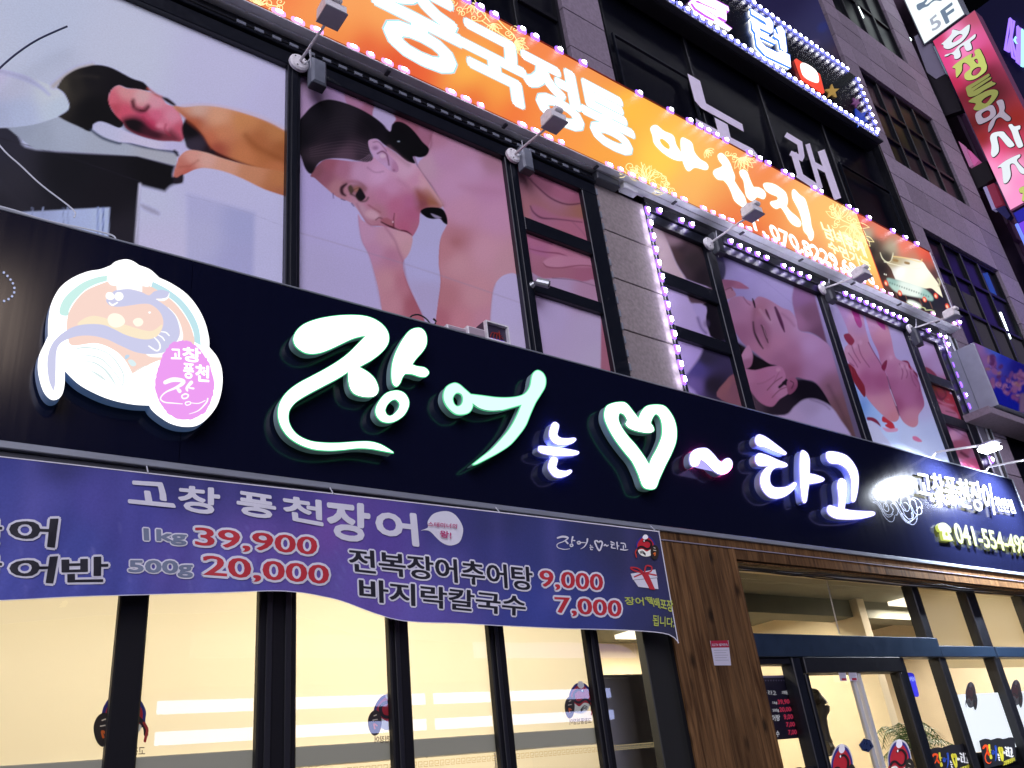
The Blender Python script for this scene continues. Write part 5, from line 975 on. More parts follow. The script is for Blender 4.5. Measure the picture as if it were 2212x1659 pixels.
while x < 2.36*YS:
    if not (k % 11 in (8,) or random.random() < .10):
        loc = (x, YS-.010, OZ0+.028+random.uniform(-.006, .006))
        if proto is None: proto = led_proto('led_light', .078, .036, M_ledp, cb, loc)
        else: piece('led_light', proto.data, loc, cb).scale = (random.choice((1, 1, 1, .7)),)+(1, 1)
    x += .152; k += 1
for r in (2.40, 2.55, 2.66, 2.80): piece('led_light', proto.data, (r*YS, YS-.010, OZ0+.03), cb)
obj('wire', tube([(OX0, YS-.006, OZ0+.012), (OX1, YS-.006, OZ0+.012)], .003, 5), mat('red_wire', (.35, .02, .01), .5), cb)
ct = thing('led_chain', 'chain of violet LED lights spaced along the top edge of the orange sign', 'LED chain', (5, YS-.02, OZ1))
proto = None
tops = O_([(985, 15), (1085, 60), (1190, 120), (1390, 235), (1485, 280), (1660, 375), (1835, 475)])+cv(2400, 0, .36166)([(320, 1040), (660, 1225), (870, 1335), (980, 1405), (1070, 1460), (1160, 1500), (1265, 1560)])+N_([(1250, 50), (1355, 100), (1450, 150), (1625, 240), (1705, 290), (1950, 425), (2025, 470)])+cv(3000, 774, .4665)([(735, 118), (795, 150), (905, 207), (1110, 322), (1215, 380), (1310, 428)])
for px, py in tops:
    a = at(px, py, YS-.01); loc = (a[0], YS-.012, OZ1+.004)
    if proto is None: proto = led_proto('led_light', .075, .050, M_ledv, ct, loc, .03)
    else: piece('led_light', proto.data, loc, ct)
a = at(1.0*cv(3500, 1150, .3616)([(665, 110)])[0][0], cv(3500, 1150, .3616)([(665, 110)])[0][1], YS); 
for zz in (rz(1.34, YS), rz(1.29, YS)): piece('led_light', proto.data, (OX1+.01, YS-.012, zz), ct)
# violet chain framing window group B
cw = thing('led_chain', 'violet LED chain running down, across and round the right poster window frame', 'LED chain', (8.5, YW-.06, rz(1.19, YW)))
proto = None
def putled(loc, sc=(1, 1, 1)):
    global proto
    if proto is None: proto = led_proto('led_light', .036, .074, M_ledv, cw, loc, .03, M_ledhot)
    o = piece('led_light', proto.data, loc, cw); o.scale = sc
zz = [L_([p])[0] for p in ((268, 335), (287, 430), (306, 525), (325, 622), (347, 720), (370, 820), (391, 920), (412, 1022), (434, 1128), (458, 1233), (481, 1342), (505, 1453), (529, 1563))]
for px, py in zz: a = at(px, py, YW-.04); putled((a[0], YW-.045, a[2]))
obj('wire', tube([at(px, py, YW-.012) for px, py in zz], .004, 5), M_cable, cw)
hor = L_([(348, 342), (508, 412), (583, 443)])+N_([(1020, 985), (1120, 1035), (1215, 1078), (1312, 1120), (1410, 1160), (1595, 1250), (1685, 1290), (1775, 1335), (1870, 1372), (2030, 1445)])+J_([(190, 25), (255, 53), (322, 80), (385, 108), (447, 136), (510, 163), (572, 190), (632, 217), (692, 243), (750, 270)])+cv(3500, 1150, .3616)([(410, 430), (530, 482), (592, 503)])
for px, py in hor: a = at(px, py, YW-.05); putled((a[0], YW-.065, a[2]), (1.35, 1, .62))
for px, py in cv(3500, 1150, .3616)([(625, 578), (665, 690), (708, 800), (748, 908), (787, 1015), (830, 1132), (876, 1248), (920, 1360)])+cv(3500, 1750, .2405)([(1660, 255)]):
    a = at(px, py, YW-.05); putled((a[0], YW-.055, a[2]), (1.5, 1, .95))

# ------------------------------------------------------------------ song-room lettering stuck on the dark glass
M_vinyl = mat('lilac_vinyl', (.88, .80, .95), .55, noise=.05)
S_ = cv(2400, 0, .36166); U_ = cv(2688, 0, .60759)
sl = thing('window_lettering', 'two large pale lilac letters stuck on the dark glass above the orange sign', 'lettering', at(*S_([(1200, 1200)])[0], YW+.02))
def vinyl(nm, g, loops): obj(nm, merge(flat([g(L) for L in loops], YW+.024), wall([g(L) for L in loops], YW+.024, YW+.028)), M_vinyl, sl)
vinyl('letter', S_, [[(850, 800), (985, 880), (1050, 1125), (1445, 1350), (1462, 1432), (1000, 1175), (930, 1095)]])
vinyl('letter', S_, [[(938, 1290), (1180, 1418), (1145, 1280), (1285, 1355), (1318, 1495), (1560, 1620), (1700, 1800), (960, 1430)]])
W3_ = cv(3000, 0, .4665)
def bar(ax, ay, bx_, by_, w):
    (x0, y0), (x1, y1) = W3_([(ax, ay), (bx_, by_)]); w *= W3_.s/2; L = math.hypot(x1-x0, y1-y0); nx, ny = -(y1-y0)/L*w, (x1-x0)/L*w
    return [(x0+nx, y0+ny), (x1+nx, y1+ny), (x1-nx, y1-ny), (x0-nx, y0-ny)]
for k, B in enumerate(([(200, 1135, 330, 1215, 44), (318, 1200, 338, 1325, 46), (240, 1290, 350, 1345, 42), (268, 1290, 330, 1500, 50), (300, 1470, 480, 1590, 52)], [(385, 1215, 495, 1590, 40), (500, 1270, 640, 1680, 62), (440, 1385, 560, 1450, 40)])):
    obj('letter', merge(*[flat([bar(*q)], YW+.024-.0002*i) for i, q in enumerate(B)]), M_vinyl, sl)
# ------------------------------------------------------------------ night-club LED board above
YC = 4.16
cz0, cz1 = rz(2.088, YC), rz(2.425, YC); cx1 = 2.80*YC
cl = thing('club_led_board', 'black LED-bordered sign board with purple and blue glowing letters high on the facade', 'signboard', (9, YC, cz0))
obj('board_panel', box(4.2, cx1-.02, YC, YC+.05, cz0+.03, cz1), mat('board_black', (.004, .004, .010), .25), cl)
obj('board_box', box(4.2, cx1, YC+.051, YC+.25, cz0, cz1), M_greydark, cl)
obj('lower_ledge', box(4.2, cx1+.02, YC-.02, YC+.05, cz0-.01, cz0+.027, .004), M_greydark, cl)
obj('underside', box(4.2, cx1, YC+.06, YC+.25, cz0-.03, cz0-.002, .004), M_black, cl)
M_ledb = mat('led_blue_lens', (.1, .1, .3), .3, 0, (.20, .22, 1.), 1.3)  # blue hull, bloom of the border LEDs put into emission
b0 = None
def cled(x, z, dy=0):
    global b0
    loc = (x, YC-.014+dy, z)
    if b0 is None: b0 = led_proto('led_light', .075, .066, M_ledb, cl, loc, .03)
    else: piece('led_light', b0.data, loc, cl)
x = 4.5
while x < cx1-.1: cled(x, cz0+.06, -.01); x += .142
x = 4.5
while x < cx1-.25: cled(x, cz1-.02); x += .142
zz_ = cz1-.12
for k in range(8): cled(cx1-.06, zz_, 0); zz_ -= .155
M_pur = emat('purple_letter', (.62, .10, 1.), 1.1); M_purw = emat('purple_letter_core', (1., .93, 1.), 2.); M_blu = emat('blue_letter', (.05, .22, 1.), 1.2); M_cya = emat('cyan_letter_edge', (.45, .95, 1.), 1.4)
def neon(nm, g, loops, core, edge, w=1.8, parent=cl, y=YC):
    for L in loops:
        q = g(L); obj(nm, merge(flat([q], y-.05), wall([q], y-.05, y)), core, parent)
        e = offset_poly(q, w); obj('letter_edge', merge(flat([e], y-.046), wall([e], y-.046, y-.02)), edge, parent)
neon('letter', S_, [[(890, 0), (1010, -30), (1180, 30), (1300, 120), (1290, 75), (1150, 0), (1180, -40), (1290, 60), (1310, 110), (1280, 215), (1200, 190), (1000, 60), (1000, 40), (1150, 110), (1160, 100), (1080, 60), (960, 20), (1000, 75), (1130, 170), (1335, 315), (1120, 200), (960, 100)][:6]], M_purw, M_pur)
neon('letter', S_, [[(885, 10), (990, 40), (1165, 112), (1170, 100), (1010, 30), (930, -20), (1000, -40), (1290, 78), (1300, 110), (1270, 100), (1275, 220), (1000, 70), (1330, 312), (1050, 160), (940, 85)]], M_purw, M_pur)
neon('letter', S_, [[(1540, 95), (1575, 120), (1700, 200), (1740, 190), (1780, 250), (1780, 340), (1760, 360), (1620, 290), (1650, 350), (1800, 440), (1805, 475), (1650, 400), (1600, 370), (1560, 310), (1545, 195), (1700, 275), (1720, 270), (1690, 230), (1550, 150)]], M_facev, M_blu)
neon('letter', S_, [[(1820, 300), (1870, 280), (1905, 340), (1930, 560), (1870, 530), (1850, 430), (1790, 390), (1800, 360), (1850, 380)]], M_facev, M_blu)
neon('letter', S_, [[(1590, 370), (1620, 385), (1660, 470), (1700, 510), (1840, 580), (1860, 545), (1960, 600), (1975, 730), (1700, 600), (1610, 500)]], M_facev, M_blu)
W3_ = cv(3000, 0, .4665)
q = W3_([(290, 493), (490, 625), (530, 780), (350, 660)])
obj('red_panel', merge(flat([q], YC-.04), wall([q], YC-.04, YC)), emat('red_panel', (1., .07, .03), 1.), cl)
obj('red_panel_glow', flat([smooth_closed(W3_([(325, 545), (370, 535), (460, 600), (480, 690), (430, 690), (350, 640)]), 5)], YC-.045), emat('panel_core', (1., .93, .9), 2.), cl)
def star(cx, cy, r, rot=0.): return [(cx+(r if k % 2 == 0 else r*.42)*math.cos(rot+PI*k/5), cy+(r if k % 2 == 0 else r*.42)*math.sin(rot+PI*k/5)) for k in range(10)]
for cx_, cy_, r_, ro, colr, nm in ((595, 770, 62, .9, (.45, .28, .06), 'gold_star'), (830, 990, 85, .5, (.01, .05, .42), 'blue_star'), (800, 860, 44, .3, (.16, .05, .16), 'plum_star')):
    q = W3_(star(cx_, cy_, r_, ro)); obj(nm, merge(flat([q], YC-.02), wall([q], YC-.02, YC)), mat(nm, colr, .4, 0, colr, .35), cl)
# dim picture band on the glass above the club board
def paintM(x, y):
    p = Print(x, y, '1c1a34'); r_ = np.random.RandomState(4)
    p.fill([(1500, -200, '201c40'), (1700, 0, '2c2850'), (1760, 60, '3c3c60'), (1800, 120, '3a2c40'), (1780, 60, '383870')])
    for k in range(60):
        a, b = r_.uniform(1480, 1850), r_.uniform(-150, 150)
        p.blob(a, b, r_.uniform(3, 16), r_.uniform(3, 20), ['4c3c60', '6c5c80', '2a3c8c', '5c4450', '1a1838', '3c3c34', '7c7090'][r_.randint(7)], r_.uniform(2, 8), r_.uniform(.3, .8), r_.uniform(0, 3))
    return p.c
print_sheet('poster', 1.55*YW, 2.735*YW, rz(2.47, YW), rz(3.2, YW), YW+.03, .02, paintM, M_print, None, label='dim blue and mauve crowd picture on the glass above the club board', category='poster')

for (px, py, w_, h_, lb, mm) in ((1303, 396, .30, .09, 'dark grey control box under the orange sign above the granite pier', M_greydark), (1352, 412, .20, .10, 'lilac bracket box under the orange sign beside the top of the violet LED column', M_soff)):
    a = at(px, py, YW-.02); obj('control_box', box(a[0]-w_/2, a[0]+w_/2, YW-.10, YW-.01, a[2]-h_/2, a[2]+h_/2, .01), mm, None, label=lb, cat='control box')
# ------------------------------------------------------------------ projecting signs stacked on the building's right edge
XV = 15.9
def facex(y0, y1, z0, z1, x, th=.03): return box(x, x+th, y0, y1, z0, z1)
X_ = cv(3500, 0, .24115); X2 = cv(3600, 400, .36181)
def flatx(loops, X):
    V = []; vl = []
    for lp in loops:
        w = [atX(p[0], p[1], X) for p in lp]; V += w; vl.append([Vector((p[1], p[2], 0)) for p in w])
    return V, [tuple(t) for t in tessellate_polygon(vl)]
v5 = thing('projecting_sign', 'white lit projecting sign box lettered 5F above the pink one', 'signboard', (XV, 3.75, 13.3+EYE))
obj('sign_box', box(XV+.004, XV+.35, 3.27, 4.18, 13.35+EYE, 15.6+EYE), M_alu, v5)
obj('light_face', box(XV-.004, XV+.003, 3.29, 4.16, 13.37+EYE, 15.58+EYE), emat('white_sign_face', (.90, 1., 1.), 1.15), v5)
M_ink = mat('grey_ink', (.06, .09, .13), .5, 0, (.16, .22, .30), .9); M_ink2 = mat('light_grey_ink', (.1, .1, .12), .5, 0, (.38, .42, .50), 1.)
obj('lettering', lettering('5', X_([(655, 330), (775, 230), (870, 420), (720, 510)]), 0, off=.02, plane=lambda x, y: atX(x, y, XV-.008)), M_ink2, v5)
obj('lettering', lettering('F', X_([(850, 180), (1020, 50), (1090, 290), (940, 385)]), 0, off=.03, plane=lambda x, y: atX(x, y, XV-.008)), M_ink, v5)
obj('symbol', flatx([smooth_closed(X_([(450, 90), (480, 60), (570, 20), (600, -40), (650, -60), (620, 20), (590, 60), (620, 70), (700, 10), (760, -40), (880, -40), (850, 15), (760, 10), (690, 50), (640, 100), (560, 130), (500, 170), (465, 150)]), 4)], XV-.008), M_ink, v5)
vp_ = thing('projecting_sign', 'tall pink and dark red projecting sign with white and yellow letters', 'signboard', (XV, 3.6, 8.8+EYE))
def paintP(x, y):
    p = Print(x, y, 'd0447c'); g = X_
    p.fill(cc(g, [(800, 650, 'd03468'), (1350, 260, 'b8506c'), (1100, 600, 'f890c4'), (1250, 850, 'fc90c8'), (950, 1000, 'e44088'), (1400, 700, 'e0589a'), (1250, 1080, 'ee70a0'), (1500, 900, 'c03060'), (1100, 1350, 'c02450'), (1600, 1200, '6c1428'), (1400, 1500, '7a1422'), (1700, 1500, '501018'), (1200, 1600, '6a1424')]) + cc(X2, [(650, 250, '5c1210'), (900, 200, '741812'), (1100, 200, '8c2014'), (750, 400, '8a1c14'), (950, 480, 'd43860'), (1100, 450, 'c03050'), (900, 600, 'f86ca4'), (850, 700, 'fc9cd0'), (1060, 720, 'fca8d4'), (1150, 900, 'fc90c8'), (980, 950, 'fcb4dc'), (1050, 1120, 'fc9cd0'), (1100, 1000, 'fc9ad0')]))
    return p.c
_ps = []
def px_sheet(nm, y0, y1, z0, z1, X, step, painter, m, parent):
    ny = int((y1-y0)/step); nz = int((z1-z0)/step)
    Yg, Zg = np.meshgrid(np.linspace(y1, y0, ny+1), np.linspace(z0, z1, nz+1)); Yg = Yg.ravel(); Zg = Zg.ravel()
    px, py = proj(np.full(len(Yg), X), Yg, Zg); C = painter(px, py); L = wloc(parent)
    F = [(j*(ny+1)+i, j*(ny+1)+i+1, (j+1)*(ny+1)+i+1, (j+1)*(ny+1)+i) for j in range(nz) for i in range(ny)]
    o = obj(nm, (np.stack([np.full(len(Yg), X), Yg, Zg], 1), F), m, parent)
    a = o.data.color_attributes.new('print', 'FLOAT_COLOR', 'POINT'); a.data.foreach_set('color', np.concatenate([C, np.ones((len(C), 1))], 1).astype(np.float32).ravel()); return o
M_pf = vmat('pink_sign_film', .4, emit=1.05, grain=.03)
px_sheet('light_face', 3.10, 4.0, 8.84+EYE, 13.28+EYE, XV, .05, paintP, M_pf, vp_)
obj('sign_box', box(XV+.006, XV+.34, 3.10, 4.0, 8.80+EYE, 13.30+EYE), mat('magenta_metal', (.28, .10, .20), .4, .2), vp_)
M_lw = mat('pink_sign_letter_white', (.2, .2, .2), .5, 0, (.80, .88, .92), .95); M_ly = mat('pink_sign_letter_yellow', (.2, .2, .1), .5, 0, (.62, .72, .16), .8); M_lg = mat('pink_sign_letter_grey', (.2, .2, .2), .5, 0, (.34, .28, .36), .9); M_lyd = mat('pink_sign_letter_olive', (.1, .1, .02), .5, 0, (.26, .28, .08), .9); M_lk = mat('pink_sign_outline', (.01, .006, .01), .6)
def pl(loops, m):
    lp = [smooth_closed(q, 4) for q in loops]
    lp2 = [offset_poly(lp[0], 1.3)]+[offset_poly(h, -1.3) for h in lp[1:]]
    o = obj('letter', flatx(lp, XV-.016), m, vp_); obj('letter_shadow', flatx([[(a+1.2, b+.6) for a, b in L] for L in lp2], XV-.010), M_lk, o)
pl([X_([(850, 720), (870, 705), (1010, 570), (1030, 500), (1060, 482), (1110, 495), (1170, 500), (1260, 430), (1310, 402), (1320, 420), (1310, 500), (1280, 570), (1200, 670), (1100, 740), (980, 800), (900, 780), (890, 730)]), X_([(1025, 680), (1060, 620), (1140, 560), (1190, 560), (1200, 590), (1150, 640), (1060, 690)])], M_lw)
pl([X_([(910, 920), (930, 890), (1050, 850), (1150, 740), (1300, 640), (1400, 560), (1418, 575), (1400, 620), (1330, 680), (1340, 720), (1355, 790), (1320, 820), (1270, 830), (1240, 790), (1220, 740), (1150, 790), (1165, 860), (1170, 920), (1120, 960), (1070, 955), (1060, 900), (1010, 880), (960, 910)])], M_lw)
pl([X_([(1040, 1090), (1200, 960), (1340, 880), (1350, 900), (1350, 940), (1410, 910), (1395, 850), (1420, 810), (1480, 800), (1520, 870), (1560, 950), (1580, 1020), (1600, 1080), (1580, 1160), (1500, 1230), (1400, 1290), (1300, 1310), (1240, 1280), (1240, 1200), (1330, 1110), (1260, 1030), (1200, 1040), (1190, 1150), (1130, 1240), (1100, 1260), (1090, 1180), (1085, 1120)]), X_([(1345, 1200), (1370, 1140), (1440, 1095), (1500, 1100), (1500, 1150), (1440, 1220), (1370, 1235)]), X_([(1390, 980), (1440, 960), (1460, 1030), (1430, 1035)])], M_ly)
pl([X_([(1265, 1420), (1400, 1340), (1600, 1215), (1640, 1210), (1630, 1250), (1480, 1350), (1370, 1420), (1370, 1430), (1640, 1265), (1660, 1290), (1560, 1360), (1400, 1470), (1400, 1480), (1660, 1330), (1690, 1340), (1740, 1370), (1560, 1470), (1440, 1550), (1310, 1580), (1270, 1500)])], M_lyd)
pl([X_([(1300, 1650), (1560, 1500), (1700, 1460), (1780, 1490), (1760, 1580), (1640, 1720), (1480, 1800), (1380, 1780), (1420, 1690)]), X_([(1510, 1660), (1580, 1590), (1670, 1550), (1660, 1600), (1580, 1690)])], M_lyd)
pl([X2([(668, 130), (720, 90), (830, 38), (870, 60), (888, 130), (850, 180), (760, 230), (700, 245), (670, 190)]), X2([(732, 130), (790, 95), (825, 110), (820, 150), (770, 180), (740, 170)])], M_lg)
pl([X2([(895, 0), (960, -20), (985, 60), (980, 110), (1045, 170), (1040, 205), (1000, 210), (940, 170), (890, 190), (860, 260), (830, 310), (805, 330), (810, 260), (850, 190), (920, 120), (920, 60)])], M_lg)
pl([X2([(825, 390), (860, 340), (960, 325), (1000, 360), (1085, 460), (1070, 490), (1020, 490), (930, 385), (900, 390), (920, 500), (910, 560), (860, 605), (835, 570), (840, 480)])], M_lw)
pl([X2([(1025, 260), (1060, 245), (1090, 270), (1150, 260), (1150, 300), (1130, 320), (1180, 460), (1175, 490), (1130, 500), (1090, 420), (1060, 330)])], M_lw)
pl([X2([(905, 715), (1000, 640), (1140, 575), (1150, 600), (1120, 650), (1240, 780), (1200, 790), (1150, 770), (1090, 680), (1040, 690), (1050, 800), (1020, 870), (980, 890), (965, 850), (950, 720)])], M_lw)
pl([X2([(1140, 950), (1180, 925), (1230, 930), (1220, 1000), (1200, 1080), (1170, 1070), (1180, 1000), (1150, 990)])], M_ly)
vb = thing('projecting_sign', 'deep blue and violet lit box below the pink sign', 'signboard', (XV, 3.7, 6.2+EYE))
obj('sign_box', box(XV+.006, XV+.34, 3.10, 3.99, 6.0+EYE, 8.76+EYE), mat('blue_metal', (.05, .05, .25), .4, .2), vb)
obj('light_face', box(XV-.002, XV+.005, 3.12, 3.97, 6.02+EYE, 8.50+EYE), emat('violet_face', (.20, .06, .95), .9), vb)
obj('light_face', box(XV-.002, XV+.005, 3.12, 3.97, 8.52+EYE, 8.74+EYE), emat('deep_blue_face', (.01, .01, .45), .8), vb)
obj('tube', tube([(XV-.02, 4.0, 6.1+EYE), (XV-.02, 4.0, 8.5+EYE)], .03, 6), emat('blue_neon', (.16, .25, 1.), 1.2), vb)
# small boxes and brackets between the wall edge and the tall signs
def sidebox(label, pts, m, dx=.05, cat='sign bracket', nm='sign_bracket'):
    F = flatx([pts], XV+dx); n = len(pts); V = F[0]+[(p[0]+.15, p[1], p[2]) for p in F[0]]
    FF = F[1]+[(i, (i+1) % n, n+(i+1) % n, n+i) for i in range(n)]
    obj(nm, (V, FF), m, None, label=label, cat=cat)
sidebox('lilac grey sheet-metal box behind the lower corner of the 5F sign', X_([(410, 600), (480, 560), (570, 740), (725, 700), (935, 1195), (770, 1290), (620, 1180)]), mat('lilac_box', (.30, .28, .38), .5))
sidebox('thin pale edge of a sign box beside the pink sign', X_([(725, 760), (745, 745), (945, 1190), (930, 1205)]), mat('pale_blue_edge', (.35, .5, .6), .4, 0, (.3, .45, .55), .2), .03)
sidebox('dark empty sign frame left of the pink sign below the lilac box', X_([(630, 1200), (770, 1300), (940, 1205), (1130, 1640), (1190, 1800), (900, 1900)]), mat('dark_sign_frame', (.014, .013, .018), .4), .06)
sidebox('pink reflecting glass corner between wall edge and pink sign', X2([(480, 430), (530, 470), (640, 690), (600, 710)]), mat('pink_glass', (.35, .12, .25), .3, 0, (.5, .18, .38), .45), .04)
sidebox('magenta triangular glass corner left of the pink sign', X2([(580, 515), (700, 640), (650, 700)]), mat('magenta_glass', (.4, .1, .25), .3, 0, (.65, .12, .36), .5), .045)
sidebox('square dark box between wall edge and the pink sign', X2([(600, 740), (780, 640), (865, 835), (690, 950)]), mat('dark_box', (.012, .011, .014), .5), .035)
sidebox('red lit box edge at the foot of the pink sign', X2([(790, 920), (865, 885), (960, 1120), (880, 1150)]), mat('dim_red', (.2, .03, .06), .5, 0, (.22, .02, .05), .5), .05)
sidebox('lilac upright plate beside the red lit box', X2([(748, 935), (780, 920), (880, 1165), (850, 1180)]), mat('lilac_plate', (.35, .32, .5), .5, 0, (.4, .35, .7), .3), .03)
sidebox('navy flap below the red lit box', X2([(880, 1170), (980, 1130), (1045, 1240), (1010, 1280)]), mat('navy_flap', (.03, .03, .14), .5), .04)
tube_light(*X_([(160, 480)])[0], *X_([(340, 670)])[0], 'white strip lamp on the granite edge near the 5F sign', .05)

# neighbouring building with a violet neon sign
nb = thing('neighbour_building', 'dark neighbouring building behind the projecting signs with a violet neon sign', 'building', (24, 5, 0))
obj('wall', box(16.6, 40, 4.35, 20, 0, 16.2+EYE), mat('plum_wall', (.10, .055, .10), .8, noise=.25, nscale=3), nb)
obj('parapet', box(16.55, 40.1, 4.25, 20, 16.2+EYE, 16.5+EYE), mat('plum_parapet', (.2, .09, .2), .7), nb)
for k in range(9):
    for j in range(4):
        obj('window', box(17.4+2.3*k, 18.9+2.3*k, 4.31, 4.36, 3.0+3.3*j+EYE, 4.8+3.3*j+EYE, .01), M_wglass, nb)
    obj('pilaster', box(16.8+2.3*k, 17.1+2.3*k, 4.24, 4.34, .2, 16.2+EYE, .01), mat('plum_parapet'), nb)
for j in range(5): obj('floor_band', box(16.6, 40, 4.27, 4.345, 2.0+3.3*j+EYE, 2.4+3.3*j+EYE, .01), mat('plum_parapet'), nb)
ne = thing('neon_sign', 'violet and cyan outlined neon letter at the right edge of the picture', 'neon sign', (21, 3.9, 12+EYE))
XN = 21.0
obj('back_plate', box(XN+.1, XN+.2, 2.6, 4.2, 13.0+EYE, 17.6+EYE), mat('neon_back', (.006, .006, .05), .5), ne)
for P, m in (([(1975, 300), (2045, 350), (1960, 850), (1895, 810), (1975, 300)], 'v'), ([(2000, 330), (1990, 560), (1930, 820)], 'v'), ([(1990, 580), (2085, 975), (2020, 930), (1975, 620)], 'v'), ([(2100, 430), (2155, 470), (2150, 1060), (2090, 1010), (2100, 430)], 'v'), ([(2125, 460), (2120, 1020)], 'v'), ([(2050, 650), (2070, 605), (2100, 630)], 'c'), ([(2050, 650), (2100, 720)], 'c'), ([(2175, 480), (2170, 1080)], 'c'), ([(2200, 500), (2195, 1090)], 'c'), ([(2145, 500), (2140, 1000)], 'v')):
    obj('neon_tube', tube([atX(*q, XN) for q in X_(P)], .028, 6), emat('neon_violet', (.30, .16, 1.), 1.5) if m == 'v' else emat('neon_cyan', (.35, .85, 1.), 1.5), ne)

# ------------------------------------------------------------------ floral light box at the right, and brackets
V_ = cv(3500, 1150, .3616)
fb = thing('flower_signbox', 'white sign box with a blue face of pink and orange flowers at the right edge', 'signboard', (12.5, 4.1, rz(1.0, 4.0)))
YB = 3.93; bx0 = 11.5
obj('sign_case', box(bx0, bx0+3.2, YB+.02, 4.33, 3.93+EYE, 4.87+EYE, .006), mat('white_case', (.34, .36, .46), .45, noise=.06), fb)
obj('case_seam', box(bx0-.003, bx0+.01, 4.19, 4.20, 3.93+EYE, 4.87+EYE), M_greyplastic, fb)
def paintF(x, y):
    p = Print(x, y, '101c78'); g = V_; s = g.s
    p.fill(cc(g, [(1000, 620, 'a878b0'), (1080, 600, '5a6cc0'), (1150, 640, '3c6cd8'), (1250, 700, '2438b4'), (1400, 780, '181c80'), (1230, 1130, '1a20a0'), (1400, 1200, '14209c'), (1050, 720, '98689c')]))
    r_ = np.random.RandomState(9)
    for k in range(46):
        a, b = 1070+r_.uniform(0, 400), 0; b = 720+(a-1070)*.55+r_.uniform(-60, 290)
        p.blob(*g([(a, b)])[0], r_.uniform(18, 50)*s, r_.uniform(12, 34)*s, ['7c4a80', '98608c', '6c3a6c', 'a87098', '8c5080', 'a47468', '5c2c58', 'b48490'][r_.randint(8)], 8*s, .85, r_.uniform(0, 3))
    for k in range(16):
        a = 1100+r_.uniform(0, 340); b = 740+(a-1070)*.55+r_.uniform(0, 260)
        P = [(a+22*math.cos(t), b+16*math.sin(t)) for t in (.6*j+r_.uniform(-.3, .3) for j in range(8))]
        p.line(g(P), 5*s, ['4c1c50', 'c090b8', '54244c'][k % 3], 4*s, .8)
    p.line(g([(1460, 1130), (1450, 1290)]), 60*s, '7c6480', 10*s)
    return p.c
print_sheet('flower_face', bx0+.006, bx0+3.19, 3.935+EYE, 4.865+EYE, YB+.014, .022, paintF, vmat('flower_film', .35, emit=0, grain=.1), fb)
obj('shelf', box(bx0-.2, bx0+3.4, 4.0, 4.35, 3.80+EYE, 3.90+EYE, .006), M_stone[0], fb)

# ------------------------------------------------------------------ ground floor
GY = 4.30     # glazing plane
M_wood = bpy.data.materials.new('stained_pine'); M_wood.use_nodes = True
n = M_wood.node_tree.nodes; l = M_wood.node_tree.links; b = n['Principled BSDF']
tc = n.new('ShaderNodeTexCoord'); oi = n.new('ShaderNodeObjectInfo'); mp = n.new('ShaderNodeMapping'); mp.inputs['Scale'].default_value = (14, 14, .9)
va = n.new('ShaderNodeVectorMath'); va.operation = 'ADD'; cx_n = n.new('ShaderNodeCombineXYZ')
mu = n.new('ShaderNodeMath'); mu.operation = 'MULTIPLY'; mu.inputs[1].default_value = 40; l.new(oi.outputs['Random'], mu.inputs[0]); l.new(mu.outputs[0], cx_n.inputs[2]); l.new(mu.outputs[0], cx_n.inputs[0])
l.new(tc.outputs['Object'], mp.inputs[0]); l.new(mp.outputs[0], va.inputs[0]); l.new(cx_n.outputs[0], va.inputs[1])
nz = n.new('ShaderNodeTexNoise'); nz.inputs['Scale'].default_value = 1.6; nz.inputs['Detail'].default_value = 8; nz.inputs['Distortion'].default_value = 1.2; l.new(va.outputs[0], nz.inputs['Vector'])
vo = n.new('ShaderNodeTexVoronoi'); vo.inputs['Scale'].default_value = 1.; mp2 = n.new('ShaderNodeMapping'); mp2.inputs['Scale'].default_value = (.35, .35, 3.2); l.new(va.outputs[0], mp2.inputs[0]); l.new(mp2.outputs[0], vo.inputs['Vector'])
rp_ = n.new('ShaderNodeValToRGB'); rp_.color_ramp.elements[0].position = .3; rp_.color_ramp.elements[0].color = (.050, .022, .008, 1); rp_.color_ramp.elements[1].position = .72; rp_.color_ramp.elements[1].color = (.20, .105, .042, 1)
l.new(nz.outputs[0], rp_.inputs[0])
kn = n.new('ShaderNodeMapRange'); kn.inputs[1].default_value = .07; kn.inputs[2].default_value = .22; kn.inputs[3].default_value = .22; kn.inputs[4].default_value = 1; l.new(vo.outputs['Distance'], kn.inputs[0])
vr = n.new('ShaderNodeMapRange'); vr.inputs[3].default_value = .75; vr.inputs[4].default_value = 1.25; l.new(oi.outputs['Random'], vr.inputs[0])
m1 = n.new('ShaderNodeMath'); m1.operation = 'MULTIPLY'; l.new(kn.outputs[0], m1.inputs[0]); l.new(vr.outputs[0], m1.inputs[1])
vs = n.new('ShaderNodeVectorMath'); vs.operation = 'SCALE'; l.new(rp_.outputs[0], vs.inputs[0]); l.new(m1.outputs[0], vs.inputs['Scale']); l.new(vs.outputs[0], b.inputs['Base Color'])
b.inputs['Roughness'].default_value = .65; b.inputs['Specular IOR Level'].default_value = .2
bp = n.new('ShaderNodeBump'); bp.inputs['Strength'].default_value = .25; bp.inputs['Distance'].default_value = .01; l.new(nz.outputs[0], bp.inputs['Height']); l.new(bp.outputs[0], b.inputs['Normal'])

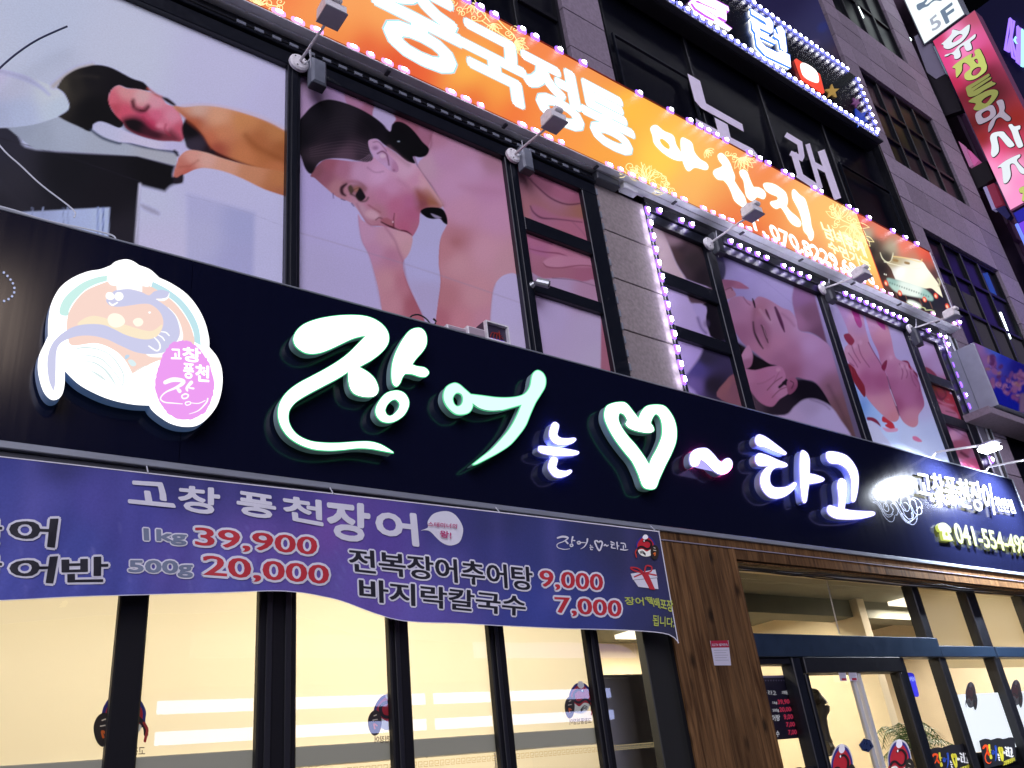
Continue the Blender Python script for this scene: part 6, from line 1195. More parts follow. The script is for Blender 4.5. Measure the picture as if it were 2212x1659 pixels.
wp = thing('plank_pier', 'dark brown tongue-and-groove plank pier between the menu banner and the entrance', 'wooden wall', (1.23*4.22, 4.22, 0))
PY = 4.22; x = 1.118*PY; npl = 9; wpl = (1.330*PY-x)/npl
random.seed(2)
for k in range(npl):
    o = obj('plank', box(0, wpl-.006, PY, PY+.02, .1, rz(.384, PY), .003), M_wood, wp); o.location.x += x+k*wpl
obj('pier_core', box(1.12*PY, 1.33*PY-.002, PY+.021, PY+.25, .1, rz(.386, PY)), M_blackmat, wp)
obj('corner_batten', box(1.327*PY, 1.334*PY, PY-.008, PY+.2, .1, rz(.384, PY), .004), M_wood, wp)
fs = thing('wooden_fascia', 'brown stained timber fascia and soffit boards under the black signboard', 'wooden fascia', (8, PY, rz(.36, PY)))
obj('fascia_board', box(1.03*PY, 2.9*PY, PY-.01, PY+.02, rz(.385, PY), rz(.401, PY), .004), M_wood, fs)
for k in range(6): obj('fascia_board', box((1.33+.27*k)*PY+.002, (1.33+.27*(k+1))*PY-.002, PY+.0, PY+.02, rz(.3635, PY), rz(.384, PY), .003), M_wood, fs)
for k in range(3): obj('soffit_board', box(1.334*PY, 2.95*PY, PY+.022+.045*k, PY+.064+.045*k, rz(.362, PY)-.012, rz(.362, PY), .002), M_wood, fs)
obj('soffit_left', box(-2.4, 1.12*PY, PY-.01, PY+.10, rz(.372, PY), rz(.3855, PY), .004), M_wood, fs)
random.seed(5)
cbn = thing('cable_bundle', 'loose black cables sagging under the timber fascia over the entrance', 'cables', (8, PY+.05, rz(.358, PY)))
for k in range(5):
    pts = [(1.335*PY+i*.42, PY+.03+.02*k+random.uniform(-.008, .008), rz(.3585, PY)-.012-.008*(k % 3)-random.uniform(0, .02)) for i in range(17)]
    obj('cable', tube([p[:3] for p in smooth_open(pts, 3)], .006, 5), M_cablew if k == 3 else M_cable, cbn)

# shop interior
M_inw = mat('cream_plaster', (.74, .64, .48), .8, noise=.06, nscale=2); M_ince = mat('ceiling_board', (.13, .13, .10), .8, noise=.12, nscale=3); M_inf = mat('interior_floor', (.30, .22, .14), .4, noise=.2)
sh = thing('shop_interior', 'cream walled restaurant interior seen through the entrance glass', 'interior', (8, 6, .1))
obj('back_wall', box(-2.6, 12.6, 8.4, 8.5, .1, 3.3), M_inw, sh); obj('side_wall', box(12.5, 12.6, 4.5, 8.4, .1, 3.3), M_inw, sh); obj('side_wall', box(-2.6, -2.5, 4.5, 8.4, .1, 3.3), M_inw, sh)
obj('ceiling', box(-2.6, 12.6, 4.45, 8.5, 3.3, 3.4), M_ince, sh); obj('floor', box(-2.6, 12.6, 4.3, 8.5, .08, .14), M_inf, sh)
obj('ceiling_beam', box(5.4, 12.4, 5.7, 6.0, 3.1, 3.3), M_ince, sh)
for k, (a, b_) in enumerate(((7.45, 7.62), (9.3, 9.5))): obj('wall_column', box(a, b_, 8.1, 8.4, .14, 3.3), M_inw, sh)
obj('partition', box(9.6, 9.75, 5.6, 8.4, .14, 3.3), M_inw, sh)
def lamp(nm, x, y, z, sx, sy, W_, colr, label):
    t = thing('ceiling_lamp', label, 'light', (x, y, z))
    ld = bpy.data.lights.new(nm, 'AREA'); ld.shape = 'RECTANGLE'; ld.size = sx; ld.size_y = sy; ld.energy = W_*(.56 if x < 4.5 else .72); ld.color = colr
    lo = bpy.data.objects.new(nm, ld); link(lo); lo.parent = t; lo.location = (0, 0, -.03)
    obj('lamp_body', box(x-sx/2, x+sx/2, y-sy/2, y+sy/2, z-.02, z+.03), emat('lamp_diffuser', (1., .86, .62), 2.), t)
for k, (x, y, w) in enumerate(((.4, 5.6, 55), (2.2, 5.5, 75), (3.6, 5.6, 55), (6.5, 6.6, 70), (8.3, 6.0, 120), (8.2, 7.6, 60), (10.8, 5.4, 150))):
    lamp('lamp_light', x, y, 3.24, 1.2, .3, w, (1., .86, .62) if k < 3 else ((1., .86, .62) if k < 6 else (1., .88, .72)), ('warm ceiling lamp behind the left blinds', 'warm ceiling lamp behind the middle blinds', 'warm ceiling lamp behind the right blinds', 'warm ceiling lamp inside just right of the plank pier', 'warm ceiling lamp inside above the entrance doors', 'warm ceiling lamp at the back of the shop', 'warm ceiling lamp inside the windows right of the doors')[k])

# left window wall with roller blinds
M_winblk = mat('window_black', (.004, .004, .006), .5, spec=.25)
lw = thing('restaurant_window', 'row of tall black framed windows with glowing cream roller blinds under the purple banner', 'window', (2, GY, .1))
for (a, b_) in ((-.25, -.22), (.233, .264), (.392, .440), (.569, .599), (.732, .759), (.917, .943)):
    obj('mullion', box(a*GY, b_*GY, GY-.01, GY+.035, .1, rz(.375, GY), .008), M_winblk, lw)
for (a, b_) in ((.400, .408), (.424, .432), (.576, .583), (.739, .746), (.924, .931)):
    obj('mullion_rib', box(a*GY, b_*GY, GY-.022, GY-.011, .1, rz(.375, GY), .003), M_black, lw)
obj('side_jamb', box(1.040*GY, 1.118*GY, GY-.02, GY+.05, .1, rz(.375, GY), .006), mat('dark_olive_wall', (.012, .013, .012), .6), lw)
obj('head_rail', box(-2.4, 1.118*GY, GY-.015, GY+.10, rz(.345, GY), rz(.376, GY), .006), M_black, lw)
xs = [-2.4, -.22*GY, .233*GY, .264*GY, .392*GY, .440*GY, .569*GY, .599*GY, .732*GY, .759*GY, .917*GY, .943*GY, 1.040*GY]
PR = [(-.22, .233), (.264, .392), (.440, .569), (.599, .732), (.759, .917), (.943, 1.040)]
for a, b_ in PR: obj('pane', ([(a*GY, GY+.02, .1), (b_*GY, GY+.02, .1), (b_*GY, GY+.02, rz(.35, GY)), (a*GY, GY+.02, rz(.35, GY))], [(0, 1, 2, 3)]), M_glass, lw)
m = bpy.data.materials.new('blind_fabric'); m.use_nodes = True; n = m.node_tree.nodes; l = m.node_tree.links; n.remove(n['Principled BSDF'])
di = n.new('ShaderNodeBsdfDiffuse'); di.inputs[0].default_value = (.80, .76, .66, 1); tr = n.new('ShaderNodeBsdfTranslucent'); tr.inputs[0].default_value = (.95, .89, .74, 1)
mx = n.new('ShaderNodeMixShader'); mx.inputs[0].default_value = .72; l.new(di.outputs[0], mx.inputs[1]); l.new(tr.outputs[0], mx.inputs[2])
nz = n.new('ShaderNodeTexNoise'); nz.inputs['Scale'].default_value = .8; tc = n.new('ShaderNodeTexCoord'); mp = n.new('ShaderNodeMapping'); mp.inputs['Scale'].default_value = (3, 1, .2); l.new(tc.outputs['Object'], mp.inputs[0]); l.new(mp.outputs[0], nz.inputs['Vector'])
bp = n.new('ShaderNodeBump'); bp.inputs['Strength'].default_value = .3; l.new(nz.outputs[0], bp.inputs['Height']); l.new(bp.outputs[0], di.inputs['Normal']); l.new(bp.outputs[0], tr.inputs['Normal'])
l.new(mx.outputs[0], n['Material Output'].inputs[0]); M_blind = m
BY = GY+.07
BL = [('wide cream roller blind at the far left of the glowing windows', -.23, .25), ('cream roller blind in the second window from the left', .255, .416), ('cream roller blind in the third window from the left', .42, .583), ('cream roller blind in the fourth window from the left', .588, .745), ('cream roller blind in the window left of the half-empty pane', .75, .932)]
hz = rz(.080, BY)
for lb, a, b_ in BL:
    t = thing('roller_blind', lb, 'blind', ((a+b_)/2*BY, BY, hz), group='cream roller blinds in the restaurant windows')
    V = []; F = []; N = 10
    for i in range(N+1):
        xx = a*BY+(b_-a)*BY*i/N; dy = .004*math.sin(i*1.7)
        V += [(xx, BY+dy, hz), (xx, BY+dy*.3, rz(.37, BY))]
    F = [(2*i, 2*i+2, 2*i+3, 2*i+1) for i in range(N)]
    obj('fabric', (V, F), M_blind, t, smooth=True)
    obj('hem_bar', box(a*BY, b_*BY, BY-.012, BY+.012, rz(.058, BY), hz-.001, .004), mat('hem_bar_grey', (.42, .40, .34), .6, 0, (.5, .48, .40), .25), t)
    obj('roller', tube([(a*BY, BY+.02, rz(.372, BY)), (b_*BY, BY+.02, rz(.372, BY))], .02, 8), M_whiteplastic, t)
# lower cream panels with a key pattern below the blinds
fr = thing('key_pattern_film', 'cream frosted film with a Greek key border along the bottom of the left windows', 'window film', (2, BY+.02, .1))
obj('film', ([(-.23*BY, BY+.03, .1), (.94*BY, BY+.03, .1), (.94*BY, BY+.03, rz(.0575, BY)), (-.23*BY, BY+.03, rz(.0575, BY))], [(0, 1, 2, 3)]), M_blind, fr)
V = []; F = []
for k in range(150):
    x0 = -.2*BY+.036*k; z0 = rz(.047, BY)
    for (a, b_, c_, d) in ((0, .028, 0, .004), (0, .004, 0, .03), (.0, .028, .026, .03), (.024, .028, .01, .03), (.010, .028, .010, .014)):
        i0 = len(V); V += [(x0+a, BY+.026, z0+c_), (x0+b_, BY+.026, z0+c_), (x0+b_, BY+.026, z0+d), (x0+a, BY+.026, z0+d)]; F.append((i0, i0+1, i0+2, i0+3))
obj('key_border', (V, F), mat('key_print', (.45, .36, .2), .6, 0, (.8, .65, .35), .5), fr)
# bead chain and grey cabinet behind the last panes
bc = thing('bead_chain', 'thin bead chain hanging beside the mullion of the left windows', 'chain', (.728*GY, GY+.11, 2))
pa = at(1043, 1345, GY+.10); 
for k in range(60): 
    if k == 0: b1 = obj('bead', tube([(pa[0], GY+.10, pa[2]), (pa[0], GY+.10, pa[2]-.012)], .006, 6), M_whiteplastic, bc)
    else: piece('bead', b1.data, b1.location+wloc(bc)+Vector((0, 0, -.0185*k)), bc)
cab = thing('grey_cabinet', 'grey upright cabinet standing behind the last window pane left of the planks', 'cabinet', (4.45, 5.0, .14))
obj('cabinet_body', box(4.36, 5.4, 4.9, 5.5, .14, rz(.155, 4.9), .01), mat('cabinet_grey', (.42, .42, .50), .5), cab)
obj('cabinet_door', box(4.40, 4.86, 4.87, 4.899, .2, rz(.15, 4.87), .006), mat('cabinet_door_grey', (.46, .46, .55), .45), cab)
obj('curtain_wall', box(3.9, 5.6, 6.3, 6.34, .14, 3.3), mat('beige_wall', (.48, .44, .36), .8), sh)

# emblem stickers on doors and banner; mirrored ones drawn as reflections on the blinds
def sticker(parent, g, cx, cy, sx, sy, Y, flip=1, pale=False, name='emblem_print', small=False, k=.0):
    st = [0]
    def pt(P): return [(cx+flip*a*sx, cy+b*sy)+tuple(r) for a, b, *r in P]
    fy = (lambda x, y: Y(x, y)-st[0]) if callable(Y) else (lambda x, y: Y-st[0])
    base = obj(name, flat([smooth_closed(pt([(0, -1.02), (.6, -.85), (.98, -.3), (1.02, .25), (.8, .8), (.2, 1.02), (-.5, .95), (-.95, .4), (-1., -.25), (-.6, -.85)]), 4)], fy), mat('sticker_white' if not pale else 'sticker_pale', (.7, .7, .7) if not pale else (.4, .42, .48), .5, 0, (1, 1, 1), k), parent) if not small else None
    def d(nm, P, colr, closed=True, w=None):
        st[0] += .0007
        mm = mat('sticker_%s%s' % (nm, '_pale' if pale else ''), tuple(c*(1 if not pale else .4)+(.25 if pale else 0) for c in lin(colr)), .5, 0, lin(colr), k)
        if closed: obj(nm, flat([smooth_closed(pt(P), 5)], fy), mm, base or parent)
        else: obj(nm, stroke_strip([(a, b, w*abs(sx)) for a, b, *r in pt(P)], fy, 5), mm, base or parent)
    d('blue_rim', [(0, -.92), (.5, -.8), (.9, -.3), (.95, .2), (.7, .5), (-.7, .5), (-.93, .1), (-.9, -.3), (-.5, -.8)], '2c2c7c')
    d('red_dome', [(0, -.78), (.42, -.66), (.76, -.25), (.82, .2), (.6, .5), (-.65, .5), (-.80, .1), (-.76, -.25), (-.42, -.66)], 'b42430')
    d('wave_panel', [(-.75, .40), (-.3, .28), (.1, .5), (.5, .32), (.72, .42), (.5, .85), (0, .95), (-.5, .8)], 'e8e8e0')
    for q in (.16, .30, .44): d('wave_line', [(-.62+q*.3, .46+q*.5), (-.3, .36+q*.6), (-.02, .62+q*.5)], '24242c', False, .06)
    d('eel_body', [(-.2, -.42), (.2, -.5), (.55, -.25), (.45, .15), (.1, .26), (-.3, .08), (-.62, .12), (-.9, .45), (-.95, .75)], '1c1418', False, .20)
    d('hat', [(-.3, -.75), (-.15, -1.), (.12, -1.), (.25, -.78), (.1, -.62), (-.15, -.6)], 'ece8f0')
    d('eye_dot', [(-.22, -.46), (-.14, -.52), (-.08, -.45), (-.15, -.38)], 'f4f4f4')
    d('oval_badge', [(.85, -.1), (1.15, .05), (1.32, .45), (1.22, .95), (.95, 1.22), (.62, 1.05), (.48, .5), (.6, .05)], '2c2420')
    d('badge_mark', [(.8, .15), (.95, .2)], 'e8dcc8', False, .05); d('badge_mark_b', [(.75, .38), (1.02, .42)], 'e8dcc8', False, .05); d('badge_mark_c', [(.78, .7), (.95, .62), (.9, .85)], 'e0702c', False, .10)
    if flip < 0 or True: d('tail', [(-.86, .3), (-1.0, .55), (-.95, .8), (-.9, 1.0)], 'b03430', False, .12)
    return base
for (x0, y0, sx, sy, lb) in ((268, 1545, 50, 56, 'mirrored eel emblem printed on the blind behind the first mullion'), (842, 1538, 36, 42, 'mirrored eel emblem printed on the blind left of the third mullion'), (1254, 1508, 26, 36, 'mirrored eel emblem printed on the glass at the fifth mullion')):  # reflected emblems put in as flat coloured shapes
    a = at(x0, y0, BY-.03)
    t = thing('emblem_sticker', lb, 'sticker', a); sticker(t, None, x0, y0, sx, sy, BY-.02, -1, k=.2, small=True)
    t2 = lettering('고창풍천장어', [(x0-sx*.9, y0+sy*1.25), (x0+sx*.9, y0+sy*1.25-3), (x0+sx*.9, y0+sy*1.6-3), (x0-sx*.9, y0+sy*1.6)], BY-.022, off=.02, flip=True)
    obj('sticker_lettering', t2, mat('sticker_ink', (.2, .15, .12), .6), t)

# ------------------------------------------------------------------ entrance: transom window, beam, doors, side panes
EYp = 4.40
en = thing('shop_entrance', 'dark framed glass entrance with sliding doors, blue-grey beam and transom windows', 'entrance', (8, EYp, .1))
M_beam = mat('blue_grey_beam', (.018, .036, .070), .4, .3, noise=.12, nscale=14)
ex0, ex1 = 1.31*EYp, 2.95*EYp
def eb(nm, a, b_, c_, d, m=M_black, y0=EYp, y1=EYp+.09, bev=.006): return obj(nm, box(a*EYp, b_*EYp, y0, y1, rz(c_, EYp), rz(d, EYp), bev), m, en)
eb('door_beam', 1.31, 1.985, .180, .222, M_beam, EYp-.05); eb('door_beam', 1.986, 2.25, .180, .205, M_beam, EYp-.045); eb('door_beam', 2.26, 2.95, .180, .205, M_beam, EYp-.04)
eb('head_rail', 1.31, 2.95, .345, .356, mat('cream_head_rail', (.5, .42, .3), .5), EYp-.02)
eb('head_rail', 1.31, 2.95, .357, .372, M_black, EYp-.03)
for a, b_ in ((1.955, 1.985), (2.215, 2.262), (2.52, 2.56)): eb('mullion', a, b_, .2225 if a < 2 else .2055, .345, M_black, EYp-.02)
eb('door_header', 1.452, 1.795, .150, .1795, M_black, EYp-.06)
for a, b_ in ((1.425, 1.450), (1.797, 1.822), (1.975, 2.004), (2.24, 2.27), (2.5, 2.53)): eb('door_post', a, b_, -.36, .1795, M_jamb if a < 1.9 else M_black, EYp-.03)
eb('side_rail', 1.31, 1.425, .168, .1795, M_black, EYp-.01)
def pane(a, b_, c_, d, y=EYp+.03, m=M_glass): obj('pane', ([(a*EYp, y, rz(c_, EYp)), (b_*EYp, y, rz(c_, EYp)), (b_*EYp, y, rz(d, EYp)), (a*EYp, y, rz(d, EYp))], [(0, 1, 2, 3)]), m, en)
for q in ((1.31, 1.955, .222, .345), (1.985, 2.215, .205, .345), (2.262, 2.52, .205, .345), (1.31, 1.425, -.36, .168), (1.822, 1.975, -.36, .18), (2.004, 2.24, -.36, .18), (2.27, 2.5, -.36, .18)): pane(*q)
for k, (a, b_) in enumerate(((1.452, 1.616), (1.628, 1.795))):
    eb('door_stile', a, a+.010, -.34, .149, M_black if k == 0 else mat('lilac_aluminium', (.42, .38, .48), .35, .5), EYp-.04, EYp-.005)
    eb('door_stile', b_-.010, b_, -.34, .149, mat('lilac_aluminium') if k == 0 else M_black, EYp-.04, EYp-.005)
    pane(a+.01, b_-.01, -.34, .149, EYp-.02)
for px, py in ((1452, 1.0),):
    pass
# patterned diamond pull plate on the door meeting stiles
T22 = cv(2688, 2016, .60759)
q = T22([(1148, 1508), (1178, 1468), (1215, 1478), (1238, 1520), (1205, 1555), (1170, 1545)])
obj('pull_plate', merge(flat([q], EYp-.052), wall([q], EYp-.052, EYp-.041)), mat('navy_checker', (.03, .05, .14), .3, .3, noise=.6, nscale=40), en)
# roller blinds behind the right panes
M_blind2 = M_blind
for lb, a, b_, z0 in (('pale roller blind in the first transom pane right of the doors', 1.985, 2.235, .207), ('pale roller blind in the second transom pane right of the doors', 2.26, 2.55, .207)):
    t = thing('roller_blind', lb, 'blind', (a*4.55, 4.55, rz(z0, 4.55)))
    obj('fabric', box(a*4.55, b_*4.55, 4.55, 4.553, rz(z0-.05, 4.55), rz(.36, 4.55)), M_blind2, t)
    obj('pull_cord', tube([(b_*4.55-.14, 4.53, rz(.35, 4.55)), (b_*4.55-.12, 4.53, rz(.16, 4.55))], .006, 5), M_whiteplastic, t)
for lb, a, b_ in (('bright white frosted film filling the pane right of the entrance', 2.01, 2.24), ('bright white frosted film in the last pane at the right edge', 2.27, 2.5)):
    t = thing('frosted_film', lb, 'window film', (a*4.5, 4.46, 1.)); 
    obj('film', box(a*4.46, b_*4.46, 4.455, 4.457, rz(-.02, 4.46), rz(.10, 4.46)), mat('frost_film', (.85, .88, .9), .7, 0, (.9, .95, 1.), 1.1), t)
    obj('film_edge', box(a*4.46, b_*4.46, 4.454, 4.458, rz(-.10, 4.46), rz(-.021, 4.46)), M_black, t)
for (x0, y0, lb) in ((2097, 1501, 'faint grey eel emblem on the bright pane right of the doors'), (2195, 1496, 'faint reddish eel emblem on the pane at the right edge')):
    t = thing('emblem_sticker', lb, 'sticker', at(x0, y0, 4.42)); sticker(t, None, x0, y0, 11, 27, 4.44, 1, True)
for (x0, y0, sx, sy, lb) in ((1819, 1655, 24, 47, 'red and blue eel emblem sticker on the left sliding door'), (1943, 1642, 25, 44, 'red and blue eel emblem sticker on the right sliding door')):
    t = thing('emblem_sticker', lb, 'sticker', at(x0, y0, 4.36)); sticker(t, None, x0, y0, sx, sy, EYp-.024, 1)
M_logoink = [mat('logo_orange', lin('e8501c'), .5, 0, lin('e8501c'), .2), mat('logo_yellow', lin('d8d040'), .5, 0, lin('d8d040'), .2), mat('logo_blue', lin('2c50b0'), .5, 0, lin('2c50b0'), .2), mat('logo_white', (.8, .8, .8), .5, 0, (1, 1, 1), .15), mat('logo_dark', (.012, .012, .016), .5)]
def brandline(parent, q, Y, mono=None, w=1.):
    "the shop's brush logo: letters, heart, tilde, fitted to a survey quad"
    fy = Y if callable(Y) else (lambda x, y: Y)
    TL, TR, BR, BL_ = [np.array(p, float) for p in q]
    def mp_(u, v): return tuple((1-u)*(1-v)*TL+u*(1-v)*TR+u*v*BR+(1-u)*v*BL_)
    H = abs(BL_[1]-TL[1])
    def st(nm, Ps, ci):
        mm = mono or M_logoink[ci]
        obj(nm, merge(*[stroke_strip([(*mp_(u, v), ww*H*w) for u, v, ww in P], fy, 5) for P in Ps]), mm, parent)
    st('logo_letter', [[(.03, .22, .10), (.10, .12, .12), (.17, .18, .10), (.11, .42, .06), (.02, .62, .05), (.02, .85, .05), (.10, .95, .05), (.18, .90, .03)], [(.13, .38, .08), (.16, .55, .10)]], 0)
    st('logo_letter', [[(.235, .10, .10), (.22, .30, .08), (.215, .48, .06)], [(.23, .32, .06), (.26, .34, .06)], [(.19, .62, .07), (.22, .58, .07), (.225, .70, .07), (.195, .74, .07), (.19, .62, .07)]], 1)
    st('logo_letter', [[(.29, .42, .08), (.32, .38, .08), (.33, .50, .08), (.30, .55, .08), (.29, .42, .08)], [(.33, .44, .06), (.40, .44, .05)], [(.43, .18, .10), (.42, .42, .08), (.38, .72, .06), (.33, .88, .03)]], 2)
    st('logo_letter', [[(.465, .58, .05), (.465, .66, .05), (.49, .66, .04)], [(.455, .75, .05), (.50, .76, .04)], [(.465, .82, .05), (.465, .9, .05), (.49, .9, .04)]], 3)
    st('logo_heart', [[(.575, .42, .09), (.56, .28, .09), (.53, .30, .09), (.535, .50, .09), (.58, .95, .09), (.62, .55, .09), (.625, .35, .09), (.60, .28, .09), (.575, .42, .09)]], 1)
    st('logo_tilde', [[(.65, .58, .07), (.665, .50, .07), (.685, .60, .07), (.705, .54, .06)]], 3)
    st('logo_letter', [[(.745, .28, .08), (.79, .38, .05)], [(.745, .45, .07), (.79, .50, .05)], [(.76, .5, .06), (.75, .70, .08), (.80, .74, .05)], [(.825, .30, .08), (.83, .80, .05)], [(.83, .55, .06), (.85, .56, .05)]], 3)
    st('logo_letter', [[(.88, .34, .07), (.93, .38, .07), (.94, .66, .05)], [(.91, .52, .06), (.91, .74, .06)], [(.87, .80, .07), (.93, .84, .07), (.97, .80, .04)]], 3)
for q, lb in ((T22([(1600, 1560), (1860, 1520), (1870, 1640), (1640, 1690)]), 'colourful brush-logo sticker with heart on the pane right of the doors'), (T22([(1935, 1500), (2140, 1490), (2150, 1600), (1970, 1640)]), 'colourful brush-logo sticker with heart on the rightmost pane'), (T22([(650, 1690), (840, 1670), (850, 1760), (680, 1790)]), 'brush-logo sticker cut by the lower edge left of the doors')):
    t = thing('logo_sticker', lb, 'sticker', at(*q[0], EYp)); c0 = np.mean(q, 0)
    bl = [(c0[0]+(x-c0[0])*1.12, c0[1]+(y-c0[1])*1.3) for x, y in q]
    lump = [(bl[0][0]*(1-u)+bl[1][0]*u, bl[0][1]*(1-u)+bl[1][1]*u-4*abs(math.sin(u*9))) for u in [i/12 for i in range(13)]]+[(bl[2][0]*(1-u)+bl[3][0]*u, bl[2][1]*(1-u)+bl[3][1]*u) for u in [i/6 for i in range(7)]]
    obj('sticker_back', flat([lump], EYp+.012), M_logoink[4], t)
    brandline(t, q, EYp+.010)
    obj('sticker_lettering', lettering('고창풍천장어', [(q[3][0]+(q[2][0]-q[3][0])*.6, q[3][1]-8), (q[2][0], q[2][1]-4), (q[2][0]+1, q[2][1]+5), (q[3][0]+(q[2][0]-q[3][0])*.6, q[3][1]+2)], EYp+.0095, off=.03), M_logoink[1], t)
# low dark counter line inside, and stainless edge
obj('counter', box(7.3, 9.2, 5.2, 5.7, .14, rz(-.062, 5.2), .01), mat('counter_wood', (.16, .08, .03), .5, noise=.2), sh)
obj('counter_top', box(7.25, 9.25, 5.15, 5.75, rz(-.062, 5.2)+.001, rz(-.055, 5.2), .01), M_alu, sh)
# reception shelf
obj('door_track', box(1.45*EYp, 1.8*EYp, EYp-.05, EYp+.05, .1, .13), M_alu, en)

# menu board behind the side pane
mb = thing('menu_board', 'navy menu board with white dish names and red prices left of the doors', 'menu', at(1690, 1500, 4.50))
MY = 4.50
MB = cv(2850, 2550, .27125)
bq = MB([(330, 410), (1010, 400), (1225, 1300), (330, 1370)])
obj('board', merge(flat([bq], MY), wall([bq], MY, MY+.02)), mat('board_navy', (.022, .018, .045), .5), mb)
obj('board_edge', flat([MB([(330, 410), (1010, 400), (1018, 432), (330, 445)])], MY-.002), mat('board_lilac', (.30, .26, .42), .5), mb)
V = []; F = []
kk = merge(*[flat([MB([(480+38*k, 470+0*k), (506+38*k, 468), (508+38*k, 474), (482+38*k, 476)])], MY-.003) for k in range(14)], *[flat([MB([(490+38*k, 476), (496+38*k, 476), (500+38*k, 490), (494+38*k, 490)])], MY-.003) for k in range(14)])
obj('key_border', kk, mat('board_lilac'), mb)
M_mw = mat('menu_white', (.65, .65, .7), .5, 0, (1, 1, 1), .25); M_mr = mat('menu_red', (.45, .03, .07), .5, 0, (.7, .05, .12), .35)
for s_, q, mm, o_ in (('39,900', [(780, 758), (985, 748), (992, 820), (790, 828)], M_mr, .04), ('20,000', [(805, 868), (1008, 862), (1016, 930), (812, 940)], M_mr, .04), ('9,000', [(868, 972), (1036, 968), (1046, 1038), (876, 1050)], M_mr, .04), ('7,000', [(902, 1085), (1062, 1078), (1070, 1148), (910, 1158)], M_mr, .04), ('7,000', [(932, 1198), (1088, 1190), (1096, 1262), (940, 1272)], M_mr, .04),
                      ('1kg', [(708, 782), (772, 776), (776, 822), (714, 828)], M_mw, .02), ('500g', [(708, 892), (798, 884), (802, 936), (714, 942)], M_mw, .02), ('전복장어추어탕', [(390, 985), (812, 975), (815, 1060), (390, 1075)], M_mw, .03), ('갈비탕', [(520, 1095), (712, 1092), (716, 1178), (520, 1185)], M_mw, .03), ('바지락칼국수', [(480, 1208), (806, 1204), (808, 1292), (480, 1302)], M_mw, .03), ('고창풍천장어', [(838, 630), (988, 620), (992, 690), (842, 668)], M_mw, .03)):
    obj('menu_lettering', lettering(s_, MB(q), MY-.004, off=o_), mm, mb)
brandline(mb, MB([(250, 600), (775, 595), (785, 700), (260, 710)]), MY-.004, M_mw, 1.)
# notices
def notice(label, g, q, Y, top='a8183c', th=.002, txt=None, low=False):
    t = thing('notice', label, 'notice', at(*g(q)[0], Y)); Q = g(q); TL, TR, BR, BL_ = [np.array(p) for p in Q]
    mid = lambda a, b_, u: tuple(np.array(a)+(np.array(b_)-np.array(a))*u)
    obj('sheet', flat([[tuple(TL), tuple(TR), tuple(BR), tuple(BL_)]], Y), mat('paper_white', (.62, .60, .70), .6), t)
    obj('heading', flat([[mid(TL, TR, .03), mid(TL, TR, .97), mid(TR, BR, .28), mid(TL, BL_, .28)]], Y-.001), mat('notice_'+top, lin(top), .5), t)
    if txt: obj('lettering', lettering(txt, [mid(mid_a, mid_b, .1) if 0 else p for p in (mid(TL, BR, .10), mid(TR, BL_, .12), tuple(np.array(mid(TR, BR, .22))-np.array([2.0, 0])), tuple(np.array(mid(TL, BL_, .22))+np.array([2.5, 0])))], Y-.002, off=.02), mat('paper_white'), t)
    for k in range(5):
        u = .38+.1*k; a = np.array(mid(TL, BL_, u)); b_ = np.array(mid(TR, BR, u)); obj('text_line', flat([[tuple(a+(b_-a)*.12), tuple(a+(b_-a)*(.9-.1*(k % 2))), tuple(a+(b_-a)*(.9-.1*(k % 2))+np.array([0, .9])), tuple(a+(b_-a)*.12+np.array([0, .9]))]], Y-.001), mat('grey_text', (.3, .3, .36), .6), t)
    if low: obj('foot_mark', flat([[mid(mid(BL_, TL, .22), mid(BR, TR, .22), .3), mid(mid(BL_, TL, .22), mid(BR, TR, .22), .9), mid(mid(BL_, TL, .04), mid(BR, TR, .04), .9), mid(mid(BL_, TL, .04), mid(BR, TR, .04), .3)]], Y-.001), mat('notice_'+top), t)
notice('white notice with a dark red heading pinned to the planks', T22, [(177, 835), (296, 832), (314, 994), (205, 994)], PY-.004, txt='CCTV 설치안내')
notice('small red and white notice on the left sliding door', T22, [(1003, 1010), (1050, 1008), (1066, 1095), (1020, 1095)], EYp-.05, 'b02040', low=True)
notice('small red and white notice on the right sliding door', T22, [(1070, 1008), (1122, 1007), (1134, 1093), (1084, 1095)], EYp-.05, 'b02040', low=True)
cd = thing('blue_card', 'deep blue service card stuck inside the pane right of the doors', 'sign', at(*T22([(1480, 1120)])[0], EYp+.02))
qq = smooth_closed(T22([(1445, 1050), (1495, 1048), (1515, 1120), (1531, 1190), (1505, 1197), (1485, 1195), (1462, 1120)]), 3)
obj('card', flat([qq], EYp+.02), mat('card_blue', (.02, .02, .42), .5, 0, (.05, .04, .8), .45), cd)
obj('card_lettering', lettering('OPEN', T22([(1456, 1068), (1502, 1066), (1508, 1096), (1464, 1098)]), EYp+.018, off=.01), mat('card_light', (.3, .35, .8), .5, 0, (.3, .4, 1.), .5), cd)
